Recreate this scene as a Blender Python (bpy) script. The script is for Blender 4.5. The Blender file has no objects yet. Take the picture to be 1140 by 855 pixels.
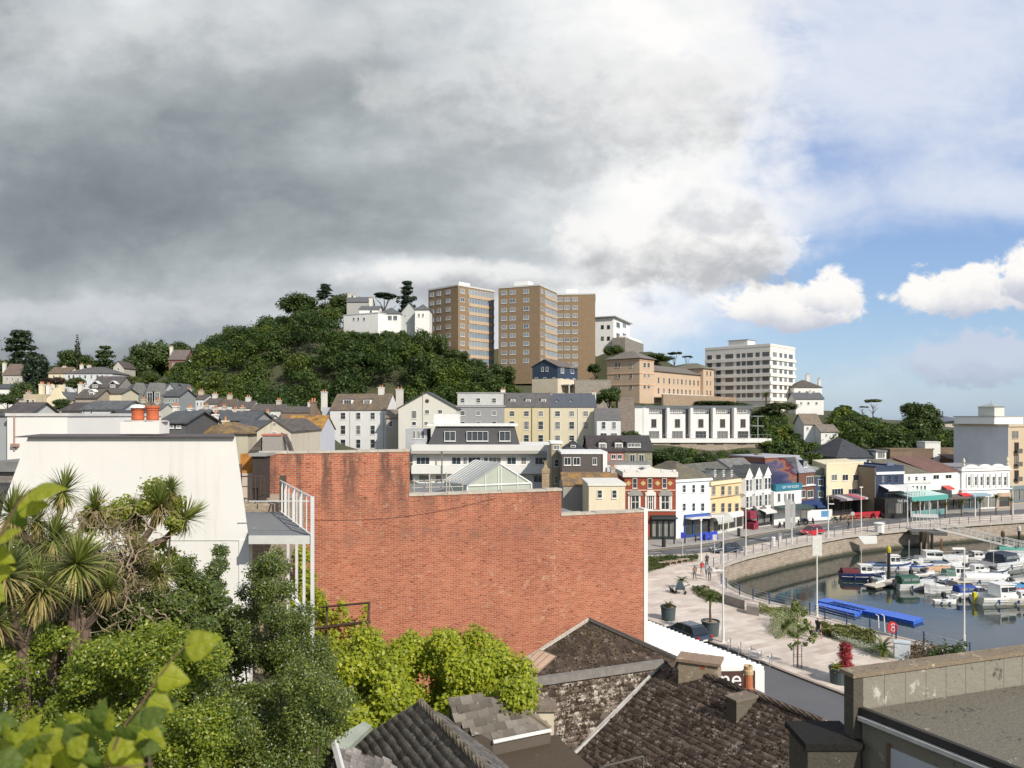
import bpy, bmesh, math, random
import numpy as np
from mathutils import Vector, Matrix
R=math.radians
random.seed(7); RNG=np.random.default_rng(11)
CX,CY,F,ZC=570.0,462.0,823.0,19.0
S=bpy.context.scene; COL=S.collection
def P(px,py,D): return ((px-CX)*D/F, D, ZC-(py-CY)*D/F)
def G(px,py,z=0.0):
    D=F*(ZC-z)/(py-CY); return P(px,py,D)
GP=[]      # ground control points for the terrain
# ---------------------------------------------------------------- mesh builder
class MB:
    def __init__(s): s.v=[]; s.f=[]; s.mi=[]; s.m=0
    def quad(s,*p):
        i=len(s.v); s.v+= [tuple(q) for q in p]; s.f.append(tuple(range(i,i+len(p)))); s.mi.append(s.m); return s
    def box(s,x0,x1,y0,y1,z0,z1):
        i=len(s.v)
        s.v+=[(x0,y0,z0),(x1,y0,z0),(x1,y1,z0),(x0,y1,z0),(x0,y0,z1),(x1,y0,z1),(x1,y1,z1),(x0,y1,z1)]
        for f in ((0,3,2,1),(4,5,6,7),(0,1,5,4),(1,2,6,5),(2,3,7,6),(3,0,4,7)):
            s.f.append(tuple(i+k for k in f)); s.mi.append(s.m)
        return s
    def hexa(s,b,t):   # bottom 4 pts, top 4 pts (same order, ccw seen from above)
        i=len(s.v); s.v+=[tuple(q) for q in b]+[tuple(q) for q in t]; n=len(b)
        s.f.append(tuple(i+k for k in range(n-1,-1,-1))); s.f.append(tuple(i+n+k for k in range(n)))
        for k in range(n):
            j=(k+1)%n; s.f.append((i+k,i+j,i+n+j,i+n+k))
        s.mi+=[s.m]*(n+2); return s
    def ext(s,poly,vec):   # extrude a planar polygon of 3d pts along vec
        return s.hexa(poly,[tuple(a+b for a,b in zip(p,vec)) for p in poly])
    def prism(s,prof,axis,a0,a1):  # profile of 2d pts; axis 'x': (y,z) 'y': (x,z) 'z': (x,y)
        def mk(p,a):
            return (a,p[0],p[1]) if axis=='x' else ((p[0],a,p[1]) if axis=='y' else (p[0],p[1],a))
        return s.hexa([mk(p,a0) for p in prof],[mk(p,a1) for p in prof])
    def tube(s,pts,r,n=6,cap=True):
        pts=[Vector(p) for p in pts]; k=len(pts)
        rr=r if isinstance(r,(list,tuple)) else [r]*k
        base=len(s.v); up=None
        for i,p in enumerate(pts):
            d=(pts[min(i+1,k-1)]-pts[max(i-1,0)]); d=d.normalized() if d.length>1e-9 else Vector((0,0,1))
            if up is None: up=Vector((0,0,1)) if abs(d.z)<.9 else Vector((1,0,0))
            a=d.cross(up); a=a.normalized() if a.length>1e-6 else d.orthogonal().normalized(); b=d.cross(a); up=b.cross(d) if b.length>0 else up
            for j in range(n):
                t=2*math.pi*j/n; q=p+(a*math.cos(t)+b*math.sin(t))*rr[i]; s.v.append(tuple(q))
        for i in range(k-1):
            for j in range(n):
                j2=(j+1)%n; A=base+i*n; s.f.append((A+j,A+j2,A+n+j2,A+n+j)); s.mi.append(s.m)
        if cap:
            s.f.append(tuple(base+j for j in range(n-1,-1,-1))); s.f.append(tuple(base+(k-1)*n+j for j in range(n))); s.mi+=[s.m]*2
        return s
    def lathe(s,prof,c=(0,0,0),n=12):
        base=len(s.v); k=len(prof)
        for (r,z) in prof:
            for j in range(n):
                t=2*math.pi*j/n; s.v.append((c[0]+r*math.cos(t),c[1]+r*math.sin(t),c[2]+z))
        for i in range(k-1):
            for j in range(n):
                j2=(j+1)%n; A=base+i*n; s.f.append((A+j,A+j2,A+n+j2,A+n+j)); s.mi.append(s.m)
        s.f.append(tuple(base+j for j in range(n-1,-1,-1))); s.f.append(tuple(base+(k-1)*n+j for j in range(n))); s.mi+=[s.m]*2
        return s
    def ell(s,c,r,n=10,m=6,rot=0):
        base=len(s.v); cr,sr=math.cos(rot),math.sin(rot)
        for i in range(1,m):
            ph=math.pi*i/m
            for j in range(n):
                t=2*math.pi*j/n; x=r[0]*math.sin(ph)*math.cos(t); y=r[1]*math.sin(ph)*math.sin(t)
                s.v.append((c[0]+x*cr-y*sr,c[1]+x*sr+y*cr,c[2]+r[2]*math.cos(ph)))
        T=len(s.v); s.v.append((c[0],c[1],c[2]+r[2])); B=len(s.v); s.v.append((c[0],c[1],c[2]-r[2]))
        for j in range(n):
            j2=(j+1)%n; s.f.append((T,base+j,base+j2)); s.f.append((B,base+(m-2)*n+j2,base+(m-2)*n+j)); s.mi+=[s.m]*2
            for i in range(m-2):
                A=base+i*n; s.f.append((A+j,A+n+j,A+n+j2,A+j2)); s.mi.append(s.m)
        return s
    def mesh(s,mat,smooth=False):
        me=bpy.data.meshes.new('m'); me.from_pydata(s.v,[],s.f)
        mats=mat if isinstance(mat,(list,tuple)) else [mat]
        for m in mats: me.materials.append(m)
        if len(mats)>1: me.polygons.foreach_set('material_index',s.mi)
        bm=bmesh.new(); bm.from_mesh(me); bmesh.ops.recalc_face_normals(bm,faces=bm.faces); bm.to_mesh(me); bm.free()
        if smooth: me.polygons.foreach_set('use_smooth',[True]*len(me.polygons))
        me.update(); return me
    def build(s,name,mat,parent=None,smooth=False,label=None,loc=None,rz=0,kind=None):
        me=s.mesh(mat,smooth); me.name=name
        return link(name,me,parent,loc,rz,label,kind)
def link(name,me,parent=None,loc=None,rz=0,label=None,kind=None):
    o=bpy.data.objects.new(name,me); COL.objects.link(o)
    if parent is not None: o.parent=parent
    if loc is not None: o.location=loc
    if rz: o.rotation_euler=(0,0,rz)
    if label: o['label']=label
    if kind: o['kind']=kind
    return o
def tag(o,label=None,cat=None,group=None,kind=None):
    if label: o['label']=label
    if cat: o['category']=cat
    if group: o['group']=group
    if kind: o['kind']=kind
    return o
def thing(name,label,cat,loc=(0,0,0),rz=0,group=None):
    o=bpy.data.objects.new(name,None); COL.objects.link(o); o.location=loc; o.rotation_euler=(0,0,rz)
    o.empty_display_size=.2
    return tag(o,label,cat,group)
KIDS={}
def copy_tree(o,loc=None,rz=None,label=None,scale=None,parent=None,group=None):
    c=o.copy(); COL.objects.link(c)
    if parent is not None: c.parent=parent
    if loc is not None: c.location=loc
    if rz is not None: c.rotation_euler=(0,0,rz)
    if scale is not None: c.scale=scale if isinstance(scale,(tuple,list)) else (scale,)*3
    if label: c['label']=label
    if group: c['group']=group
    for ch in list(o.children): copy_tree(ch,parent=c)
    return c
# ---------------------------------------------------------------- materials
class NT:
    """tiny node helper"""
    def __init__(s,nt): s.nt=nt; s.n=nt.nodes; s.l=nt.links
    def set(s,sock,v):
        if hasattr(v,'is_output') or isinstance(v,bpy.types.NodeSocket): s.l.new(v,sock)
        else: sock.default_value=v
    def m(s,op,a,b=None,c=None,clamp=False):
        n=s.n.new('ShaderNodeMath'); n.operation=op; n.use_clamp=clamp; s.set(n.inputs[0],a)
        if b is not None: s.set(n.inputs[1],b)
        if c is not None: s.set(n.inputs[2],c)
        return n.outputs[0]
    def mix(s,f,a,b,mode='MIX'):
        n=s.n.new('ShaderNodeMix'); n.data_type='RGBA'; n.blend_type=mode
        s.set(n.inputs[0],f)
        for k,v in ((6,a),(7,b)):
            if isinstance(v,(tuple,list)): v=tuple(v)[:3]+(1,)
            s.set(n.inputs[k],v)
        return n.outputs[2]
    def ramp(s,f,stops,interp='LINEAR'):
        n=s.n.new('ShaderNodeValToRGB'); s.set(n.inputs[0],f); n.color_ramp.interpolation=interp
        e=n.color_ramp.elements
        while len(e)<len(stops): e.new(.5)
        for k,(p,c) in enumerate(stops):
            e[k].position=p; e[k].color=(c,c,c,1) if isinstance(c,(int,float)) else tuple(c)[:3]+(1,)
        return n.outputs[0]
    def sm(s,x,lo,hi):
        n=s.n.new('ShaderNodeMapRange'); n.interpolation_type='SMOOTHSTEP'; s.set(n.inputs[0],x); s.set(n.inputs[1],lo); s.set(n.inputs[2],hi); n.inputs[3].default_value=0; n.inputs[4].default_value=1
        return n.outputs[0]
    def noise(s,vec,scale,detail=4,rough=.5,dist=0.0,out=0):
        n=s.n.new('ShaderNodeTexNoise'); s.set(n.inputs['Vector'],vec); n.inputs['Scale'].default_value=scale; n.inputs['Detail'].default_value=detail
        n.inputs['Roughness'].default_value=rough; n.inputs['Distortion'].default_value=dist
        return n.outputs[out]
    def obj(s): return s.n.new('ShaderNodeTexCoord').outputs['Object']
    def sep(s,v):
        n=s.n.new('ShaderNodeSeparateXYZ'); s.set(n.inputs[0],v); return n.outputs
    def comb(s,x=0,y=0,z=0):
        n=s.n.new('ShaderNodeCombineXYZ'); s.set(n.inputs[0],x); s.set(n.inputs[1],y); s.set(n.inputs[2],z); return n.outputs[0]
    def vm(s,op,a,b):
        n=s.n.new('ShaderNodeVectorMath'); n.operation=op; s.set(n.inputs[0],a); s.set(n.inputs[1],b); return n.outputs[0]
    def brick(s,vec,bw,rh,c1,c2,mo,ms,off=.5,bias=0.0):
        n=s.n.new('ShaderNodeTexBrick'); s.set(n.inputs['Vector'],vec); n.offset=off
        for k,v in (('Color1',c1),('Color2',c2),('Mortar',mo)): n.inputs[k].default_value=tuple(v)[:3]+(1,)
        n.inputs['Scale'].default_value=1; n.inputs['Mortar Size'].default_value=ms; n.inputs['Mortar Smooth'].default_value=.1
        n.inputs['Bias'].default_value=bias; n.inputs['Brick Width'].default_value=bw; n.inputs['Row Height'].default_value=rh
        return n.outputs
    def bump(s,h,strength=.3,dist=.02):
        n=s.n.new('ShaderNodeBump'); s.set(n.inputs['Height'],h); n.inputs['Strength'].default_value=strength; n.inputs['Distance'].default_value=dist; return n.outputs[0]
def newmat(name):
    m=bpy.data.materials.new(name); m.use_nodes=True; nt=m.node_tree; nt.nodes.clear()
    N=NT(nt); o=nt.nodes.new('ShaderNodeOutputMaterial'); p=nt.nodes.new('ShaderNodeBsdfPrincipled'); nt.links.new(p.outputs[0],o.inputs[0])
    return m,N,p,o
def sc(c,k): return tuple(min(1,x*k) for x in c[:3])
MC={}
def cached(fn):
    def w(*a,**k):
        key=(fn.__name__,a,tuple(sorted(k.items())))
        if key not in MC: MC[key]=fn(*a,**k)
        return MC[key]
    return w
@cached
def m_plain(c,rough=.6,var=.1,scale=2.0,metal=0.0,spec=.4,bump=0.0):
    m,N,p,o=newmat('painted'); v=N.obj(); f=N.noise(v,scale,4)
    N.set(p.inputs['Base Color'],N.mix(f,sc(c,1-var*1.6),sc(c,1+var*1.2))); p.inputs['Roughness'].default_value=rough; p.inputs['Metallic'].default_value=metal
    p.inputs['Specular IOR Level'].default_value=spec
    if bump: N.set(p.inputs['Normal'],N.bump(N.noise(v,scale*8,3),bump,.02))
    return m
@cached
def m_render(c,dirt=.35,dc=(.16,.15,.13)):
    """painted stucco: broad blotches, rain streaks, grime under ledges"""
    m,N,p,o=newmat('stucco'); v=N.obj(); x,y,z=N.sep(v)[0:3]
    blot=N.noise(v,.35,4,.6); st=N.noise(N.comb(N.m('MULTIPLY',N.m('ADD',x,y),2.2),0,N.m('MULTIPLY',z,.16)),1.0,5,.65)
    col=N.mix(blot,sc(c,.86),sc(c,1.06)); col=N.mix(N.m('MULTIPLY',N.sm(st,.52,.78),dirt),col,dc)
    N.set(p.inputs['Base Color'],col); p.inputs['Roughness'].default_value=.85; p.inputs['Specular IOR Level'].default_value=.2
    N.set(p.inputs['Normal'],N.bump(N.noise(v,18,3),.15,.02)); return m
@cached
def m_slate(c,moss=None,amt=.3,rw=.5,rh=.28,var=.35,mo=.55,steep=1.5):
    m,N,p,o=newmat('slate_tiles'); v=N.obj(); x,y,z=N.sep(v)[0:3]
    vv=N.comb(N.m('ADD',x,N.m('MULTIPLY',y,.35)),N.m('MULTIPLY',z,steep),0)
    b=N.brick(vv,rw,rh,sc(c,1-var),sc(c,1+var),sc(c,mo),.025)
    n1=N.noise(v,1.2,6,.7); col=N.mix(.35,b[0],N.mix(n1,sc(c,.6),sc(c,1.5)))
    if moss: col=N.mix(N.m('MULTIPLY',N.sm(N.noise(v,.9,7,.75),.62-amt*.35,.74-amt*.2),.85),col,moss)
    N.set(p.inputs['Base Color'],col); p.inputs['Roughness'].default_value=.7; p.inputs['Specular IOR Level'].default_value=.35
    N.set(p.inputs['Normal'],N.bump(b[1],-.4,.03)); return m
@cached
def m_stone(c,bw=.6,rh=.3,var=.3,ms=.03,rough=.9):
    m,N,p,o=newmat('stonework'); v=N.obj(); x,y,z=N.sep(v)[0:3]; w=N.noise(v,1.5,2,out=1)
    vv=N.vm('ADD',N.comb(N.m('ADD',x,y),z,0),N.vm('MULTIPLY',w,(.12,.1,0)))
    b=N.brick(vv,bw,rh,sc(c,1-var),sc(c,1+var),sc(c,.6),ms)
    col=N.mix(.5,b[0],N.mix(N.noise(v,.8,6,.7),sc(c,.55),sc(c,1.4)))
    N.set(p.inputs['Base Color'],col); p.inputs['Roughness'].default_value=rough; p.inputs['Specular IOR Level'].default_value=.2
    N.set(p.inputs['Normal'],N.bump(N.noise(v,5,5),.5,.08)); return m
@cached
def m_glass(c=(.03,.04,.05),rough=.08,lite=.35):
    m,N,p,o=newmat('window_glass'); oi=N.n.new('ShaderNodeObjectInfo')
    v=N.obj(); x,y,z=N.sep(v)[0:3]
    r=N.m('LESS_THAN',oi.outputs['Random'],lite)
    cur=N.m('MULTIPLY',r,N.sm(N.noise(N.comb(N.m('MULTIPLY',x,7),0,0),1,2),.4,.6))
    N.set(p.inputs['Base Color'],N.mix(N.m('MULTIPLY',cur,.75),c,(.42,.41,.38))); p.inputs['Roughness'].default_value=rough
    p.inputs['Specular IOR Level'].default_value=.9; return m
@cached
def m_leaf(c1,c2,c3=None,trans=.35,rough=.45,spec=.35):
    m,N,p,o=newmat('leaves'); g=N.n.new('ShaderNodeNewGeometry'); oi=N.n.new('ShaderNodeObjectInfo')
    r=g.outputs['Random Per Island']; st=[(0,c1),(.6,c2)]+([(1,c3)] if c3 else [])
    col=N.ramp(r,st); big=N.noise(N.obj(),.5,3,.6)
    col=N.mix(1,col,N.ramp(N.m('ADD',N.m('MULTIPLY',big,.7),N.m('MULTIPLY',oi.outputs['Random'],.3)),[(.25,(.72,.78,.75)),(.7,(1.25,1.2,1.1))]),'MULTIPLY')
    N.set(p.inputs['Base Color'],col); p.inputs['Roughness'].default_value=rough; p.inputs['Specular IOR Level'].default_value=spec
    t=N.n.new('ShaderNodeBsdfTranslucent'); N.set(t.inputs[0],N.mix(1,col,(1.25,1.4,.6),'MULTIPLY'))
    mx=N.n.new('ShaderNodeMixShader'); mx.inputs[0].default_value=trans; N.l.new(p.outputs[0],mx.inputs[1]); N.l.new(t.outputs[0],mx.inputs[2]); N.l.new(mx.outputs[0],o.inputs[0])
    return m
def lin(r,g,b):
    f=lambda u:(u/255/12.92) if u<=10 else ((u/255+.055)/1.055)**2.4
    return (f(r),f(g),f(b))
WHITE=(.78,.77,.74); OFFW=(.68,.66,.6); CREAM=(.72,.64,.46); YEL=(.66,.56,.33)
SLATE=(.075,.078,.085); SLATE2=(.11,.105,.1); BROWN=(.12,.09,.06); DKW=(.05,.045,.045)
WF=lambda: m_plain((.75,.75,.73),.5,.03)      # white window frame paint
# ---------------------------------------------------------------- foliage
def leaves_mesh(pts,nrm,size,mat,seed=0,aspect=.55,spread=.9,fold=.25,long=1.0):
    """pts Nx3 centres, nrm Nx3 preferred outward direction; makes folded leaf blades"""
    rng=np.random.default_rng(seed); n=len(pts)
    d=rng.normal(size=(n,3)); d/=np.linalg.norm(d,axis=1)[:,None]
    nn=nrm*1.0+d*spread; nn/=np.linalg.norm(nn,axis=1)[:,None]
    t=np.cross(nn,rng.normal(size=(n,3))); t/=np.linalg.norm(t,axis=1)[:,None]+1e-9
    b=np.cross(nn,t); s=(size*(.6+.8*rng.random(n)))[:,None]
    a=pts-t*s*.5*long; c=pts+t*s*.5*long; l=pts+b*s*aspect*.5+nn*s*fold*.3; r=pts-b*s*aspect*.5+nn*s*fold*.3
    V=np.stack([a,l,c,r],1).reshape(-1,3)
    idx=np.arange(n)[:,None]*4
    Fc=np.concatenate([idx+np.array([[0,1,2]]),idx+np.array([[0,2,3]])],1).reshape(-1,3)
    return tri_mesh(V,Fc,mat)
def tri_mesh(V,Fc,mat,k=3):
    me=bpy.data.meshes.new('leafmesh'); nv=len(V); nf=len(Fc)
    me.vertices.add(nv); me.vertices.foreach_set('co',np.ascontiguousarray(V,dtype=np.float32).ravel())
    me.loops.add(nf*k); me.loops.foreach_set('vertex_index',np.ascontiguousarray(Fc,dtype=np.int32).ravel())
    me.polygons.add(nf); me.polygons.foreach_set('loop_start',np.arange(nf,dtype=np.int32)*k)
    me.update(calc_edges=True)
    for m in (mat if isinstance(mat,(list,tuple)) else [mat]): me.materials.append(m)
    return me
def clump_points(centers,radii,per,seed,flat=.8,shell=.55):
    """points spread in lumpy shells about clump centres"""
    rng=np.random.default_rng(seed); C=np.array(centers,float); Rr=np.array(radii,float)
    tot=per if isinstance(per,int) else int(per)
    w=Rr**2; k=rng.choice(len(C),size=tot,p=w/w.sum())
    d=rng.normal(size=(tot,3)); d/=np.linalg.norm(d,axis=1)[:,None]
    rad=(shell+(1-shell)*rng.random(tot))*(1+.18*rng.normal(size=tot))
    p=C[k]+d*(Rr[k]*rad)[:,None]*np.array([1,1,flat])
    return p,d
def crown(h,w,n,seed,leaf,mat,kind='round'):
    """crown mesh, base at z=0 centre; lumps on an uneven envelope"""
    rng=random.Random(seed); cs=[];rs=[]
    if kind=='round':
        K=26
        for i in range(K):
            a=rng.uniform(0,6.283); el=rng.uniform(-.25,1)**1; ph=math.asin(max(-.3,min(1,el)))
            rr=rng.uniform(.55,.95); rad=w*.5*math.cos(ph)*rr
            cs.append((rad*math.cos(a),rad*math.sin(a),h*.42+h*.42*math.sin(ph)*rng.uniform(.8,1.08))); rs.append(w*rng.uniform(.12,.23))
        cs.append((0,0,h*.5)); rs.append(w*.32)
    elif kind=='cedar':
        for i in range(7):
            z=h*(.18+.13*i); rr=w*.5*(1-.08*i)*rng.uniform(.7,1.05)*(1 if i<5 else .6)
            for k in range(10):
                a=rng.uniform(0,6.283); q=rr*rng.uniform(.1,1); cs.append((q*math.cos(a),q*math.sin(a),z+rng.uniform(-.03,.03)*h)); rs.append(w*rng.uniform(.09,.15))
    elif kind=='umbrella':
        for k in range(16):
            a=rng.uniform(0,6.283); q=w*.5*rng.uniform(.1,.95); cs.append((q*math.cos(a),q*math.sin(a),h*(.8-.1*(q/w)))); rs.append(w*rng.uniform(.1,.17))
    elif kind=='cone':
        for i in range(10):
            z=h*(.08+.09*i); rr=w*.5*(1-i/10.5)
            for k in range(6):
                a=rng.uniform(0,6.283); cs.append((rr*.7*math.cos(a),rr*.7*math.sin(a),z)); rs.append(w*.14*(1.2-i/11))
    elif kind=='ball':
        for i in range(18):
            a=rng.uniform(0,6.283); ph=rng.uniform(-1.2,1.5); cs.append((w*.36*math.cos(ph)*math.cos(a),w*.36*math.cos(ph)*math.sin(a),h*.5+h*.34*math.sin(ph))); rs.append(w*.17)
        cs.append((0,0,h*.5)); rs.append(w*.3)
    fl={'cedar':.45,'umbrella':.45,'cone':.6}.get(kind,.8)
    p,d=clump_points(cs,rs,n,seed,fl,.5)
    d=d*.9+np.array([0,0,.35])
    return leaves_mesh(p,d,leaf,mat,seed,aspect=.7,spread=.5)
def trunk_mb(h,r,seed=0,limbs=5,spread=.35,top=.6):
    rng=random.Random(seed); m=MB(); pts=[(0,0,-1.5)]+[(rng.uniform(-.03,.03)*h*i/4,rng.uniform(-.03,.03)*h*i/4,h*top*i/4) for i in range(1,5)]
    m.tube(pts,[r*1.35,r,r*.85,r*.65,r*.4],7)
    for i in range(limbs):
        b=pts[2 if i%2 else 3]; a=6.283*i/limbs+rng.uniform(-.4,.4); L=h*spread*rng.uniform(.7,1.1)
        m.tube([b,(b[0]+math.cos(a)*L*.5,b[1]+math.sin(a)*L*.5,b[2]+L*.45),(b[0]+math.cos(a)*L,b[1]+math.sin(a)*L,b[2]+L*.7)],[r*.5,r*.3,r*.1],5)
    return m
# ---------------------------------------------------------------- camera, sun, sky
cam=bpy.data.cameras.new('camera'); co=bpy.data.objects.new('camera',cam); COL.objects.link(co); S.camera=co
co.location=(0,0,ZC); co.rotation_euler=(R(90),0,0); cam.sensor_width=36; cam.lens=36*F/1140; cam.shift_y=(CY-427.5)/1140
cam.clip_start=.1; cam.clip_end=9000; cam.dof.use_dof=True; cam.dof.focus_distance=70; cam.dof.aperture_fstop=4.0
SUN_EL=R(36); SUN_AZ=math.atan2(.62,-.80)   # the sun stands behind the camera, to the right
sdir=Vector((math.sin(SUN_AZ)*math.cos(SUN_EL),math.cos(SUN_AZ)*math.cos(SUN_EL),math.sin(SUN_EL)))
sl=bpy.data.lights.new('sun','SUN'); sl.energy=4.9; sl.angle=R(.6); sl.color=(1,.93,.82); so=bpy.data.objects.new('sun',sl); COL.objects.link(so)
so.rotation_euler=sdir.to_track_quat('Z','Y').to_euler()
W=bpy.data.worlds.new('World'); S.world=W; W.use_nodes=True; wt=W.node_tree; wt.nodes.clear(); N=NT(wt)
wo=wt.nodes.new('ShaderNodeOutputWorld'); bg=wt.nodes.new('ShaderNodeBackground'); wt.links.new(bg.outputs[0],wo.inputs[0])
sky=wt.nodes.new('ShaderNodeTexSky'); sky.sky_type='NISHITA'; sky.sun_disc=False; sky.sun_elevation=SUN_EL; sky.sun_rotation=SUN_AZ; sky.air_density=1.0; sky.dust_density=.6; sky.ozone_density=1.5
d3=wt.nodes.new('ShaderNodeTexCoord').outputs['Generated']; x,y,z=N.sep(d3)[0:3]
yy=N.m('MAXIMUM',y,.12); u=N.m('ADD',N.m('MULTIPLY',N.m('DIVIDE',x,yy),8.23),5.7); v=N.m('SUBTRACT',4.62,N.m('MULTIPLY',N.m('DIVIDE',z,yy),8.23))
uv=N.comb(N.m('MULTIPLY',u,.75),v,0)
nA=N.noise(uv,.55,8,.55,.4); nB=N.noise(uv,2.0,7,.6,.2); nC=N.noise(N.comb(N.m('MULTIPLY',u,.45),v,3.3),1.1,7,.58,.4)
def gau(cu,cv,su,sv,jit=0.0):
    a=N.m('DIVIDE',N.m('SUBTRACT',u,cu),su); b=N.m('DIVIDE',N.m('SUBTRACT',v,cv),sv)
    q=N.m('ADD',N.m('MULTIPLY',a,a),N.m('MULTIPLY',b,b)); return N.m('EXPONENT',N.m('MULTIPLY',q,-1.0))
def tot(*a):
    r=a[0]
    for k in a[1:]: r=N.m('ADD',r,k)
    return r
def K(a,k): return N.m('MULTIPLY',a,k)
# big bank
s_=N.m('SUBTRACT',N.m('SUBTRACT',8.45,u),K(N.m('MAXIMUM',N.m('SUBTRACT',v,2.75),0),1.35))
s_=tot(s_,K(N.m('SUBTRACT',nB,.5),2.2),K(N.m('SUBTRACT',nA,.5),1.6))
bank=N.m('MULTIPLY',N.sm(s_,-.95,.75),N.sm(y,.02,.12))
dark=tot(K(N.m('SUBTRACT',1.0,N.sm(u,4.8,7.4)),.34),K(gau(1.2,2.3,3.6,1.0),.58),K(gau(3,1.0,2.2,.6),.24),K(gau(-.3,.2,.9,.6),.28),K(gau(6.0,1.6,1.1,.4),.17),K(gau(.8,4.05,2.6,.4),.36),K(gau(4.3,2.98,1.0,.14),-.3),K(gau(6.2,2.9,1.2,.3),.1),
   K(N.m('SUBTRACT',nA,.5),.55),K(N.m('SUBTRACT',nC,.5),.5),K(N.m('SUBTRACT',nB,.5),.34))
bankc=N.ramp(dark,[(0.0,(1.0,.99,.98)),(.2,(.81,.83,.845)),(.4,(.58,.62,.65)),(.6,(.40,.44,.465)),(.8,(.275,.31,.335)),(1.0,(.20,.232,.255))])
# clear part with thin veil
skyc=N.mix(1,sky.outputs[0],(.125,.125,.125),'MULTIPLY')
hz=N.sm(v,1.5,4.7); skyc=N.mix(.55,skyc,N.mix(hz,(.27,.44,.86),(.40,.60,.88)))
veil=tot(K(gau(10.3,.7,3.0,1.4),.95),K(gau(8.6,2.35,.9,.45),.75),K(gau(7.6,3.55,1.4,.3),.7),K(gau(11.2,2.2,1.2,.3),.4),K(gau(10,4.3,3,.5),.25),K(N.m('SUBTRACT',nC,.5),.9),K(N.m('SUBTRACT',nB,.5),.5))
skyc=N.mix(K(N.sm(veil,.1,.95),.85),skyc,(.80,.84,.93))
def cumulus(base,cu,cv,ru,rv,top=(1.0,.98,.95),bot=(.55,.58,.68),amp=1.5,op=1.0):
    a=N.m('DIVIDE',N.m('SUBTRACT',u,cu),ru); b=N.m('DIVIDE',N.m('SUBTRACT',v,cv),rv)
    bb=N.m('MULTIPLY',b,N.m('ADD',1.0,K(N.m('GREATER_THAN',b,0),.5)))
    q=N.m('SUBTRACT',1.0,N.m('SQRT',N.m('ADD',N.m('MULTIPLY',a,a),N.m('MULTIPLY',bb,bb))))
    q=N.m('ADD',q,K(N.m('SUBTRACT',nD,.5),amp))
    mk=N.sm(q,.0,.3); sh=N.sm(N.m('ADD',b,K(N.m('SUBTRACT',nB,.5),1.4)),-.25,.75)
    return N.mix(K(mk,op),base,N.mix(sh,top,bot))
nD=N.noise(N.comb(u,K(v,1.2),5.0),2.6,8,.6,.3)
skyc=cumulus(skyc,8.15,2.9,.9,.4,(.9,.91,.95),(.62,.66,.76),1.7,.8)
skyc=cumulus(skyc,10.95,4.05,1.0,.42,(.60,.66,.78),(.42,.49,.62),1.4,.85)
skyc=cumulus(skyc,8.75,3.45,.95,.36,amp=1.9)
skyc=cumulus(skyc,9.25,3.3,.42,.36)
skyc=cumulus(skyc,10.8,3.28,1.0,.38,amp=1.9)
skyc=cumulus(skyc,11.6,3.1,.6,.42)
skyc=cumulus(skyc,7.0,3.55,.45,.12,(.85,.87,.93),(.75,.8,.9),1.6,.7)
front=N.mix(bank,skyc,bankc)
def billow(base,cu,cv,ru,rv,op,amp=1.6,lo=(.46,.475,.50),hi=(.97,.96,.945),sh0=-.5,sh1=.8):
    a=N.m('DIVIDE',N.m('SUBTRACT',u,cu),ru); b=N.m('DIVIDE',N.m('SUBTRACT',v,cv),rv)
    q=N.m('SUBTRACT',1.0,N.m('SQRT',N.m('ADD',N.m('MULTIPLY',a,a),N.m('MULTIPLY',b,b)))); q=N.m('ADD',q,K(N.m('SUBTRACT',nE,.5),amp)); mk=N.sm(q,.0,.45)
    sh=N.sm(N.m('ADD',b,K(N.m('SUBTRACT',nF,.5),3.2)),sh0,sh1); return N.mix(K(mk,op),base,N.mix(sh,hi,lo))
nE=N.noise(N.comb(u,K(v,1.3),9.0),1.5,8,.6,.15); nF=N.noise(N.comb(K(u,.95),K(v,1.35),2.0),1.7,8,.58,.15)
front=billow(front,7.4,2.75,1.7,.55,.85); front=billow(front,5.2,3.1,1.6,.28,.7); front=billow(front,8.0,2.3,.7,.35,.8,hi=(.98,.975,.97),lo=(.62,.64,.68))
front=billow(front,6.3,1.2,2.6,.9,.55,lo=(.40,.42,.44),hi=(.80,.80,.80)); front=billow(front,1.0,3.55,2.6,.3,.55,lo=(.36,.40,.44),hi=(.66,.68,.71)); front=billow(front,2.4,.5,3.2,.7,.4,lo=(.37,.39,.40),hi=(.70,.71,.71))
gen=N.mix(K(N.sm(N.noise(d3,2.2,6,.6),.42,.62),.75),N.mix(1,sky.outputs[0],(.125,.125,.125),'MULTIPLY'),(.75,.77,.8))
final=N.mix(N.sm(y,.05,.3),gen,front)
wt.links.new(final,bg.inputs[0]); bg.inputs[1].default_value=1.0
W.cycles.sampling_method='MANUAL'; W.cycles.sample_map_resolution=1024
vs=S.view_settings; vs.view_transform='Standard'; vs.look='None'; vs.gamma=1; vs.exposure=0; vs.use_curve_mapping=False
S.cycles.use_denoising=True; S.cycles.max_bounces=6; S.cycles.transparent_max_bounces=4; S.cycles.caustics_reflective=False; S.cycles.caustics_refractive=False

# ---------------------------------------------------------------- promenade, road, harbour
def G2(px,py): p=G(px,py); return (p[0],p[1])
def line(pts): return [G2(*p) for p in pts]
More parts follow.
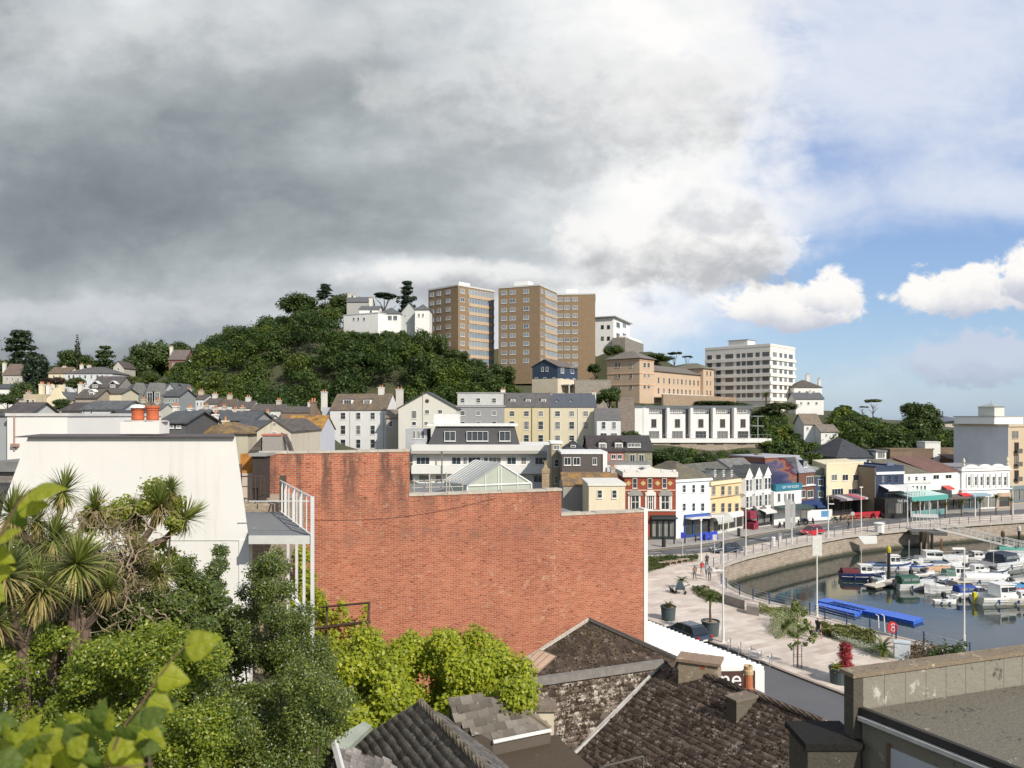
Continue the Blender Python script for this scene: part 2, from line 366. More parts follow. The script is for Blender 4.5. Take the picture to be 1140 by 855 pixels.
# facade line (continues left behind the brick building and right beyond the frame)
facade=[(-4,108),(8,108)]+line([(722,601),(758,598),(820,590),(862,584.5),(919,577.5),(975,572.5),(1022,570),(1105,563),(1140,560)])+[(170,185)]
kerbA=[(-4,101),(8,102)]+line([(722,611.6),(780,605.5),(820,599),(840,594.5),(890,586.5),(930,580.5),(980,576.3),(1030,573),(1140,566.5)])+[(175,172)]
kerbB=[(-4,92)]+line([(700,618.3),(722,618),(776,616.5),(820,610.5),(855,603.5),(890,597.3),(925,591.5),(960,587),(1000,582.3),(1026,579.3),(1070,575.5),(1140,572)])+[(180,160)]
quayF=line([(796,632),(812,625),(830,619.5),(850,615),(877,608.5),(900,604),(921,600),(940,596.5),(967,593.5),(1026,587.5),(1080,583.5),(1140,579.5)])+[(180,142)]
quayN=line([(1200,768),(1083,731),(1032,718),(972,703),(922,689),(889,678.5),(860,672),(842,667),(827,662),(812,655),(801,645)])
harbour=quayF+[(200,60),(95,15)]+quayN
kerbS=[(60,-12)]+line([(1040,813),(945,775),(880,750),(800,718),(724,692)])+[(7,82),(-2,92)]   # kerb of the side street
prom=[(60,-12),(95,15)]+quayN+quayF+[(180,160)]+kerbB[::-1][1:-1]+[(7,82)]+kerbS[1:-2][::-1]
def slab(name,poly,z0,z1,mat,kind='structure'):
    m=MB(); bm=bmesh.new(); vs_=[bm.verts.new((p[0],p[1],z1)) for p in poly]; f=bm.faces.new(vs_)
    r=bmesh.ops.extrude_face_region(bm,geom=[f]); 
    for e in r['geom']:
        if isinstance(e,bmesh.types.BMVert): e.co.z=z0
    bmesh.ops.triangulate(bm,faces=[f for f in bm.faces if len(f.verts)>4]); bmesh.ops.recalc_face_normals(bm,faces=bm.faces)
    me=bpy.data.meshes.new(name); bm.to_mesh(me); bm.free(); me.materials.append(mat); return link(name,me,kind=kind)
def m_paving():
    m,N,p,o=newmat('paving'); v=N.obj(); x,y,z=N.sep(v)[0:3]
    a=N.comb(N.m('ADD',K2(N,x,.87),K2(N,y,.5)),N.m('SUBTRACT',K2(N,y,.87),K2(N,x,.5)),0)
    b=N.brick(a,.9,.45,(.45,.35,.29),(.70,.62,.53),(.34,.29,.24),.012)
    n=N.n.new('ShaderNodeTexBrick'); 
    c=N.brick(a,2.2,.9,(.38,.28,.22),(.80,.72,.62),(.5,.44,.4),.0)
    col=N.mix(.5,b[0],c[0]); col=N.mix(.35,col,N.mix(N.noise(v,.7,5,.6),(.3,.25,.22),(.7,.62,.56)))
    N.set(p.inputs['Base Color'],col); p.inputs['Roughness'].default_value=.8; return m
def K2(N,a,k): return N.m('MULTIPLY',a,k)
def m_asphalt(c=(.095,.095,.1)):
    m,N,p,o=newmat('asphalt'); v=N.obj()
    n=N.noise(v,.25,5,.65); f=N.noise(v,14,3,.7)
    col=N.mix(n,sc(c,.7),sc(c,1.35)); col=N.mix(K2(N,f,.3),col,sc(c,1.9))
    N.set(p.inputs['Base Color'],col); p.inputs['Roughness'].default_value=.75; return m
MP=m_paving(); MASP=m_asphalt(); MKERB=m_plain((.45,.42,.38),.8,.15,1.5)
MQUAY=None
def m_quay():
    m,N,p,o=newmat('quay_stone'); v=N.obj(); x,y,z=N.sep(v)[0:3]
    vv=N.comb(N.m('ADD',x,y),z,0); vv=N.vm('ADD',vv,N.vm('MULTIPLY',N.noise(v,1.2,2,out=1),(.2,.15,0)))
    b=N.brick(vv,.9,.38,(.23,.19,.15),(.42,.36,.29),(.15,.13,.11),.03)
    col=N.mix(.45,b[0],N.mix(N.noise(v,.9,7,.7),(.14,.11,.09),(.52,.43,.34)))
    wet=N.sm(N.m('ADD',z,K2(N,N.noise(v,.8,4),.5)),-2.6,-2.0)      # weed line above the water
    col=N.mix(wet,(.055,.055,.035),col)
    N.set(p.inputs['Base Color'],col); p.inputs['Roughness'].default_value=.9; N.set(p.inputs['Normal'],N.bump(N.noise(v,4,5),.6,.1)); return m
MQUAY=m_quay()
o=slab('promenade',prom,-6,0,MP)
o.data.materials.append(MQUAY)
for f in o.data.polygons:
    if abs(f.normal.z)<.5: f.material_index=1
road=kerbB+kerbA[::-1]
slab('road',road,-2,-.12,MASP)
pave=kerbA+facade[::-1]
far_pav=slab('pavement',pave,-2,0.0,m_plain((.34,.32,.30),.85,.18,.8))
town=[(-60,-12),(60,-12)]+kerbS[1:-1]+[(-2,88),(-60,86)]
slab('side_street',town,-2,-.12,MASP)
def strip_along(name,pts,w,z0,z1,mat,label=None,off=0,kind='structure'):
    """thin raised strip following a polyline, w to its left"""
    m=MB(); n=len(pts); L=[];Rr=[]
    for i,p in enumerate(pts):
        a=Vector(pts[max(i-1,0)][:2]); b=Vector(pts[min(i+1,n-1)][:2]); d=(b-a).normalized(); nn=Vector((-d.y,d.x))
        q=Vector(p[:2]); L.append(q+nn*(off+w)); Rr.append(q+nn*off)
    for i in range(n-1):
        b_=[(Rr[i].x,Rr[i].y,z0),(Rr[i+1].x,Rr[i+1].y,z0),(L[i+1].x,L[i+1].y,z0),(L[i].x,L[i].y,z0)]
        m.hexa(b_,[(q[0],q[1],z1) for q in b_])
    o=m.build(name,mat); o['kind']=kind
    return o
strip_along('kerb',kerbB[1:-1],.3,-.5,.012,MKERB,off=-.3)
strip_along('kerb',kerbA[1:-1],.3,-.5,.012,MKERB)
strip_along('kerb',kerbS[1:-1],.3,-.5,.012,m_plain((.3,.25,.21),.8,.2,1.5),off=-.3)
MLINE=m_plain((.62,.61,.58),.7,.2,3)
MLY=m_plain((.55,.42,.12),.7,.2,3)
strip_along('road_marking',kerbA[2:-2],.12,-.13,-.112,MLY,off=-.6)
strip_along('road_marking',kerbB[2:-2],.12,-.13,-.112,MLY,off=.5)
m=MB()
mid=[((a[0]+b[0])/2,(a[1]+b[1])/2) for a,b in zip(line([(722,611.6),(780,605.5),(840,594.5),(890,586.5),(930,580.5),(980,576.3),(1030,573)]),line([(722,618),(776,616.5),(855,603.5),(890,597.3),(925,591.5),(975,585),(1026,579.3)]))]
for a,b in zip(mid[:-1],mid[1:]):
    a=Vector(a);b=Vector(b); L=(b-a).length; d=(b-a)/L; nn=Vector((-d.y,d.x))*.06; t=0
    while t+2<L:
        p=a+d*t;q=a+d*(t+2); b_=[(p.x-nn.x,p.y-nn.y,-.13),(q.x-nn.x,q.y-nn.y,-.13),(q.x+nn.x,q.y+nn.y,-.13),(p.x+nn.x,p.y+nn.y,-.13)]
        m.hexa(b_,[(k[0],k[1],-.112) for k in b_]); t+=6
m.build('road_marking',MLINE,kind='structure')
# coping stones of the quays
cop=m_plain((.42,.38,.33),.85,.2,.9)
strip_along('quay_coping',quayF,.5,-.3,.05,cop,off=-.42)
strip_along('quay_coping',quayN,.5,-.3,.05,cop,off=-.42)
# ---------------------------------------------------------------- water
def m_water():
    m,N,p,o=newmat('harbour_water'); v=N.obj()
    p.inputs['Base Color'].default_value=(.018,.03,.027,1); p.inputs['Roughness'].default_value=.04; p.inputs['Specular IOR Level'].default_value=.75; p.inputs['IOR'].default_value=1.4
    w=N.noise(v,1.6,4,.6,.3); w2=N.noise(v,.35,3,.5)
    N.set(p.inputs['Normal'],N.bump(N.m('ADD',w,N.m('MULTIPLY',w2,1.5)),.09,.06)); return m
MB().quad((-4000,-100,-3.05),(4000,-100,-3.05),(4000,8000,-3.05),(-4000,8000,-3.05)).build('water',m_water(),kind='structure')
# ---------------------------------------------------------------- buildings
WINC={}
def win_mesh(w,h,style,fm,gm,depth=.07):
    key=(round(w,2),round(h,2),style,fm.name,gm.name)
    if key in WINC: return WINC[key]
    t=min(.065,w*.09) if style!='thick' else .15
    f=MB(); y0,y1=-depth,.02
    f.box(-w/2,w/2,y0,y1,h/2-t,h/2); f.box(-w/2,w/2,y0,y1,-h/2,-h/2+t); f.box(-w/2,-w/2+t,y0,y1,-h/2+t,h/2-t); f.box(w/2-t,w/2,y0,y1,-h/2+t,h/2-t)
    b=t*.6
    if style in('sash','thick','bars'): f.box(-w/2+t,w/2-t,y0+.01,y1,-b/2,b/2)
    if style in('cross','bars','thick'): f.box(-b/2,b/2,y0+.012,y1,-h/2+t,h/2-t)
    if style=='cross': f.box(-w/2+t,w/2-t,y0+.01,y1,h*.18,h*.18+b)
    if style.startswith('n'):
        k=int(style[1:]); 
        for i in range(1,k): x=-w/2+w*i/k; f.box(x-b/2,x+b/2,y0+.012,y1,-h/2+t,h/2-t)
    if style!='bare': f.box(-w/2-.05,w/2+.05,-depth-.05,.02,-h/2-.08,-h/2-.005)
    p=MB(); p.box(-w/2+t*.7,w/2-t*.7,-.02,.015,-h/2+t*.7,h/2-t*.7)
    WINC[key]=(f.mesh(fm),p.mesh(gm)); WINC[key][0].name='window'; WINC[key][1].name='pane'
    return WINC[key]
class Bld:
    def __init__(s,name,label,cat,x0,D0,x1,D1=None,yb=None,zb=None,dep=8,group=None,gp=True,base=None):
        if D1 is None: D1=D0
        A=Vector(((x0-CX)*D0/F,D0,0)); B=Vector(((x1-CX)*D1/F,D1,0)); s.A=A
        s.L=(B-A).length; s.ang=math.atan2(B.y-A.y,B.x-A.x); s.ud=(B-A).normalized(); s.nd=Vector((-s.ud.y,s.ud.x,0))
        s.zb=zb if zb is not None else ZC-(yb-CY)*D0/F; s.dep=dep
        s.root=thing(name,label,cat,(A.x,A.y,s.zb),s.ang,group)
        if gp:
            for uu in (0,s.L):
                for nn in (0,dep):
                    q=A+s.ud*uu+s.nd*nn; GP.append((q.x,q.y,s.zb-(6.5 if D0>221 and x0<680 else 1.5)))
        s.roofn=0
    def uz(s,px,py,n=0):
        d=Vector(((px-CX)/F,1,-(py-CY)/F)); q=s.A+s.nd*n; t=q.dot(s.nd)/d.dot(s.nd); w=d*t-s.A
        return w.dot(s.ud), d.z*t+ZC-s.zb
    def nz(s,px,py,u):
        d=Vector(((px-CX)/F,1,-(py-CY)/F)); q=s.A+s.ud*u; t=q.dot(s.ud)/d.dot(s.ud); w=d*t-s.A
        return w.dot(s.nd), d.z*t+ZC-s.zb
    def z(s,py,px=None,n=0):
        return s.uz(px if px is not None else s.pxmid(),py,n)[1]
    def pxmid(s):
        q=s.A+s.ud*s.L/2; return CX+F*q.x/q.y
    def part(s,name,mb,mat,label=None,parent=None): return mb.build(name,mat,parent or s.root,label=label)
    def walls(s,mat,ze,gable=None,rise=0,base=-9,L0=0,L1=None,n0=0,n1=None,name='wall'):
        L1=s.L if L1 is None else L1; n1=s.dep if n1 is None else n1; s.ze=ze; m=MB()
        if gable=='x': m.prism([(n0,base),(n1,base),(n1,ze),((n0+n1)/2,ze+rise),(n0,ze)],'x',L0,L1)
        elif gable=='y': m.prism([(L0,base),(L1,base),(L1,ze),((L0+L1)/2,ze+rise),(L0,ze)],'y',n0,n1)
        else: m.box(L0,L1,n0,n1,base,ze)
        return s.part(name,m,mat)
    def roof(s,kind,mat,rise,ze=None,o=.3,L0=0,L1=None,n0=0,n1=None,t=.14,ou=None,inset=None):
        L1=s.L if L1 is None else L1; n1=s.dep if n1 is None else n1; ze=s.ze if ze is None else ze; m=MB(); ou=o if ou is None else ou
        e=.01
        if kind=='x':
            c=(n0+n1)/2; h=(n1-n0)/2; sl=rise/h
            m.prism([(n0-o,ze-o*sl+e),(c,ze+rise+e),(n1+o,ze-o*sl+e),(n1+o,ze-o*sl+t+e),(c,ze+rise+t+e),(n0-o,ze-o*sl+t+e)],'x',L0-ou,L1+ou)
        elif kind=='y':
            c=(L0+L1)/2; h=(L1-L0)/2; sl=rise/h
            m.prism([(L0-o,ze-o*sl+e),(c,ze+rise+e),(L1+o,ze-o*sl+e),(L1+o,ze-o*sl+t+e),(c,ze+rise+t+e),(L0-o,ze-o*sl+t+e)],'y',n0-ou,n1+ou)
        elif kind in('hip','mansard'):
            z0=ze+e; a=L0-o;b=L1+o;c=n0-o;d=n1+o
            m.box(a,b,c,d,z0,z0+.12); z1=z0+.121
            if kind=='hip':
                hh=min(b-a,d-c)/2 if inset is None else inset
                if (b-a)>=(d-c): r0=(a+hh,(c+d)/2,z1+rise);r1=(b-hh,(c+d)/2,z1+rise)
                else: r0=((a+b)/2,c+hh,z1+rise);r1=((a+b)/2,d-hh,z1+rise)
                p=[(a,c,z1),(b,c,z1),(b,d,z1),(a,d,z1)]
                if (b-a)>=(d-c): m.quad(p[0],p[1],r1,r0);m.quad(p[1],p[2],r1);m.quad(p[2],p[3],r0,r1);m.quad(p[3],p[0],r0)
                else: m.quad(p[0],p[1],r0);m.quad(p[1],p[2],r1,r0);m.quad(p[2],p[3],r1);m.quad(p[3],p[0],r0,r1)
                m.quad(*p[::-1])
            else:
                i=inset or rise*.4
                p=[(a,c,z1),(b,c,z1),(b,d,z1),(a,d,z1)]; q=[(a+i,c+i,z1+rise),(b-i,c+i,z1+rise),(b-i,d-i,z1+rise),(a+i,d-i,z1+rise)]
                m.hexa(p,q)
        elif kind=='flat':
            m.box(L0-o,L1+o,n0-o,n1+o,ze+e,ze+e+rise)
        elif kind=='mono':   # rises towards the back
            sl=rise/(n1-n0); m.prism([(n0-o,ze-o*sl+e),(n1+o,ze+rise+o*sl+e),(n1+o,ze+rise+o*sl+t+e),(n0-o,ze-o*sl+t+e)],'x',L0-ou,L1+ou)
        s.rf=s.part('roof',m,mat); return s.rf
    def parapet(s,mat,z0,h=.5,t=.25,L0=0,L1=None,n0=0,n1=None,name='parapet',out=0.02):
        L1=s.L if L1 is None else L1; n1=s.dep if n1 is None else n1; m=MB(); a,b,c,d=L0-out,L1+out,n0-out,n1+out; z0+=.004
        m.box(a,b,c,c+t,z0,z0+h); m.box(a,b,d-t,d,z0,z0+h); m.box(a,a+t,c+t,d-t,z0,z0+h); m.box(b-t,b,c+t,d-t,z0,z0+h)
        return s.part(name,m,mat)
    def band(s,z0,z1,mat,out=.12,L0=None,L1=None,name='cornice',n1=None,wrap=True):
        L0=0 if L0 is None else L0; L1=s.L if L1 is None else L1; m=MB()
        if wrap: m.box(L0-out,L1+out,-out,(s.dep if n1 is None else n1)+out,z0,z1)
        else: m.box(L0,L1,-out,.02,z0,z1)
        return s.part(name,m,mat)
    def w1(s,u,z,w,h,style='sash',face='f',fm=None,gm=None,n=0,dep=.07):
        fm=fm or WF(); gm=gm or m_glass()
        fr,pn=win_mesh(w,h,style,fm,gm,dep)
        loc={'f':(u,n,z),'r':(s.L+n,u,z),'l':(-n,u,z)}[face]; rz={'f':0,'r':R(90),'l':R(-90)}[face]
        a=link('window',fr,s.root,loc,rz); link('pane',pn,a); return a
    def wins(s,xs,ys,wpx,hpx,style='sash',face='f',fm=None,gm=None,u=None,n=0,skip=(),dep=.07):
        for j,py in enumerate(ys):
            for i,px in enumerate(xs):
                if (i,j) in skip: continue
                if face=='f': 
                    a=s.uz(px-wpx/2,py,n); b=s.uz(px+wpx/2,py,n); c=s.uz(px,py-hpx/2,n)[1]; d=s.uz(px,py+hpx/2,n)[1]
                else:
                    uu=s.L if face=='r' else 0
                    a=s.nz(px-wpx/2,py,uu); b=s.nz(px+wpx/2,py,uu); c=s.nz(px,py-hpx/2,uu)[1]; d=s.nz(px,py+hpx/2,uu)[1]
                s.w1((a[0]+b[0])/2,(c+d)/2,round(abs(b[0]-a[0]),1),round(abs(c-d),1),style,face,fm,gm,n=(n if face=='f' else 0),dep=dep)
    def chimney(s,px,ytop,wpx,n=None,mat=None,pots=2,h=None,potm=None,zbot=None,dn=.8):
        n=s.dep/2 if n is None else n; u,z1=s.uz(px,ytop,n); w=wpx*(s.A.y+n)/F; mat=mat or m_render(OFFW,.6)
        z0=(s.ze-.3) if zbot is None else zbot
        m=MB(); m.box(u-w/2,u+w/2,n-dn/2,n+dn/2,z0,z1-.18); m.box(u-w/2-.08,u+w/2+.08,n-dn/2-.08,n+dn/2+.08,z1-.18,z1)
        c=s.part('chimney',m,mat)
        for k in range(pots):
            q=MB(); uu=u+(k-(pots-1)/2)*w/max(1,pots)*.9; q.lathe([(.14,0),(.12,.45),(.15,.5),(.1,.5)],(uu,n,z1+.005),8); q.build('chimney_pot',potm or m_plain((.45,.2,.11),.8,.2),c)
        return c
    def dormer(s,px,py,wpx,hpx,n,wallm=None,roofm=None,style='bars',kind='flat',back=1.6):
        """box dormer whose face stands at depth n on the roof; px,py centre of its face"""
        u,zc=s.uz(px,py,n); D=(s.A.y+n); w=wpx*D/F; h=hpx*D/F; m=MB()
        m.box(u-w/2,u+w/2,n,n+back,zc-h/2-.3,zc+h/2)
        d=s.part('dormer',m,wallm or m_plain((.6,.6,.58),.7,.1))
        r=MB()
        if kind=='flat': r.box(u-w/2-.1,u+w/2+.1,n-.12,n+back,zc+h/2+.003,zc+h/2+.14)
        else: r.prism([(u-w/2-.15,zc+h/2-.05),(u,zc+h/2+w*.45),(u+w/2+.15,zc+h/2-.05),(u+w/2+.15,zc+h/2+.07),(u,zc+h/2+w*.45+.14),(u-w/2-.15,zc+h/2+.07)],'y',n-.15,n+back)
        r.build('dormer_roof',roofm or m_slate(SLATE),d)
        fr,pn=win_mesh(round(w*.82,1),round(h*.8,1),style,WF(),m_glass()); a=link('window',fr,d,(u,n-.003,zc)); pn.name='pane'
        # glazing shares the dormer window mesh set
        p2=MB(); p2.box(u-w*.36,u+w*.36,n-.03,n-.005,zc-h*.34,zc+h*.34); p2.build('pane',m_glass(),d)
        return d
    def skylight(s,px,py,wpx,hpx,n,rise,half):
        pass
BUFF=(.265,.19,.12); GL=m_glass(); GLL=m_glass((.10,.13,.16),.12,.8); GLD=m_glass((.02,.022,.025),.12,.1)
def m_brickfar(c,bw=.45,rh=.15,var=.18,ms=.01):
    return m_stone(c,bw,rh,var,ms,.85)
# ---- three tower blocks
def tower(label,x0,D0,x1,D1,dep,lx,pent,cfg):
    b=Bld('apartment_tower',label,'tower block',x0,D0,x1,D1,zb=35,dep=dep,group='brown brick tower blocks on the hill')
    H=61-35; b.walls(m_brickfar(BUFF),H-.9,base=-6); b.roof('flat',m_plain((.55,.55,.53),.6,.05),.5,o=.12)
    cor=m_plain((.5,.33,.22),.8,.1); wf=m_plain((.72,.73,.75),.5,.05); bandm=m_plain((.47,.36,.25),.8,.1)
    for k in range(9):
        z=H-2.4-k*2.78
        if cfg=='front':
            b.w1(1.9,z,1.9,1.35,'n2','f',wf,GLL)
            L=b.L-4.6; m=MB(); m.box(4.6,b.L-.15,-.28,.02,z-1.75,z-.72); b.part('balcony_front',m,bandm)
            fr,pn=win_mesh(round(L-.3,1),1.7,'n9',wf,m_glass((.20,.25,.30),.12,.5),.1); a=link('window',fr,b.root,(4.6+L/2-.05,0,z+.03)); link('pane',pn,a)
            for n in lx: b.w1(n,z,1.9,1.3,'n2','l',wf,GLL)
        else:
            for n in lx: b.w1(n,z,1.8,1.3,'n2','f',wf,GLL)
    m=MB(); m.box(*pent[:4],H-.39,H-.39+pent[4]); b.part('plant_room',m,m_plain((.72,.72,.70),.7,.06))
    return b
tower('brown brick tower block standing apart on the left, its lower storeys behind trees',510,235,550,247,14.4,(4.7,9.2,12.6),(6,11,6,10,2.3),'front')
tower('widest brown brick tower block in the middle, three rows of windows and a blank corner',601,235,620,250,14.4,(4.7,9.4,12.4),(5,10,6,11,2.4),'front')
tower('brown brick tower block on the right, partly behind the middle tower',617,253.6,662.5,252,16,(1.9,4.4,7.1),(4,8,4,9,2.2),'flat')
# ---- white house beside the towers
b=Bld('hillside_villa','white modernist house with overhanging flat roof right of the brown towers','house',683,280,701,302,yb=386,dep=14)
b.walls(m_render(WHITE,.1),b.z(353,683)); b.roof('flat',m_plain((.35,.34,.33)),.35,o=1.0)
b.wins([670.7,677.5],[364,376.7],3.2,4,'n2','l',GLD); b.wins([688,695],[362,374],4,6,'n2','f'); 
m=MB(); m.box(-2,b.L+3,-5,0,-6,b.z(384,683)-b.z(386,683)+2.5); b.part('terrace',m,m_stone((.25,.23,.2))); m=MB()
m.box(8,b.L+8,-3,4,0,5); b.part('wing',m,m_render(WHITE,.1)); b.w1(10,3.4,3,1.6,'n3','f',n=-3)
# ---- navy clad house
b=Bld('clad_house','navy clad gabled house on a cream ground floor below the towers','house',620.7,200,643,210,yb=435,dep=7.9)
ze=b.z(407.5,620.7); b.walls(m_plain((.035,.055,.09),.6,.15,3),ze,'x',1.9,base=3.3)
m=MB(); m.box(-.08,b.L+.08,-.08,7.98,-5,3.3); b.part('ground_floor',m,m_render((.6,.52,.4),.2)); b.roof('x',m_slate((.14,.12,.1)),1.9,o=.35)
b.wins([604,609],[411],2.6,5,'plain','l'); b.wins([597,606.5,616.7],[422.5],3,5,'sash','l'); b.wins([626,637],[412],3.4,7,'plain','f'); b.wins([625,632,639],[425],3,7,'plain','f')
m=MB()
for u in (2,5.2,8.5,11.5): m.box(u-.12,u+.12,-2.6,-2.35,-2,1.6)
m.box(1.8,11.8,-2.7,0,1.6,1.85); m.box(1.8,11.8,-2.7,-2.6,2.7,2.8); b.part('balcony',m,m_plain((.7,.66,.6)))
# ---- pink hotel
PINK=(.53,.40,.29); PK2=(.62,.5,.38)
b=Bld('grand_hotel','long peach coloured hotel with corner pavilions and a pale balcony on the hillside','hotel',712,225,728,232,yb=443,dep=11.5)
z1=b.z(398.8,712); b.walls(m_render(PINK,.2),z1); b.roof('hip',m_slate((.17,.15,.13),steep=2),2.6,o=.7)
for zz in (z1-.6,z1*.62,z1*.33): b.band(zz,zz+.3,m_plain((.66,.42,.27)),.14)
FWM=m_plain((.62,.55,.46),.6,.05)
b.wins([686,689.5,702.6],[406.5,418.4,430.5],2.6,5,'sash','l',FWM); b.wins([717.5,722],[406.5,417.5,430],2.6,5.5,'sash','f',FWM)
# wing & second pavilion in the same local frame
def addwing(b,u0,u1,n0,n1,ze,mat,roofkind,rise,rm):
    s=(b.L,b.dep,b.ze); b.walls(mat,ze,L0=u0,L1=u1,n0=n0,n1=n1,name='wing'); b.roof(roofkind,rm,rise,ze,o=.5,L0=u0,L1=u1,n0=n0,n1=n1); b.L,b.dep,b.ze=s
uw=b.uz(782,430)[0]; zw=b.z(412,728)
addwing(b,b.L+.01,uw,.8,11,zw,m_render(PINK,.2),'x',2.2,m_slate((.16,.14,.12)))
addwing(b,uw+.01,uw+9,-.3,12,zw+2.2,m_render(PINK,.15),'hip',2.2,m_slate((.17,.16,.12),(.25,.2,.1),.2))
for i,px in enumerate((733,739,745,750,754.5,759,763.5,768,772.5,777)):
    for py in (421.5,434):
        u=b.uz(px,430,.8)[0]; b.w1(u,(zw-3.0 if py<425 else zw-6.4),1.15,1.9,'sash','f',FWM,n=.8)
for k in range(3):
    for du in (3,6): b.w1(uw+du,zw+.6-k*3.4,1.1,1.8,'sash','f',FWM,n=-.3)
m=MB(); m.box(b.L+1,uw-1,-2.2,.75,zw-8.6,zw-8.3); 
u=b.L+1
while u<uw-1: m.box(u,u+.12,-2.2,-2.1,zw-11.5,zw-7.3); u+=1.4
m.box(b.L+1,uw-1,-2.2,-2.12,zw-7.4,zw-7.25); m.box(b.L+1,uw-1,-2.16,-2.13,zw-8.3,zw-7.5); b.part('balcony',m,m_plain((.68,.66,.6),.4))
m=MB(); m.box(0,uw+10,-8,-7.4,-4,1.0); b.part('terrace_wall',m,m_stone((.33,.25,.18)))
# ---- white apartment block
b=Bld('apartment_block','white six storey apartment block with ribbon windows beside the peach hotel','apartment block',857.5,255,885,270,yb=446,dep=24.8)
H=b.z(383.7,857.5); WM=m_render((.74,.71,.66),.08); b.walls(WM,H-.5); b.roof('flat',m_plain((.5,.48,.45)),.25,o=-.3); b.parapet(WM,H-.5,.9,.3,out=.1)
fm=m_plain((.5,.5,.5)); 
for k in range(6):
    z=H-3.2-k*2.82
    m=MB(); m.box(-.35,b.L+.35,-.35,b.dep,z-2.05,z-.95); b.part('balcony_band',m,WM)
    for px,w in ((800,1.9),(812,3.2),(822,1.5),(828,1.5),(835,2.3),(843.5,1.6),(852.6,2.6),(790,2.0)):
        b.w1(b.nz(px,420,0)[0],z,w,1.7,'n2','l',fm,m_glass((.06,.065,.07),.2,.2),dep=.03)
    for px,w in ((862.5,3.4),(869.2,2.4),(874.5,2.4),(880.3,3.6)):
        b.w1(b.uz(px,420)[0],z,w,1.7,'n2','f',fm,m_glass((.10,.11,.12),.2,.3),dep=.03)
n0,n1=b.nz(836.5,380,6)[0],b.nz(815.4,380,6)[0]
m=MB(); m.box(3,9,n0,n1,H,H+2.6); b.part('plant_room',m,WM); m=MB(); m.box(2.7,9.3,n0-.3,n1+.3,H+2.605,H+2.8); b.part('plant_room_roof',m,m_plain((.3,.29,.28)))
# ---- villas right of the block
def house(name,label,x0,x1,D,yb,ye,yr,wall,roofm,dep=8,kind='x',D1=None,win=None,cat='house',chim=(),o=.3,group=None,gable=None,inset=None,cn=None):
    b=Bld(name,label,cat,x0,D,x1,D1,yb=yb,dep=dep,group=group); ze=b.z(ye,x0)
    if kind=='y': rr=b.z(yr,(x0+x1)/2)-ze; b.walls(wall,ze,'y',rr)
    elif kind=='x': rr=b.z(yr,(x0+x1)/2,dep/2)-ze; b.walls(wall,ze,'x',rr)
    else: rr=b.z(yr,(x0+x1)/2,dep/2 if kind=='hip' else 0)-ze; b.walls(wall,ze)
    rr=max(rr,.3)
    b.roof(kind,roofm,rr,o=o,inset=inset); b.rise=rr
    if win:
        for w in win: b.wins(*[q for q in w if not isinstance(q,dict)],**(w[-1] if isinstance(w[-1],dict) else {}))
    for c in chim: b.chimney(*c[:3],**(c[3] if len(c)>3 else {}))
    return b
SL=m_slate(SLATE); SLB=m_slate((.10,.085,.075)); SLG=m_slate((.11,.115,.12)); MOSS=m_slate((.13,.1,.07),(.30,.17,.04),.45); SLM=m_slate((.10,.085,.065),(.2,.16,.07),.3)
WHR=m_render(WHITE,.18); GRYR=m_render((.33,.34,.35),.3); CRM=m_render(CREAM,.2)
house('villa','white villa with dark hipped roof beside the white apartment block',884,915,262,452,431.5,423.5,WHR,SLB,9,'hip',win=[([890,898,906],[437],2.5,3.5,'sash')],chim=((899,417,3.5),(912,422,2.6)))
house('villa','low white wing house below the hipped villa on the slope',886,917,250,457,444,437.5,WHR,SLG,7,'x',win=[([892,900,909],[449],2.5,3,'sash')],chim=((901.5,436,3.4),))
house('cottage','white cottage with brown roof among the trees, uphill one',895,914,200,484,472,461,WHR,m_slate((.2,.16,.12)),7,'x',win=[([899],[477],2.5,3,'sash')])
house('cottage','white cottage with brown roof among the trees, downhill one',914,933,196,490,480.5,473,WHR,m_slate((.2,.17,.14)),7,'x',win=[([920,928],[484.5],2.2,2.5,'sash')])
# ---- white villas above the wood, left of the towers
house('villa','long white flat roofed house above the wood left of the towers',382.5,421,232,370,351.5,350,WHR,m_plain((.5,.5,.5)),9,'flat',D1=226,win=[([394,399,405.5],[355],2.2,3.2,'plain'),([413],[347.5],2.5,3,'plain')],o=.1)
b=house('villa','white gable fronted house above the wood, with grey roof behind',400,421,234,368,344.5,341,WHR,SLG,9,'x',win=[([413],[347],3,3.5,'plain')],chim=((413,332,4),))
house('bungalow','white bungalow with grey hipped roof and cream window bay above the wood',421,446,230,368,349.5,343,WHR,SLG,8,'hip',win=[([434,440],[354],4.5,5.5,'n3')])
house('villa','grey gabled house above the wood against the first tower',446,466,232,362,349,337,m_render((.45,.47,.46),.2),SLG,10,'y',win=[([451],[352],2,3,'plain')])
house('villa','white house with balcony between the grey gable and the first tower',462,478,228,362,345,340,WHR,SLG,8,'hip',win=[([466.5,471],[351],2.6,4,'n2')])
house('cottage','grey stone house half hidden at the top of the wood',386,412,262,360,336,331,m_render((.4,.4,.38),.3),SLG,8,'x',chim=((389,327,4),(395,329,3)))
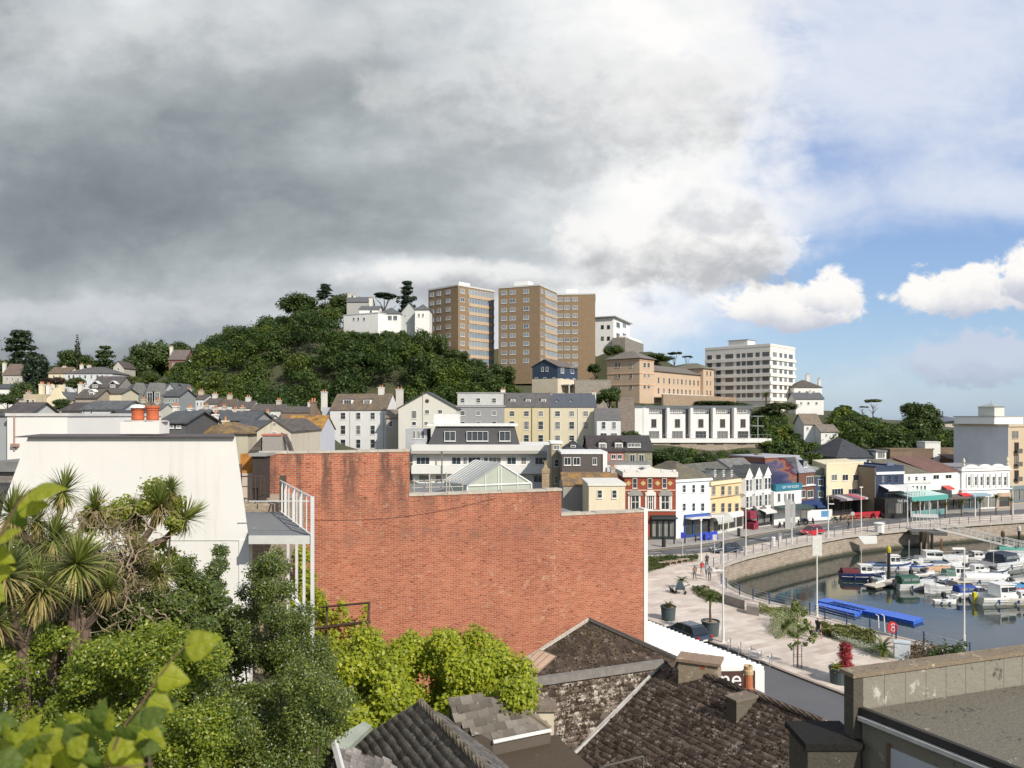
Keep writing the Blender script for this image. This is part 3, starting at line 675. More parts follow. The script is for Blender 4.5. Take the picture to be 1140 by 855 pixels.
# ---- left hillside
SH=dict(var=0)
house('tudor_house','half timbered house with brown roof at the far left under the cedar',3,25,270,433,417,405.5,m_render((.5,.48,.43),.4),m_slate((.16,.12,.1)),9,'x',win=[([8,14,20],[422],1.8,3.5,'cross')],chim=((5,404,3.2),))
house('villa','cream house with brown roof between the dark round tree and the long white house',54,75,258,428,415.5,409,CRM,m_slate((.15,.11,.08)),8,'x',win=[([60,67],[419],2,2.6,'sash')],chim=((72,408,4),))
house('villa','long pale hip roofed house with two white chimneys on the left hillside',72,125,245,432,416,409,m_render((.62,.64,.66),.2),m_slate((.11,.10,.10)),11,'hip',win=[([77,82,89,95,102,108.5,114],[419.5],2.6,4,'sash'),([77,82,90,96],[426],2.2,3.4,'sash')],chim=((91,406,3),(99.5,407,3.6)))
house('villa','plain white block with dark slate roof at the left edge',-8,19,200,449,432.5,428,WHR,SL,8,'x',win=[([4,10,16],[439],1.8,2.6,'sash')])
house('villa','small gabled house between round trees on the left hillside',126,138,262,417,409,402,m_render((.5,.47,.42),.3),SLB,8,'y',win=[([132],[411],2,2.5,'sash')])
b=Bld('chapel_hall','cream hall with curved gable and cream chimneys above the white wall','hall',52.5,150,73,yb=462,dep=12)
ze=b.z(443,52.5); pr=[(0,-6),(b.L,-6),(b.L,ze-.2),(b.L-.2,ze+.1),(b.L*.8,ze+.5),(b.L*.66,ze+1.5),(b.L*.55,ze+2.0),(b.L*.45,ze+2.0),(b.L*.34,ze+1.5),(b.L*.2,ze+.5),(.2,ze+.1),(0,ze-.2)]
m=MB(); m.prism(pr,'y',-.15,.5); b.part('gable_wall',m,CRM); b.ze=ze-1
b.walls(CRM,ze-1,'y',2.2,n0=.51); b.roof('y',SLG,2.2,o=.05,n0=.6)
m=MB(); m.box(-4.4,-.01,-.6,5,-6,b.z(439,45)); m.box(-3.6,-.5,-.605,-.5,b.z(439,45)-.6,b.z(439,45)-.3); b.part('entrance_block',m,m_render((.5,.42,.3),.5))
m=MB(); m.box(b.L+.01,b.L+2.4,1,8,-6,b.z(446,80)); b.part('wing',m,CRM); b.roof('mono',SLG,1.2,b.z(446,80),o=.2,L0=b.L+.01,L1=b.L+2.4,n0=1,n1=8)
b.chimney(46.6,427.5,4.2,n=4,mat=CRM,zbot=2,pots=3); b.chimney(54,428.5,3.2,n=6,mat=WHR,zbot=2)
m=MB(); m.box(-5.3,-4.41,-.6,3,-6,b.z(446,30)); b.part('low_wing',m,m_render((.5,.45,.35),.4))
for px in (31,37): b.w1(b.uz(px,448,-.6)[0],b.z(449,px,-.6),.7,1.6,'plain',n=-.61)
b=house('stone_cottage','stone cottage with slate roof and a small white gabled dormer',84,107,150,456,443,434,m_stone((.36,.31,.25)),SLB,7,'x',chim=((90,427.5,4),))
b.dormer(102,438.7,5.5,5,1.2,kind='gable',wallm=WHR,roofm=WHR)
house('outbuilding','blank cream wall with brown slate roof between the stone cottage and the grey chapel row',109,135,155,455,438,433,m_render((.62,.56,.42),.15),SLB,7,'x')
b=house('tudor_house','dark half timbered house with two white trimmed gables on the left hillside',100,130,190,440,431,419.5,m_render((.3,.28,.26),.4),m_slate((.09,.08,.08)),9,'x',chim=((119,420,5,dict(mat=m_render((.5,.42,.36),.3))),))
for px in (106,125.5): b.dormer(px,429.5,7,4,-.4,kind='gable',roofm=m_plain((.6,.6,.58)),wallm=m_plain((.12,.11,.1)),style='cross')
b=house('stone_chapel','long grey stone chapel with slate roof, pointed gables and arched doorways',135,187,170,458,440.5,428,m_stone((.17,.165,.165)),m_slate((.06,.062,.068)),11,'x')
for px in (151,167,175):
    m=MB(); u=b.uz(px,440,-.8)[0]; m.prism([(u-1.5,-4),(u+1.5,-4),(u+1.5,b.ze-.3),(u,b.ze+3.0),(u-1.5,b.ze-.3)],'y',-.8,3); b.part('gable',m,m_stone((.2,.2,.19)))
    b.w1(u,b.ze-.6,1.2,2.6,'cross',n=-.81)
for px in (142,162):
    m=MB(); u,zz=b.uz(px,449,0); r=[(u+1.5*math.cos(t),zz+1.4*math.sin(t)) for t in [math.pi*k/8 for k in range(9)]]; q=[(u+1.0*math.cos(t),zz+1.0*math.sin(t)) for t in [math.pi*k/8 for k in range(9)]]
    for k in range(8): m.prism([r[k],r[k+1],q[k+1],q[k]],'y',-.2,0)
    b.part('arch',m,m_plain((.5,.48,.44))); m=MB(); m.prism([(u-1,zz-1.5),(u+1,zz-1.5)]+q,'y',-.05,.01); b.part('door',m,m_plain((.02,.02,.02)))
house('terraced_house','grey gable end house with a small attic window above the terrace',181,199,172,452,438.5,426.5,m_render((.42,.42,.42),.3),SLG,10,'y',win=[([193],[431.5],1.6,2.4,'sash')])
house('terraced_house','grey house with four pale windows below the gable end house',182,199,150,462,441,434,m_render((.28,.30,.30),.3),SL,8,'x',win=[([185,189,193,196.5],[446],1.8,4,'sash'),([186,193],[455],2.2,3.4,'sash')])
tr='slate roofed terrace under the wood'
T=[(199,213,168,444.5,438.5,'pale grey cottage at the left end of the terrace under the wood',(.5,.5,.5),[202,206,210]),
   (213,226.5,168,445,440,'white cottage with three windows second along the terrace under the wood',(.62,.62,.61),[216,220,224]),
   (227,242,165,450,443.5,'white cottage in the middle of the terrace fourth from the right',(.58,.59,.6),[231,237]),
   (242.5,258.5,165,452,444.5,'white cottage beside the telegraph pole in the terrace',(.6,.6,.58),[248,254]),
   (259,279,162,454.5,447,'white cottage with a raked white gable in the terrace under the wood',(.64,.64,.62),[264,271]),
   (279,313,158,457.5,450.5,'widest white cottage of the terrace, in front of the darkest trees',(.64,.63,.6),[285,294,303]),
   (313,348,155,459.5,453,'low brown walled house with a long dark roof at the right end of the terrace',(.25,.17,.12),[326,338])]
for k,(x0,x1,D,ye,yr,lb,c,wx) in enumerate(T):
    house('terraced_cottage',lb,x0,x1,D,470,ye,yr,m_render(c,.25),[SLB,SLB,SLB,m_slate((.12,.09,.07))][k%4],7,'x',win=[(wx,[ye+4.5],2,3.2,'sash')],o=.15,group=tr,
        chim=((x1-2.5,yr-5,5,dict(mat=m_render((.5,.44,.36) if k%2 else (.6,.58,.54),.5),pots=2)),))
house('warehouse','long dark slate roof in front of the terrace at the left',188,217,100,486,474,458,m_plain((.12,.12,.12)),m_slate((.085,.09,.095)),10,'x',win=[([193,207],[478],7,3.5,'n3')],chim=((196,452,5),(212,454,4)))
house('warehouse','long low slate roof running below the white cottages',217,282,112,480,468,459,m_plain((.3,.3,.3)),m_slate((.08,.085,.09)),9,'x',win=[([228],[474.5],7,5,'n2'),([245,258,270],[475],4,5,'sash')],chim=((240,455,4),(262,456,4)))
house('outbuilding','white rear extension with dark roof behind the mossy hipped roof',262,296,105,490,476,468.5,m_render((.55,.56,.57),.25),SL,7,'x',win=[([275,290],[482],3,5,'sash')])
b=house('mossy_roof_house','low house with an ochre mossy hipped roof and cream walls',206,276,85,505,483.5,471,m_render((.5,.46,.36),.5),m_slate((.15,.11,.07),(.33,.2,.05),.5),9,'hip',chim=((240,461,4,dict(mat=WHR,pots=1)),(251,468,5,dict(mat=CRM,pots=1))))
b.dormer(228,475.5,7,4.5,1.5,wallm=WHR)
b=house('gabled_house','cream gable fronted house with two attic openings beside the mossy roofed house',286,324,78,512,480.5,467.7,m_render((.58,.52,.42),.4),SLB,12,'y',win=[([305.5],[472],4,2,'bare'),([305.5],[482],6,2,'bare')],o=.15)
b=house('mossy_roof_house','pale lilac house with an orange lichened roof left of the tall white house',316,357,100,512,479.5,463.5,m_render((.55,.56,.62),.2),m_slate((.2,.12,.05),(.42,.22,.04),.7),8,'x',win=[([338],[487],7.5,8,'sash'),([338],[500],7.5,6,'sash')],o=.15,chim=((349,447,6,dict(mat=m_stone((.2,.15,.12)),pots=2)),))
b.dormer(334,470.7,10,4.5,1.6,wallm=m_plain((.3,.28,.26)))
b=house('bay_cottage','white cottage with grey roof and tall dark windows in front of the stone cottage',91,134,110,482,456,447,m_render((.6,.62,.64),.2),m_slate((.10,.105,.11)),8,'x',win=[([93.5,102],[461],2.6,7,'sash'),([111.5],[463],4,2.5,'n2'),([96,104],[472],3,4,'sash')],chim=((111,450,4.5,dict(mat=WHR,pots=1)),))
b=house('bay_cottage','small cottage with black roof and barge boards left of the grey roofed cottage',68,91,112,482,457.5,449,m_render((.55,.55,.52),.3),m_slate((.07,.06,.06)),8,'x',win=[([77,85],[462],2.2,5,'sash')])
house('gabled_house','grey gable wall with lean slate roof behind the red chimney pots',115,141,90,482,469,457.5,m_render((.38,.37,.36),.3),m_slate((.06,.065,.07)),8,'y')
b=house('brick_outbuilding','low brown brick building with one small white framed window',108,141,60,492,471,469.5,m_brickfar((.17,.09,.06)),m_plain((.2,.13,.1),.8,.2),6,'flat',win=[([125],[478],6,6,'thick')],o=.15)
b=house('warehouse','dark slate building with a row of grey windows right of the red chimney pots',177,206,80,492,471,459,m_plain((.1,.1,.1),.7,.2),m_slate((.075,.08,.085)),9,'x',win=[([183,191,199],[475],5,3.5,'n3')])
house('garden_wall_house','low brown roofed house at the left edge behind the white flat roofed box',-6,24,90,478,468,449,m_render((.55,.55,.53),.3),m_slate((.08,.07,.07)),9,'x')
# ---- mid distance terraces
DW=m_plain((.25,.24,.24)); 
b=house('townhouse','tall white three storey house with mossy roof and two dormers',367.5,430,165,520,456.5,439,m_render((.70,.70,.69),.12),m_slate((.14,.11,.085),(.24,.16,.06),.35),9,'x',D1=163,cat='house',o=.15,
  win=[([382,399,415],[463],5.5,7.5,'sash'),([382,399,415],[478.5,494],5.5,10,'sash')],chim=((424.5,431,6),(361,436,6)))
b.dormer(387,447.7,11,6,1.6,wallm=WHR,style='n3'); b.dormer(408.5,447.7,9,6,1.6,wallm=WHR,style='n2')
m=MB(); m.box(-2.3,-.01,1,8,-5,b.ze+.6); b.part('side_extension',m,m_render((.5,.52,.55),.35)); m=MB()
for px in (390,427): u=b.uz(px,480)[0]; m.tube([(u,-.1,-4),(u,-.1,b.ze-.3)],.06,6)
b.part('drainpipe',m,m_plain((.5,.5,.5)))
house('cottage','small tan roofed house squeezed between the tall white house and the gabled house',430,446,160,510,465,456.5,m_render((.45,.4,.34),.4),m_slate((.2,.16,.12)),7,'x',win=[([435],[472],4,6,'sash')])
b=house('gabled_house','wide white gable fronted house with a round attic window',443.5,508,155,510,454.5,436.5,m_render((.62,.6,.54),.12),m_slate((.09,.095,.1)),11,'y',win=[([461],[461.5],6,9,'plain'),([475.5],[458.5],5,5,'n2'),([490],[458.5],5,5,'n2'),([461,474.5],[471.5],5,4,'plain')],o=.35,chim=((445,433,8,dict(n=3,mat=m_render((.55,.52,.47),.3))),))
m=MB(); u,zz=b.uz(475.5,446.5); m.prism([(u+.42*math.cos(t),zz+.42*math.sin(t)) for t in [6.283*k/14 for k in range(14)]],'y',-.06,.01); b.part('window',m,GLD,label='round attic window')
m=MB(); u=b.uz(471,460)[0]; m.box(u-.06,u+.06,-.15,0,-4,b.ze+3.2); b.part('drainpipe',m,m_plain((.55,.5,.44)))
b=house('townhouse','grey terraced house with a pale boxed attic storey right of the white gable',508,561.6,165,505,453,452.2,m_render((.30,.30,.31),.25),m_plain((.4,.4,.4)),9,'flat',win=[([515,532.5,550],[460],5.5,5,'sash'),([515,532.5,550],[472,485],5.5,6,'sash')],o=.2)
m=MB(); za=b.ze+.4; zt=b.z(438,535,.8); m.box(.2,b.L-.2,.8,8,za,zt); b.part('attic_storey',m,m_plain((.5,.5,.49),.7,.15)); b.ze=zt; b.wins([515,532.5,550],[445.8],5,5.5,'sash',n=.795)
b.roof('flat',m_plain((.3,.3,.3)),.25,zt,o=.1,n0=.8,n1=8)
b=house('townhouse','yellow terraced house with three round topped dormers',561.6,613,165,505,453.5,438,m_render((.58,.50,.32),.35,(.3,.24,.12)),m_slate((.11,.105,.105)),9,'x',win=[([570,586,602],[460.5],5.8,5.8,'sash'),([570,586,602],[473.5],5.8,9.5,'sash'),([570,586,602],[488],5.8,8,'sash')],o=.1,chim=((560,434,5),(613,439,3)))
for px in (571,588,605): b.dormer(px,446.3,5.5,5,1.6,wallm=WHR)
m=MB()
for px in (592,612): u=b.uz(px,460)[0]; m.tube([(u,-.1,-4),(u,-.1,b.ze-.2)],.07,6)
b.part('drainpipe',m,m_plain((.12,.1,.08)))
b=house('townhouse','cream terraced house with two skylights, next to the yellow one',613.2,664,165,505,453.5,438.5,m_render((.62,.56,.42),.15),m_slate((.085,.095,.115),var=.12),9,'x',win=[([620.7,636.5,652],[460.5],5.8,5.8,'sash'),([620.7,636.5,652],[473.5],5.8,8.5,'sash'),([620.7,636.5,652],[487.5],5.8,6,'sash')],o=.1,chim=((661,437,4.5),))
for px in (620,635.5): b.dormer(px,447.5,3,2.5,1.8,wallm=WHR,kind='gable')
m=MB(); u=b.uz(643.5,460)[0]; m.tube([(u,-.1,-4),(u,-.1,b.ze-.2)],.08,6); b.part('drainpipe',m,m_plain((.7,.7,.68)))
b=house('cottage','small white house with slate roof at the right end of the cream terrace',664.5,691,160,500,468,455,m_render((.68,.69,.70),.1),m_slate((.13,.125,.125)),8,'x',win=[([672,683.5],[473.5],4.6,8,'sash'),([672,683.5],[484],7,4,'n2')],o=.1)
# modern white terrace
b=Bld('modern_terrace','row of modern white townhouses with glass bays on a stone base','terrace of houses',705,190,836,yb=487.5,dep=11)
zt=b.z(455.5,770); b.walls(m_plain((.13,.135,.14),.5,.1),zt,base=-.4); ww=m_render((.78,.77,.75),.04)
b.roof('flat',m_plain((.11,.12,.13),.5,.1),.9,o=.5)
m=MB(); m.box(0,3.6,-2.3,0,0,zt+.2); b.part('end_wall',m,ww)
zb2=b.z(461,770,-2.2)
for x0,x1 in ((719,737),(745.5,763),(771.6,789),(796.5,812.5),(820,834.5)):
    u0=b.uz(x0,470,-2.2)[0]; u1=b.uz(x1,470,-2.2)[0]; m=MB()
    m.box(u0,u1,-2.2,-.01,0,zb2); m.box(u0-.7,u0-.02,-2.4,-.01,0,zb2+1.6); o=b.part('bay',m,ww)
    uc=(u0+u1)/2; b.w1(uc,zb2-2.3,1.3,2.1,'n2',n=-2.2,fm=DW,gm=GLD); b.w1(uc,.95,2.7,1.7,'n3',n=-2.2,fm=DW)
    m=MB()
    for k in range(8): m.box(u0+.1+k*(u1-u0-.2)/7-.03,u0+.1+k*(u1-u0-.2)/7+.03,-2.15,-2.1,zb2,zb2+1.0)
    m.box(u0,u1,-2.16,-2.08,zb2+1.0,zb2+1.08); b.part('balcony_rail',m,m_plain((.6,.6,.58)))
    b.w1(uc,zb2+1.1,3.2,1.5,'n4',n=0)
m=MB(); m.box(-.5,b.L+4,-3.6,.0,-1.1,-.05); b.part('terrace_slab',m,ww)
m=MB(); m.box(-.3,b.L+3,-3.2,6,-6,-1.1); b.part('basement_wall',m,m_stone((.36,.30,.24)))
m=MB(); 
for k in range(34): m.box(k*(b.L+3)/33-.02,k*(b.L+3)/33+.02,-3.5,-3.46,-.05,.9)
m.box(-.4,b.L+3.9,-3.51,-3.45,.9,.96); b.part('balcony_rail',m,m_plain((.3,.3,.3)))
for px in (722,752,781,800,826): u=b.uz(px,496,-3.2)[0]; m=MB(); m.box(u-1.2,u+1.2,-3.25,-3.15,-1.6,-1.2); b.part('window',m,GLD)
m=MB(); m.box(b.L-.2,b.L+2.6,-2.2,4,zt-1.9,zt-1.7); m.box(b.L-.2,b.L+2.6,-2.2,4,zt-4.4,zt-4.2); m.box(b.L+1.0,b.L+1.2,-2.1,-1.9,-.05,zt-1.7); b.part('end_balcony',m,m_plain((.25,.26,.27)))
house('retaining_wall','tall rough stone retaining wall between the small white house and the modern terrace',688,706,176,500,444,443,m_stone((.24,.2,.17)),m_stone((.26,.22,.18)),3,'flat',cat='wall',o=.05)
house('retaining_wall','stone retaining wall on the slope under the navy clad house and hotel',640,680,200,446,424,423.4,m_stone((.3,.27,.23)),m_stone((.3,.27,.23)),2,'flat',cat='wall',o=.05)
# grey penthouse building
b=Bld('apartment_building','long white balconied building with a dark grey penthouse on top','apartment building',458,118,616,yb=556,dep=14)
z0=b.z(502,540); b.walls(m_render((.66,.65,.62),.1),z0,n0=1.4); 
m=MB(); m.box(0,b.L,0,b.dep,z0,b.z(495.5,540)); b.part('roof_parapet',m,m_render((.70,.69,.66),.15)); m=MB(); m.box(-.1,b.L+.1,.05,1.4,z0-.45,z0-.004); b.part('soffit',m,m_plain((.4,.38,.35)))
m=MB(); m.box(0,b.L,.02,1.39,b.z(527.5,540),b.z(518.5,540)); b.part('balcony_band',m,m_render((.74,.73,.71),.1)); m=MB(); m.box(0,b.L,.02,1.39,-5,b.z(541,540)); b.part('balcony_band',m,m_render((.6,.6,.58),.2))
m=MB(); m.box(b.L-1,b.L,-.3,5,-5,z0+.5); b.part('end_wall',m,WHR)
for px,w in ((471,15),(508,10),(518,5),(528,14),(541,5),(551,14),(569.5,10),(583,6),(602,13)):
    b.wins([px],[513],w,8,'n%d'%max(2,w//4),gm=m_glass((.03,.045,.06),.1,.35),n=1.4)
for px,w in ((472,12),(489,8),(512,10),(530,10),(548,8),(575,9),(599,10)): b.wins([px],[533],w,8,'n2',n=1.4)
zp=b.z(495.5,540)+.01; zq=b.z(474.5,530,2.5); u0=b.uz(485,480,2.5)[0];u1=b.uz(576.5,480,2.5)[0]
m=MB(); m.hexa([(u0-1.2,2.2,zp),(u1+.3,2.2,zp),(u1+.3,11,zp),(u0-1.2,11,zp)],[(u0,2.7,zq),(u1-.5,2.7,zq),(u1-.5,11,zq),(u0,11,zq)]); b.part('penthouse',m,m_slate((.075,.075,.08),var=.1))
m=MB(); m.box(u0-1.4,u1,2.3,11.3,zq+.005,zq+.4); b.part('penthouse_roof',m,m_plain((.7,.7,.69)))
for px,w in ((501,12),(531.5,24),(562,12)): b.wins([px],[485.5],w,11,'n%d'%(w//6),n=2.3,dep=.2,gm=m_glass((.06,.07,.08),.08,.2))
ua=b.uz(483,467,4)[0]; ub=b.uz(510.5,467,4)[0]; m=MB(); m.box(ua,ub,4,8,zq+.41,b.z(461,500,4)); b.part('roof_room',m,m_render((.7,.68,.66),.2)); 
ua=b.uz(447,490,3)[0]; m=MB(); m.box(ua+.5,u0-1.6,4,10,zp-3,b.z(477.5,460,4)); b.part('side_block',m,m_render((.4,.41,.43),.3)); b.wins([461,466,471],[484],3.5,9,'n2',n=4)
m=MB(); u=b.uz(492,515,-.1)[0]; m.box(u-.1,u+.1,-.1,0,-5,z0); b.part('drainpipe',m,m_plain((.15,.15,.15)))
# buildings between penthouse and harbour row
b=house('tan_house','narrow tan building joined to the right end of the white balconied building',614,625.5,112,560,494,493.3,m_render((.42,.34,.24),.3),WHR,6,'flat',win=[([619.5],[498],7,5,'n2'),([619.5],[515.5],5,8,'sash'),([619.5],[534],4,9,'sash')],o=.15)
b=house('dark_roofed_house','house with black mansard roof and one pale dormer below the cream terrace',626,655,125,520,503.5,491,m_render((.3,.3,.3),.3),m_slate((.04,.045,.05)),8,'hip',o=.1)
b.dormer(638,498,6,6,.8,wallm=WHR)
b=house('brown_block','dark brown flat roofed block with white fascia and three white windows',625.8,675,104,556,505.5,504,m_plain((.10,.085,.08),.7,.2,4),m_plain((.7,.7,.7)),8,'flat',win=[([631.8,642],[513.5],8,8.5,'n2'),([662],[513.5],5,8,'n2')],o=.15)
m=MB(); m.box(b.L-.5,b.L+.1,-.2,1,-4,b.ze); b.part('end_pilaster',m,WHR)
b=house('mews_house','dark roofed mews house with pink wall and two white dormers',656,695,124,530,502,485.5,m_render((.42,.2,.17),.2),m_slate((.06,.05,.05)),9,'x',o=.3,win=[([683,690],[508.5],5,5,'n2')])
for px in (671,689): b.dormer(px,496.6,8.5,7.5,.6,wallm=WHR,kind='gable',roofm=m_slate((.06,.05,.05)))
b=house('mews_house','dark roofed mews house with a glazed dormer and olive stone wall',695.3,726,124,530,501.5,485.5,m_stone((.25,.24,.17)),m_slate((.06,.055,.055)),9,'x',o=.3,win=[([704,714],[510],6,8,'n2')])
b.dormer(706,495.5,18,6,.6,wallm=m_plain((.05,.06,.06)),style='n4')
house('low_building','long low white wall with flat grey roof in front of the mews houses',676,724,120,540,517,515.5,m_render((.6,.6,.6),.3),m_plain((.2,.2,.2)),6,'flat',o=.1)
b=house('mossy_roof_house','low house with an ochre lichened roof left of the cream walled building',627,690,99,560,541,526.5,m_render((.35,.33,.3),.4),m_slate((.17,.12,.08),(.36,.2,.05),.55),8,'x',o=.1,chim=((682,520,5,dict(mat=m_render((.4,.38,.35),.5))),))
b=house('rendered_building','plain cream building with two sash windows left of the ornate brick house',655.5,696,90,585,541,539,m_render((.70,.62,.46),.15),m_plain((.68,.66,.6)),8,'flat',o=.12,win=[([667.7,684],[550],5.5,9.5,'sash')])
b=house('cowl_chimney','tapering stone chimney with a pronged top behind the brick wall',603.5,611.5,52,552,527,526.5,m_stone((.36,.27,.17),.3,.2),m_stone((.36,.27,.17),.3,.2),.6,'flat',cat='chimney',o=.03)
m=MB(); m.hexa([(0,0,b.ze),(b.L,0,b.ze),(b.L,.6,b.ze),(0,.6,b.ze)],[(.17,.17,b.ze+.6),(b.L-.17,.17,b.ze+.6),(b.L-.17,.43,b.ze+.6),(.17,.43,b.ze+.6)]); 
for k in (-1,0,1): m.tube([(b.L/2,.3,b.ze+.55),(b.L/2+.13*k,.3,b.ze+.9)],.035,5)
b.part('chimney_top',m,m_stone((.38,.29,.18),.3,.2))
hs='small cottages crowded between the larger roofs of the left town'
for x0,x1,D,ye,yr,c,r in ((148,162,140,455,449,(.5,.5,.48),SLB),(163,178,136,457,450.5,(.58,.55,.48),SLG),(20,34,175,447,441,(.5,.48,.42),SLB),(282,300,128,469,463,(.6,.6,.58),SLB),(216,232,140,461,456,(.62,.61,.6),SLG),(234,252,138,462,457,(.5,.48,.45),SLB),(254,272,135,463,458,(.6,.6,.6),SL)):
    house('cottage','small plain cottage with one chimney among the crowded roofs of the left town',x0,x1,D,474,ye,yr,m_render(c,.3),r,6,'x',win=[([x0+4,x1-4],[ye+4],2.2,3.4,'sash')],o=.12,group=hs,chim=((x1-2,yr-4.5,4,dict(mat=m_render((.5,.45,.38),.5))),))
def text(name,s,size,loc,rz,mat,parent=None,label=None,ext=.02,rx=90):
    cu=bpy.data.curves.new(name,'FONT'); cu.body=s; cu.size=size; cu.align_x='CENTER'; cu.align_y='CENTER'; cu.extrude=ext
    o=bpy.data.objects.new(name,cu); COL.objects.link(o); me=bpy.data.meshes.new_from_object(o); bpy.data.objects.remove(o)
    me.materials.clear(); me.materials.append(mat); o=link(name,me,parent,loc,0,label); o.rotation_euler=(R(rx),0,rz); return o
def shop(b,u0,u1,h,col,bays=3,fascia=.7,door=True,fcol=None,glass=None,out=.25):
    """shopfront on the ground floor: plinth, piers, glass, fascia"""
    cm=m_plain(col,.5,.15,2); m=MB(); w=(u1-u0)
    m.box(u0,u1,-out,0,h-fascia,h); m.box(u0,u1,-out*.6,0,0,.45)
    for k in range(bays+1):
        x=u0+.12+(w-.24)*k/bays; m.box(x-.12,x+.12,-out*.8,0,.45,h-fascia)
    b.part('shopfront',m,cm); g=MB()
    for k in range(bays):
        x=u0+.12+(w-.24)*k/bays; g.box(x+.13,x+(w-.24)/bays-.13,-.06,-.01,.45,h-fascia)
    b.part('shop_window',g,glass or m_glass((.05,.055,.05),.1,.6))
    if fcol: m=MB(); m.box(u0+.1,u1-.1,-out-.05,-out-.003,h-fascia+.08,h-.08); b.part('fascia_sign',m,m_plain(fcol,.5,.05))
def awning(b,u0,u1,z1,drop,out,col,name='awning',n=0,curved=False,label=None):
    m=MB()
    if curved:
        K=6; pts=[(n-out*math.sin(math.pi/2*k/K),z1-drop*(1-math.cos(math.pi/2*k/K))) for k in range(K+1)]
        m.prism(pts+[(p[0]+.05,p[1]-.05) for p in pts[::-1]],'x',u0,u1)
        m.box(u0,u1,n-out-.02,n-out+.02,z1-drop-.25,z1-drop)
    else:
        m.prism([(n,z1),(n-out,z1-drop),(n-out,z1-drop-.28),(n-out+.04,z1-drop-.28),(n-out+.04,z1-drop-.06),(n,z1-.07)],'x',u0,u1)
    return b.part(name,m,m_plain(col,.7,.08,3),label=label)
# --- ornate brick house
BR=m_brickfar((.30,.075,.045),.3,.1,.2,.012); STW=m_render((.72,.69,.63),.1)
b=Bld('brick_house','ornate red brick and white stone house with diamond panels beside the harbour road','house',695.3,113,752.3,yb=600.4,dep=11)
H=b.z(531,720); b.walls(BR,H,base=-1); zt=b.z(527.5,720)
b.band(H,zt+.3,STW,.3); m=MB(); um=b.uz(724,520)[0]; m.prism([(um-1.9,zt+.3),(um+1.9,zt+.3),(um,zt+1.15)],'y',-.3,.3); 
for px in (697,711,737,750.5): u=b.uz(px,520)[0]; m.box(u-.22,u+.22,-.35,.2,zt+.301,zt+.65)
b.part('pediment',m,STW); b.roof('hip',SLG,1.2,H-.3,o=-.4)
b.band(b.z(546.5,720),b.z(545,720),m_render((.55,.4,.3),.2),.1); b.band(b.z(569,720),b.z(567.5,720),STW,.15)
b.wins([706.7,723.5,739.7],[538],5,11,'sash',fm=STW)
for px in (699.7,716,732,746):
    u,zz=b.uz(px,538); m=MB(); r=.42; m.prism([(u-r,zz),(u,zz-r),(u+r,zz),(u,zz+r)],'y',-.07,0); b.part('diamond_panel',m,m_plain((.5,.38,.16)))
for px,w in ((707.3,10),(724,6),(740.5,10)):
    b.wins([px],[558.8],w,18,'thick',fm=STW); u,zz=b.uz(px,549.5); ww=w*.08; m=MB()
    pts=[(u+(ww+.3)*math.cos(t),zz-.3+.9*math.sin(t)) for t in [math.pi*k/8 for k in range(9)]]; m.prism(pts,'y',-.25,0); b.part('arch_hood',m,STW if w<8 else m_plain((.3,.29,.27),.8,.2))
for k,px in enumerate((700,712,719,729,735,747)):
    u0=b.uz(px,550)[0]; m=MB(); m.box(u0-.14,u0+.14,-.12,0,b.z(567,720),b.z(548,720)); b.part('pilaster',m,STW)
shop(b,4.0,b.L,b.z(573.5,720),(.02,.03,.03),4,.9)
m=MB(); m.box(4.0,b.L+.1,-1.0,-.26,b.z(577,720),b.z(575.5,720)); b.part('awning',m,m_plain((.04,.05,.05)))
# --- white house
b=Bld('townhouse','pale blue white harbour front house with mossy hipped roof and a blue shop below','house',752.5,113.5,791,117,yb=599.8,dep=10)
H=b.z(534.4,752.5); b.walls(m_render((.66,.72,.73),.06),H,base=-1); b.roof('hip',m_slate((.13,.115,.09),(.17,.15,.07),.4),2.4,o=.1,inset=4); b.band(H-.35,H+.05,m_render((.72,.76,.76),.1),.25)
b.wins([761.5,772,782],[544,564.5],4,9,'sash'); shop(b,1.6,b.L-.2,b.z(574,752.5),(.03,.07,.22),3,.8,fcol=(.05,.10,.35))
m=MB(); m.box(1.6,b.L-.6,-1.6,-.3,b.z(578,752.5),b.z(577,752.5)); b.part('awning',m,m_plain((.6,.6,.58)))
for k in range(2):
    x=1.9+1.9*k; m=MB(); m.box(x,x+1.7,-3.2,-3.12,.1,1.2); m.box(x,x+.06,-3.4,-2.9,0,.1); m.box(x+1.64,x+1.7,-3.4,-2.9,0,.1)
    o=m.build('barrier_screen',m_plain((.03,.06,.45),.5,.05)); o.matrix_world=Matrix.Translation(b.root.location)@Matrix.Rotation(b.ang,4,'Z'); tag(o,['blue fabric barrier screen nearest the blue pole sign, outside the blue shop','right hand blue fabric barrier screen outside the blue shop'][k],'barrier','blue screens')
# --- cream house
b=Bld('townhouse','peach cream harbour front house with dark string course and three stone dormers','house',791,117,827,124,yb=595.7,dep=10)
H=b.z(537,791); b.walls(m_render((.72,.54,.30),.12),H,base=-1); b.band(H-.5,H+.1,m_render((.74,.62,.42),.1),.3); b.band(b.z(556,791),b.z(555,791),m_plain((.22,.15,.09)),.08)
b.roof('x',m_slate((.12,.115,.10),(.2,.17,.1),.3),2.5,o=.05)
for px in (796,805.5,814.5): b.dormer(px,526,4,6.5,.5,wallm=m_render((.5,.5,.47),.3),roofm=SLG)
b.wins([794.2,804.4,812,820],[546,565],4,10,'sash',fm=m_plain((.5,.45,.38)))
shop(b,.3,b.L-.1,b.z(574,791),(.6,.58,.55),4,1.0,fcol=(.7,.7,.68)); awning(b,-.9,3.8,3.3,1.1,1.9,(.42,.42,.40),curved=True)
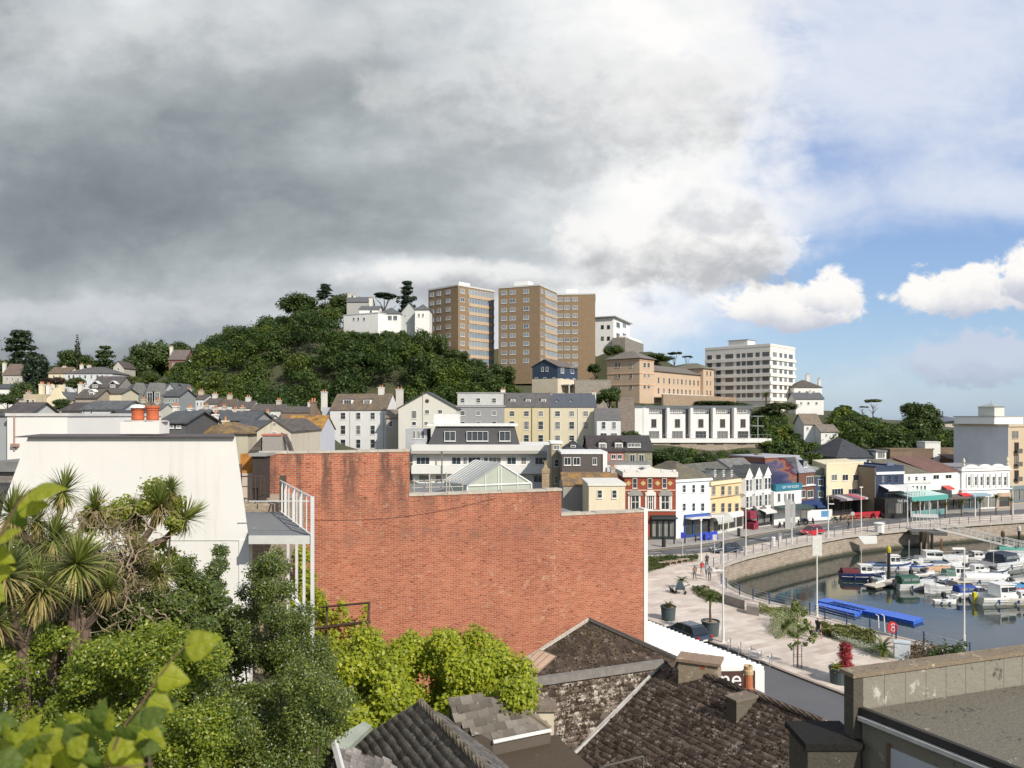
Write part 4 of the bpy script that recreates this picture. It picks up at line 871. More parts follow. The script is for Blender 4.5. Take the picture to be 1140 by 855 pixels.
# --- bay fronted white house
b=Bld('townhouse','white harbour front house with three gabled two storey bay windows','house',827,124,858,129,yb=588,dep=10)
H=b.z(532,827); WS=m_render((.62,.60,.56),.15); b.walls(WS,H,'x',2.8,base=-1); b.roof('x',m_slate((.17,.165,.155)),2.8,o=.1)
b.chimney(844,505,7,n=5,mat=m_stone((.3,.27,.23)),pots=0,zbot=H+1)
for px in (834.3,845,855):
    u=b.uz(px,550,-1)[0]; za=b.z(562,845); m=MB(); w=.95
    m.prism([(u-w-.35,0),(u-w,-.9),(u+w,-.9),(u+w+.35,0)],'z',za,H+.2); o=b.part('bay',m,WHR)
    m=MB(); m.prism([(u-w-.2,H+.2),(u+w+.2,H+.2),(u,H+1.9)],'y',-1.0,2); b.part('bay_gable',m,WHR)
    m=MB(); m.prism([(u-w-.35,H+.1),(u,H+1.95),(u+w+.35,H+.1),(u+w+.35,H+.25),(u,H+2.1),(u-w-.35,H+.25)],'y',-1.15,2.2); b.part('bay_roof',m,SLG)
    for zz in (H-1.2,H-4.0):
        for dx in (-.5,.5): b.w1(u+dx,zz,.8,2.0,'sash',n=-.9)
    m=MB(); m.box(u-w-.3,u+w+.3,-1.0,0,H-2.75,H-2.5); b.part('string_course',m,WHR)
shop(b,0,b.L,b.z(570,827),(.04,.04,.045),4,.8); awning(b,b.L*.55,b.L-.4,2.9,.5,1.5,(.6,.6,.58)); awning(b,0,b.L*.4,3.0,.6,1.3,(.05,.05,.06))
m=MB(); m.box(-.2,b.L*.2,-1.6,-.3,1.7,2.9); m.box(-.1,b.L*.1,-2.2,-.3,0,1.0); m.box(b.L*.12,b.L*.2,-1.9,-.3,0,1.3); b.part('souvenir_display',m,m_plain((.26,.03,.06),.7,.6,3))
# --- mural building
def m_mural():
    m,N,p,o=newmat('mural_paint'); v=N.obj(); x,y,z=N.sep(v)[0:3]
    w=N.noise(N.comb(N.m('MULTIPLY',x,.22),0,N.m('MULTIPLY',z,.6)),1.0,3,.5,.6)
    t=N.m('ADD',N.m('MULTIPLY',w,1.1),N.m('MULTIPLY',N.m('SUBTRACT',z,10.2),.09))
    t2=N.m('ADD',t,N.m('MULTIPLY',N.m('SUBTRACT',x,3.2),.05))
    col=N.ramp(t2,[(.2,(.02,.025,.08)),(.38,(.07,.06,.13)),(.46,(.17,.10,.10)),(.53,(.24,.09,.035)),(.6,(.17,.02,.02)),(.68,(.03,.015,.04)),(.8,(.15,.12,.2)),(.95,(.015,.015,.05))])
    N.set(p.inputs['Base Color'],col); p.inputs['Roughness'].default_value=.7; return m
b=Bld('mural_building','building with a swirling red, orange and purple painted wall above a teal sign','building',858.5,129,889,133,yb=584.6,dep=9)
z1=b.z(546,870); b.walls(WHR,z1,base=-1,n0=-.6); zs=b.z(538.5,870)
m=MB(); m.box(.3,b.L,-.75,.2,z1,zs); b.part('sign_board',m,m_plain((.03,.17,.25),.5,.1)); text('sign_lettering','OFF THE ROCKS',.62,(b.L*.56,-.79,(z1+zs)/2),0,m_plain((.62,.75,.78)),b.root)
m=MB(); m.prism([(-1.3,zs),(b.L-.2,zs),(b.L-.2,zs+2.2),(b.L*.55,b.z(510,870)),(-1.3,b.z(510,870))],'y',.2,8); b.part('painted_wall',m,m_mural())
m=MB(); m.box(-1,b.L+1.2,.6,8.4,b.z(509.5,870),b.z(508,870)); b.part('roof',m,m_plain((.35,.35,.38)))
b.wins([867,874,878.5,882.5],[554],3.2,10,'n2',n=-.6,gm=GLD)
shop(b,0,b.L,b.z(563,870),(.02,.035,.03),3,.7,glass=m_glass((.02,.03,.025),.1,.2)); awning(b,-.2,b.L+.4,3.4,.35,2.4,(.04,.07,.07),n=-.6)
# --- brick bay house, blue house
b=Bld('townhouse','dark brick harbour front house with a grey dormered roof and white windows','house',889.3,133,907,136,yb=580.8,dep=9)
H=b.z(527,889); b.walls(m_brickfar((.16,.08,.06)),H,base=-1); b.roof('mansard',m_slate((.26,.27,.30)),b.z(509,889)-H,o=.15,inset=2.2)
b.dormer(896.5,517,8,8,.5,wallm=m_plain((.05,.06,.08)),style='n2'); b.wins([901.5],[534.7],8,9,'n3'); b.wins([901.7,893],[550],6.5,8.5,'n2'); b.band(b.z(542,889),b.z(541,889),m_plain((.6,.6,.62)),.3,wrap=False)
shop(b,0,b.L,3.2,(.03,.06,.2),2,.9); awning(b,0,b.L+.2,3.7,.5,1.4,(.02,.04,.13))
b=Bld('townhouse','narrow blue fronted house set back between the dark brick house and the yellow building','house',907.3,140,920,yb=578.5,dep=9)
H=b.z(531,910); b.walls(m_plain((.05,.09,.16),.6,.15),H,base=-1); b.roof('flat',m_plain((.2,.22,.18)),.3,o=.1); b.wins([913.5],[537,550],6,7,'n2'); 
m=MB(); m.box(0,b.L,1.2,8,H,H+1.6); b.part('attic_storey',m,m_plain((.28,.3,.24))); awning(b,0,b.L,3.2,.6,1.2,(.02,.05,.15))
# --- yellow building
b=Bld('cafe_building','yellow three storey flat roofed building over a red and white cafe canopy','building',920,139,961.4,144,yb=574.6,dep=12)
H=b.z(517.5,920); sk=10.5; m=MB(); yq=[(0,0),(b.L,0),(b.L+sk,12),(sk,12)]; m.prism(yq,'z',-1,H); b.part('wall',m,m_render((.68,.60,.42),.08)); b.ze=H; m=MB(); m.prism([(0,-.05),(b.L,-.05),(b.L+.3,.3),(.3,.3)],'z',H+.004,H+.35); b.part('parapet',m,m_render((.70,.63,.47),.1))
b.wins([928.7,940.8,952.7],[531.5],6.5,7,'n2'); b.wins([932.2,950.6],[547.6],12.5,7.5,'n4')
shop(b,0,b.L,3.0,(.05,.04,.05),5,.5,glass=m_glass((.03,.03,.03),.1,.3))
for k in range(6):
    awning(b,.1+k*b.L/6+.02,(k+1)*b.L/6,3.9,.55,3.0,[(.12,.1,.13),(.4,.37,.38),(.12,.1,.13),(.45,.1,.14),(.6,.55,.55),(.42,.12,.16)][k],label=['dark cafe awning','pale cafe awning'][0] if k==0 else None)
# --- navy bar
b=Bld('bar_building','navy blue bar with white cornice and pale roof awning above a black terrace front','building',974.7,139,1006,141,yb=575,dep=14)
H=b.z(520.5,975); w_=b.walls(m_plain((.03,.045,.085),.6,.12),H,base=-1); m=MB(); m.box(-.12,-.002,0,b.dep,-1,H-.1); b.part('side_wall',m,m_render((.23,.2,.15),.2))
b.band(b.z(528.5,975),b.z(525.5,975),m_plain((.65,.67,.7)),.25,wrap=False); b.parapet(m_plain((.03,.045,.10)),H,.3,.3)
m=MB(); m.prism([(b.L*.38,H+.3),(b.L*.62,H+.3),(b.L*.6,H+.75),(b.L*.5,H+.95),(b.L*.4,H+.75)],'y',-.2,.1); b.part('crest',m,m_plain((.12,.15,.25)))
b.wins([982.7,990,997.5],[533.5],4,8,'sash',fm=m_plain((.06,.1,.2)),gm=GLD)
m=MB(); m.box(-.3,b.L+1.3,-2.6,-.01,0,3.6); b.part('terrace_front',m,m_plain((.02,.022,.022),.6,.2)); 
for k in range(4): m=MB(); m.box(.2+k*1.9,1.8+k*1.9,-2.66,-2.61,.8,2.7); b.part('shop_window',m,GLD)
text('sign_lettering','THE INLET',.72,(b.L*.62,-2.68,3.05),0,m_plain((.55,.58,.6)),b.root)
m=MB(); 
for k in range(16): m.box(-.3+k*.62,-.26+k*.62,-2.6,-2.56,3.61,4.6)
m.box(-.3,b.L+1.3,-2.6,-2.55,4.6,4.66); b.part('terrace_rail',m,m_plain((.05,.05,.05)))
awning(b,.8,b.L*.52,b.z(539.5,985),.7,2.4,(.66,.66,.66)); awning(b,b.L*.53,b.L+.9,b.z(540,985),.7,2.4,(.60,.60,.61))
# --- white houses with canopy
b=Bld('cafe_building','small white two storey building with brown mossy roof behind the turquoise canopy','building',1006.3,144,1035.6,146,yb=572,dep=9)
H=b.z(527,1006); b.walls(WHR,H,base=-1); b.roof('mono',m_slate((.16,.14,.1),(.1,.1,.06),.4),2.0,o=.2); b.wins([1012,1020,1029],[532.8],3,5,'sash'); b.wins([1016.5,1021,1025.5,1029.5],[543.5],2.6,6,'sash'); b.band(b.z(538.5,1010),b.z(537.5,1010),m_plain((.5,.48,.44)),.15)
shop(b,0,b.L,3.2,(.4,.42,.4),4,.5)
TQ=m_plain((.08,.32,.29),.5,.06)
b=Bld('cafe_canopy','turquoise flat cafe canopy on white posts at the edge of the harbour road','canopy',1013,137.5,1053,142,zb=0,dep=5)
m=MB(); z1=b.z(552,1020); m.prism([(-.3,z1-.5),(5.2,z1+.45),(5.2,z1+.6),(-.3,z1-.1)],'x',0,b.L); b.part('canopy_roof',m,m_plain((.45,.62,.58),.5,.1)); m=MB(); m.box(-.05,b.L+.05,-.45,-.32,z1-1.0,z1-.1); b.part('canopy_edge',m,TQ)
for k in range(5):
    m=MB(); m.box(k*(b.L-.15)/4,k*(b.L-.15)/4+.15,-.2,-.05,0,z1-.5); b.part('post',m,m_plain((.65,.67,.66)))
m=MB()
for k in range(4): m.box(k*(b.L-.15)/4+.3,(k+1)*(b.L-.15)/4-.15,-.12,-.1,0,1.1)
b.part('windbreak',m,m_glass((.15,.3,.3),.1,0))
b=Bld('cafe_building','white building with red brown roof left of the ornate white facade','building',1035.8,146,1070.6,149,yb=570.5,dep=9)
H=b.z(526,1036); b.walls(WHR,H,base=-1); b.roof('mono',m_slate((.17,.09,.07)),2.4,o=.2); b.wins([1042],[531],6.5,5,'n2',gm=GLD); b.wins([1055.8],[530.5],7,4.5,'n2',gm=GLD)
m=MB(); m.box(.2,b.L*.45,-1.6,-.01,3.0,4.4); b.part('terrace_front',m,m_plain((.04,.05,.05))); shop(b,0,b.L,3.0,(.06,.06,.06),4,.5,glass=GLD); awning(b,b.L*.3,b.L,3.4,.5,2,(.12,.1,.09)); awning(b,b.L*.35,b.L*.6,5.2,.5,1.2,(.5,.08,.08))
b=Bld('ornate_hall','ornate white facade with seven arched windows, scrolled parapet and two finials','building',1070.8,148.5,1124,152,yb=568.5,dep=12)
H=b.z(521.5,1071); OW=m_render((.82,.82,.80),.04); b.walls(OW,H,base=-1); b.band(b.z(524.5,1071),b.z(523.3,1071),OW,.35); b.band(b.z(546,1071),b.z(545,1071),OW,.3)
for k in range(7):
    px=(1078.5,1086,1092.4,1099.4,1106,1112.4,1118.7)[k]; b.wins([px],[535.4],3.2,10.5,'sash',fm=OW,gm=m_glass((.1,.11,.12),.1,.3))
    u=b.uz(px,535)[0]; 
    for dx in (-.62,.62): m=MB(); m.box(u+dx-.1,u+dx+.1,-.22,0,b.z(543,1095),b.z(527,1095)); b.part('pilaster',m,OW)
m=MB(); z1=H
for px in (1081.5,1096.5,1111): 
    u=b.uz(px,520)[0]; m.prism([(u+1.6*math.cos(t),z1+.75*math.sin(t)) for t in [math.pi*k/10 for k in range(11)]],'y',-.2,.2)
m.box(0,b.L,-.15,.15,z1,z1+.28); b.part('parapet',m,OW); b.roof('flat',m_plain((.25,.25,.26)),.2,H,o=-.4)
for px in (1073,1121.5): u=b.uz(px,520)[0]; m=MB(); m.lathe([(.25,0),(.25,.5),(.1,.7),(.3,1.0),(.25,1.3),(.03,1.9)],(u,0,H+.28),8); b.part('finial',m,m_plain((.6,.57,.45)))
shop(b,0,b.L*.32,3.3,(.1,.18,.24),2,.9,fcol=(.35,.45,.55)); shop(b,b.L*.34,b.L*.72,3.3,(.7,.7,.68),2,.7); shop(b,b.L*.74,b.L,3.3,(.5,.35,.25),1,.8); awning(b,-1.2,1.2,3.6,.3,1.2,(.55,.04,.05)); awning(b,1.3,6,3.5,.3,1.4,(.25,.35,.42))
# --- big corner building
b=Bld('theatre_building','large corner building with blank grey side wall and rooftop turret, right edge','building',1122.4,160,1170,167,yb=560,dep=12)
H=b.z(473,1122.4); b.walls(m_render((.52,.42,.30),.1),H,base=-1); m=MB(); m.box(-.12,-.003,-.1,b.dep+.02,-1,H); b.part('side_wall',m,m_plain((.56,.57,.60),.9,.1,.4))
b.band(H-.4,H+.15,m_render((.5,.43,.33),.1),.25); b.wins([1130,1145],[484],7,8.5,'n2',fm=m_plain((.45,.38,.3)))
for px in (1131.5,1147): 
    for py in (498,512.5,529): b.wins([px],[py],5,11,'n2',fm=m_plain((.2,.15,.12)),gm=GLD); u,zz=b.uz(px,py+6); m=MB(); m.box(u-.9,u+.9,-.8,0,zz-.1,zz); m.box(u-.9,u+.9,-.82,-.76,zz,zz+.9); b.part('balcony',m,m_plain((.12,.1,.09)))
m=MB(); m.box(-1.5,9,2,11,H+.16,H+1.75); b.part('roof_storey',m,OW); m=MB(); m.box(-1.7,9.2,1.8,11.2,H+1.755,H+1.9); b.part('roof_storey_cap',m,m_plain((.4,.4,.4)))
m=MB(); m.box(1.0,4.6,3.5,7.1,H+1.91,H+4.0); b.part('turret',m,m_render((.6,.6,.55),.15)); m=MB(); a=(.7,3.2);c=(4.9,7.4); z1=H+4.005; m.quad((a[0],a[1],z1),(c[0],a[1],z1),(2.8,5.3,z1+.8)).quad((c[0],a[1],z1),(c[0],c[1],z1),(2.8,5.3,z1+.8)).quad((c[0],c[1],z1),(a[0],c[1],z1),(2.8,5.3,z1+.8)).quad((a[0],c[1],z1),(a[0],a[1],z1),(2.8,5.3,z1+.8)).quad((a[0],c[1],z1),(c[0],c[1],z1),(c[0],a[1],z1),(a[0],a[1],z1)); m.tube([(2.8,5.3,z1+.75),(2.8,5.3,z1+1.6)],.05,5); b.part('turret_roof',m,m_plain((.33,.35,.33)))
shop(b,0,b.L,3.6,(.15,.2,.22),4,.8)
# --- black roofed house behind
b=Bld('hip_roofed_house','white house with a steep black hipped roof and white corner turret behind the yellow building','house',932,170,974,172,yb=524,dep=12)
H=b.z(509.5,932); b.walls(m_render((.5,.52,.53),.2),H); b.roof('hip',m_slate((.05,.053,.062)),b.z(488.5,950,6)-H,o=.6); 
for px in (941,953.5): b.dormer(px,499,4,4,2.5,wallm=m_render((.4,.4,.4)))
m=MB(); m.box(b.L-.5,b.L+2.2,-1,3,-4,b.z(503,975)); b.part('turret',m,WHR); b.w1(b.L+.9,b.z(500.5,980)-1.2,1.9,1.5,'n3',n=-1); m=MB(); m.box(b.L-.7,b.L+2.4,-1.2,3.2,b.z(503,975)+.004,b.z(501,975)); b.part('turret_roof',m,m_plain((.15,.15,.16)))
b.wins([940,948,966],[515],3,6,'sash')
# --- rock wall, white box, tented roof
house('retaining_wall','long rough brown stone wall below the trees at the right',991,1086,184,519,501,500.5,m_stone((.19,.14,.10),2.5,1.2),m_stone((.2,.15,.1)),5,'flat',cat='wall',D1=188,o=.05)
house('roof_hut','small flat white box standing on top of the brown stone wall',1030,1047,186,501,493,492,WHR,m_plain((.6,.6,.58)),4,'flat',cat='hut',o=.1)
house('brick_outbuilding','low red brown roofed building at the foot of the brown stone wall',1062,1096,178,522,512,508,m_brickfar((.14,.08,.05)),m_slate((.13,.08,.06)),6,'mono')
b=Bld('tented_pavilion','low dark tented roof with a mast on the skyline left of the corner building','pavilion',1046,330,1088,yb=476,dep=16,gp=True)
m=MB(); m.box(0,b.L,0,16,-3,b.z(470.5,1060)); b.part('wall',m,m_plain((.5,.45,.38))); m=MB(); zc=b.z(470,1060)
pk=(b.L*.35,8,zc+2.9)
ring=[(-1.5,-1.5,zc),(b.L*.35,-1.5,zc+.6),(b.L+1.5,-1.5,zc),(b.L+1.5,17,zc),(-1.5,17,zc)]
for i in range(5): m.quad(ring[i],ring[(i+1)%5],pk)
m.quad(*ring[::-1]); b.part('tented_roof',m,m_plain((.12,.13,.16))); m=MB(); m.tube([(pk[0],8,zc),(pk[0],8,zc+5)],.25,6); b.part('mast',m,m_plain((.08,.08,.09)))
# ---------------------------------------------------------------- foreground materials
def m_mainbrick():
    m,N,p,o=newmat('old_red_brick'); v=N.obj(); x,y,z=N.sep(v)[0:3]
    w=N.noise(v,3,2,out=1); vv=N.vm('ADD',N.comb(x,z,0),N.vm('MULTIPLY',w,(.015,.01,0)))
    b=N.brick(vv,.225,.075,(.33,.088,.048),(.46,.152,.086),(.44,.33,.24),.008)
    b2=N.brick(N.vm('ADD',vv,(.225*37,.075*12,0)),.225,.075,(0,0,0),(1,1,1),(.5,.5,.5),.0)
    dk=N.sm(N.sep(b2[0])[0],.86,.93); ind=N.noise(N.comb(N.m('MULTIPLY',x,4.4),N.m('MULTIPLY',z,13.3),0),1,1); 
    col=N.mix(K2(N,N.sm(ind,.66,.72),.75),b[0],(.10,.04,.03)); col=N.mix(K2(N,N.sm(N.noise(N.comb(N.m('MULTIPLY',x,3.4),N.m('MULTIPLY',z,13.3),4),1,1),.68,.74),.6),col,(.55,.40,.28))
    big=N.noise(v,.33,5,.6); col=N.mix(1,col,N.ramp(big,[(.3,(.80,.78,.80)),(.7,(1.14,1.12,1.08))]),'MULTIPLY')
    # soot washed down from the coping and pale salts
    top=N.m('ADD',z,0)
    st=N.noise(N.comb(N.m('MULTIPLY',x,1.4),0,N.m('MULTIPLY',z,.35)),1,6,.7)
    soot=N.m('MULTIPLY',N.sm(st,.44,.62),N.sm(top,14.0,17.2)); col=N.mix(K2(N,soot,.85),col,(.085,.06,.05))
    edge=N.noise(v,2.5,5,.7)
    eff=N.m('MULTIPLY',N.sm(edge,.54,.66),N.sm(N.noise(v,.45,3,.6),.44,.62)); col=N.mix(K2(N,eff,.4),col,(.60,.46,.34)); blk=N.m('MULTIPLY',N.sm(N.noise(N.comb(N.m('MULTIPLY',x,1.2),0,N.m('MULTIPLY',z,5)),1,5,.7),.60,.68),N.sm(N.noise(v,.6,3,.6),.40,.62)); col=N.mix(K2(N,blk,.38),col,(.10,.055,.045))
    band=N.sm(N.m('ABSOLUTE',N.m('SUBTRACT',z,N.m('ADD',13.9,K2(N,N.noise(v,.5,2),.8)))),.5,.0); col=N.mix(K2(N,N.m('MULTIPLY',band,N.sm(st,.42,.62)),.45),col,(.2,.12,.09))
    N.set(p.inputs['Base Color'],col); p.inputs['Roughness'].default_value=.9; p.inputs['Specular IOR Level'].default_value=.15
    N.set(p.inputs['Normal'],N.bump(N.m('ADD',N.m('MULTIPLY',b[1],-1),K2(N,N.noise(v,30,3),.5)),.6,.012)); return m
def m_lichen(dark,mid,pale,amt=.5,scale=6.0,rough=.85):
    m,N,p,o=newmat('lichen_slates'); v=N.obj(); g=N.n.new('ShaderNodeNewGeometry'); r=g.outputs['Random Per Island']
    a=N.noise(v,scale,6,.75,.4); b=N.noise(v,scale*.28,5,.7); c=N.noise(v,scale*2.7,4,.7)
    base=N.mix(r,sc(dark,.7),mid); base=N.mix(K2(N,c,.5),base,dark)
    f=N.m('ADD',N.m('MULTIPLY',N.m('SUBTRACT',a,.5),1.6),N.m('MULTIPLY',N.m('SUBTRACT',b,.5),1.5)); f=N.m('ADD',f,K2(N,N.m('SUBTRACT',c,.5),.8))
    col=N.mix(N.sm(f,.42-amt*.6,.55-amt*.5),base,pale); col=N.mix(N.sm(f,-.22,-.4),col,sc(dark,.45))
    N.set(p.inputs['Base Color'],col); p.inputs['Roughness'].default_value=rough; p.inputs['Specular IOR Level'].default_value=.2
    N.set(p.inputs['Normal'],N.bump(N.m('ADD',a,c),.7,.03)); return m
# ---------------------------------------------------------------- the big brick building
D0,D1=27.0,32.1
A=Vector(((268-CX)*26.75/F,26.75,0)); B=Vector(((720-CX)*D1/F,D1,0)); LB=(B-A).length; angB=math.atan2(B.y-A.y,B.x-A.x)
brick=thing('brick_building','big blank red brick side wall with stepped top and a white corner strip','building',(A.x,A.y,0),angB)
udb=(B-A).normalized(); ndb=Vector((-udb.y,udb.x,0))
def buz(px,py,n=0):
    d=Vector(((px-CX)/F,1,-(py-CY)/F)); q=A+ndb*n; t=q.dot(ndb)/d.dot(ndb); w=d*t-A; return w.dot(udb),d.z*t+ZC
us=[0,buz(289,505)[0],buz(456,503)[0],buz(625,545)[0],LB-.16]; zs=[buz(270,575)[1],buz(360,504.5)[1],buz(540,549.5)[1],buz(655,573)[1]]
MBR=m_mainbrick()
m=MB(); pr=[(0,0),(us[4],0),(us[4],zs[3]),(us[3],zs[3]),(us[3],zs[2]),(us[2],zs[2]),(us[2],zs[1]),(us[1],zs[1]),(us[1],zs[0]),(0,zs[0])]
m.prism(pr,'y',0,.45); m.build('wall',MBR,brick)
m=MB(); m.box(0,us[4],.46,26,0,zs[3]-.9); m.build('roof_body',m_plain((.2,.2,.2),.9,.2),brick)
cm=m_plain((.48,.43,.36),.9,.3,3,bump=.4)
for i,(u0,u1,z) in enumerate(((us[1],us[2],zs[1]),(us[2],us[3],zs[2]),(us[3],us[4],zs[3]))):
    m=MB(); rr=random.Random(i); x=u0-.03
    while x<u1:
        w=min(rr.uniform(.5,1.1),u1-x+.03); dz=rr.uniform(-.012,.02); m.box(x,x+w-.012,-.035,.5,z+.004,z+.085+dz); x+=w
    m.build('coping',cm,brick)
m=MB(); m.box(LB-.155,LB+.03,-.04,.5,0,buz(720,570)[1]+.15); m.build('corner_strip',m_plain((.72,.70,.66),.8,.06),brick)
m=MB(); x=0
pth=[]; 
for k in range(25): u=us[1]+1.1+k*.33; pth.append((u,-.02,buz(345,577)[1]-.35*math.sin(math.pi*k/24)+.02*k))
m.tube(pth,.006,4); m.build('cable',m_plain((.03,.03,.03)),brick)
m=MB()
for px,py in ((478,546),(497,545)):
    u,z=buz(px,py,1.2); m.tube([(u,1.2,z-1.3),(u,1.2,z+.7)],.03,5)
for px in (461,480,500,515): u,z=buz(px,548,1.6); m.tube([(u,1.6,z-.6),(u,1.6,z+.55)],.025,5)
u0=buz(459,548,1.6)[0];u1=buz(516,548,1.6)[0]; z=buz(480,548,1.6)[1]; m.tube([(u0,1.6,z+.5),(u1,1.6,z+.5)],.02,5); m.tube([(u0,1.6,z+.2),(u1,1.6,z+.2)],.02,5)
m.tube([(u0+.5,1.6,z+.5),(u0+1.0,1.6,z-.4)],.02,5); m.tube([(u0+1.9,1.6,z-.4),(u0+1.5,1.6,z+.5)],.02,5); m.build('roof_railing',m_plain((.45,.42,.38),.6,.2),brick)
# greenhouse on the flat roof
gd=45.0; g0=Vector(P(520,541,gd)); g1=Vector(P(591.5,538,gd+1.2)); gt=Vector(P(557,516.5,gd+.6)); off=Vector((-1.7,3.4,0))
zfl=zs[3]-.9
gh=thing('greenhouse','glazed gable ended greenhouse standing on the roof behind the brick wall','greenhouse',(g0.x,g0.y,zfl))
T0=Vector((g0.x,g0.y,zfl)); loc=lambda q:tuple(Vector(q)-T0)
wf=m_plain((.72,.72,.68),.5,.05); gg=m_plain((.42,.46,.39),.25,.12,1.0,spec=.8)
f0=Vector((g0.x,g0.y,zfl));f1=Vector((g1.x,g1.y,zfl)); back=off*1.0
m=MB(); m.hexa([loc(q) for q in (f0,f1,f1+back,f0+back)],[loc(q) for q in (g0,g1,g1+back,g0+back)]); m.build('glass_walls',gg,gh)
gb=g0+(g1-g0)*.02; m=MB(); m.ext([loc(g0),loc(g1),loc(gt)],tuple(back)); m.build('glass_gable',gg,gh)
m=MB(); up=Vector((0,0,.05)); ov=Vector((0,-.12,0)); m.hexa([loc(g0+ov),loc(gt+ov),loc(gt+back),loc(g0+back)],[loc(g0+ov+up),loc(gt+ov+up),loc(gt+back+up),loc(g0+back+up)]); m.build('glass_roof',m_plain((.30,.32,.31),.3,.15,1.5,spec=.7),gh)
m=MB(); fy=Vector((0,-.03,0))
for a,b_ in ((f0,g0),(f1,g1),(g0,gt),(g1,gt),(g0,g1)): m.tube([loc(a+fy),loc(b_+fy)],.06,4)
for t in (.28,.48,.52,.78): a=f0+(f1-f0)*t; zt=(g0+(g1-g0)*t).z+(gt.z-g0.z)*(1-abs(t-.52)/.5)*.96; m.tube([loc(a+fy),loc(Vector((a.x,a.y,zt))+fy)],.035,4)
for k in range(9): t=k/8; m.tube([loc(g0+back*t+up),loc(gt+back*t+up)],.035,4)
m.tube([loc(gt),loc(gt+back)],.06,4); m.tube([loc(g0),loc(g0+back)],.05,4); a=(g0+g1)/2; m.build('frame',wf,gh)
# ---------------------------------------------------------------- white gable building, left
WG=m_render((.76,.745,.70),.5,(.56,.50,.40))
Dw=19.6
def W3(px,py,D=Dw): q=P(px,py,D); return (q[0],q[2])
wb=thing('white_building','large white rendered end wall with sloping sides and a dark thin coping','building',(W3(150,600)[0],Dw,0)); ox=W3(150,600)[0]
pr=[W3(-12,640),W3(4,560),W3(31,487),W3(262,486),W3(277,600)]; pr=[(pr[0][0]-ox,0)]+[(a-ox,z) for a,z in pr]+[(W3(277,600)[0]-ox,0)]
SK=(-1.0,2.5,0); m=MB(); m.ext([(a_,0,z_) for a_,z_ in pr],SK); m.build('wall',WG,wb)
m=MB(); m.box(W3(277,600)[0]-ox-.25,W3(277,600)[0]-ox+.01,-.03,.25,0,W3(0,601)[1]); m.build('pier',m_plain((.74,.73,.70),.8,.1),wb)
m=MB(); a=W3(20,487);b_=W3(263,486); m.hexa([(a[0]-ox,-.12,a[1]+.003),(b_[0]-ox,-.12,a[1]+.003),(b_[0]-ox-1.0,2.5,a[1]+.003),(a[0]-ox-1.0,2.5,a[1]+.003)],[(a[0]-ox,-.12,a[1]+.03),(b_[0]-ox,-.12,a[1]+.03),(b_[0]-ox-1.0,2.5,a[1]+.03),(a[0]-ox-1.0,2.5,a[1]+.03)]); m.build('coping',m_plain((.10,.085,.09),.7,.3,4),wb)
m=MB(); z=W3(0,601)[1]; m.box(W3(187,600)[0]-ox,W3(277,600)[0]-ox-.27,-.012,0.0,z-.025,z); m.build('render_joint',m_plain((.5,.49,.46)),wb)
# chimney block with two red pots
cb=thing('chimney_block','low white chimney block carrying the two orange red pots','chimney',P(161.5,484,20.6)[:2]+(W3(0,487)[1]+.08,)); zb0=W3(0,487)[1]+.08
w=43*20.6/F; ht=P(0,469.5,20.6)[2]-zb0; m=MB(); m.box(-w/2,w/2,-.3,.3,0,ht); m.build('stack',m_render((.76,.73,.69),.2),cb)
m=MB(); m.lathe([(.30,0),(.30,.03),(.22,.04)],(-.23,0,ht+.001),12); m.lathe([(.30,0),(.30,.03),(.22,.04)],(.33,0,ht+.001),12); m.build('mortar_base',m_plain((.5,.46,.42)),cb)
TER=m_plain((.50,.125,.05),.7,.25,6)
def pot(px,label,cap):
    q=P(px,469,20.6); t=thing('chimney_pot',label,'chimney pot',(q[0],q[1],zb0+ht+.045))
    m=MB(); m.lathe([(.15,0),(.165,.02),(.165,.1),(.155,.12),(.16,.26),(.175,.28),(.175,.32),(.12,.32),(.12,.2)],n=16); m.build('pot_body',TER,t,smooth=False)
    m=MB()
    if cap: m.lathe([(.19,.321),(.235,.34),(.16,.42),(.05,.44)],n=16); m.build('cowl',m_plain((.70,.70,.66),.5,.1),t)
    else:
        m.lathe([(.16,.321),(.19,.34),(.19,.39),(.14,.40)],n=16); m.build('rim',TER,t); m=MB()
        for k in range(10): a=6.283*k/10; m.tube([(.13*math.cos(a),.13*math.sin(a),.4),(.30*math.cos(a),.30*math.sin(a),.56+.03*(k%3))],.006,4)
        m.build('bird_spikes',m_plain((.3,.25,.12)),t)
pot(153.5,'orange red chimney pot capped with a white cowl',True); pot(170,'orange red chimney pot with bird spikes around its rim',False)
# flat roofed white building behind left
fb=thing('flat_building','plain white flat roofed box with a drainpipe at the left edge','building',P(8,497,30)[:2]+(0,)); fx=P(8,497,30)[0]
z1=P(0,460,30)[2]; x1=P(75,0,30)[0]-fx; m=MB(); m.box(0,x1,0,8,0,z1-.12); m.build('wall',m_render((.78,.76,.72),.05),fb); m=MB(); m.box(-.05,x1+.06,-.06,8,z1-.118,z1); m.build('coping',m_plain((.6,.58,.56),.7,.15,3),fb)
m=MB(); m.box(-2.5,-.01,.4,8,0,z1-.1); m.build('grey_side',m_plain((.33,.34,.35),.8,.1,1),fb); m=MB(); m.box(-2.6,-.01,.3,8,z1-.098,z1+.0); m.build('roof_edge',m_plain((.10,.11,.12)),fb)
m=MB(); u=P(17,0,30)[0]-fx; m.tube([(u,-.06,z1-1.5),(u,-.06,z1-.1)],.03,6); m.box(u-.1,u+.18,-.16,0,z1-1.35,z1-1.23); m.build('drainpipe',m_plain((.35,.22,.18)),fb)
lb=thing('slate_outhouse','dark slate lean-to with grey parapet at the far left edge','outbuilding',P(-10,600,21.5)[:2]+(0,)); lx=P(-10,0,21.5)[0]
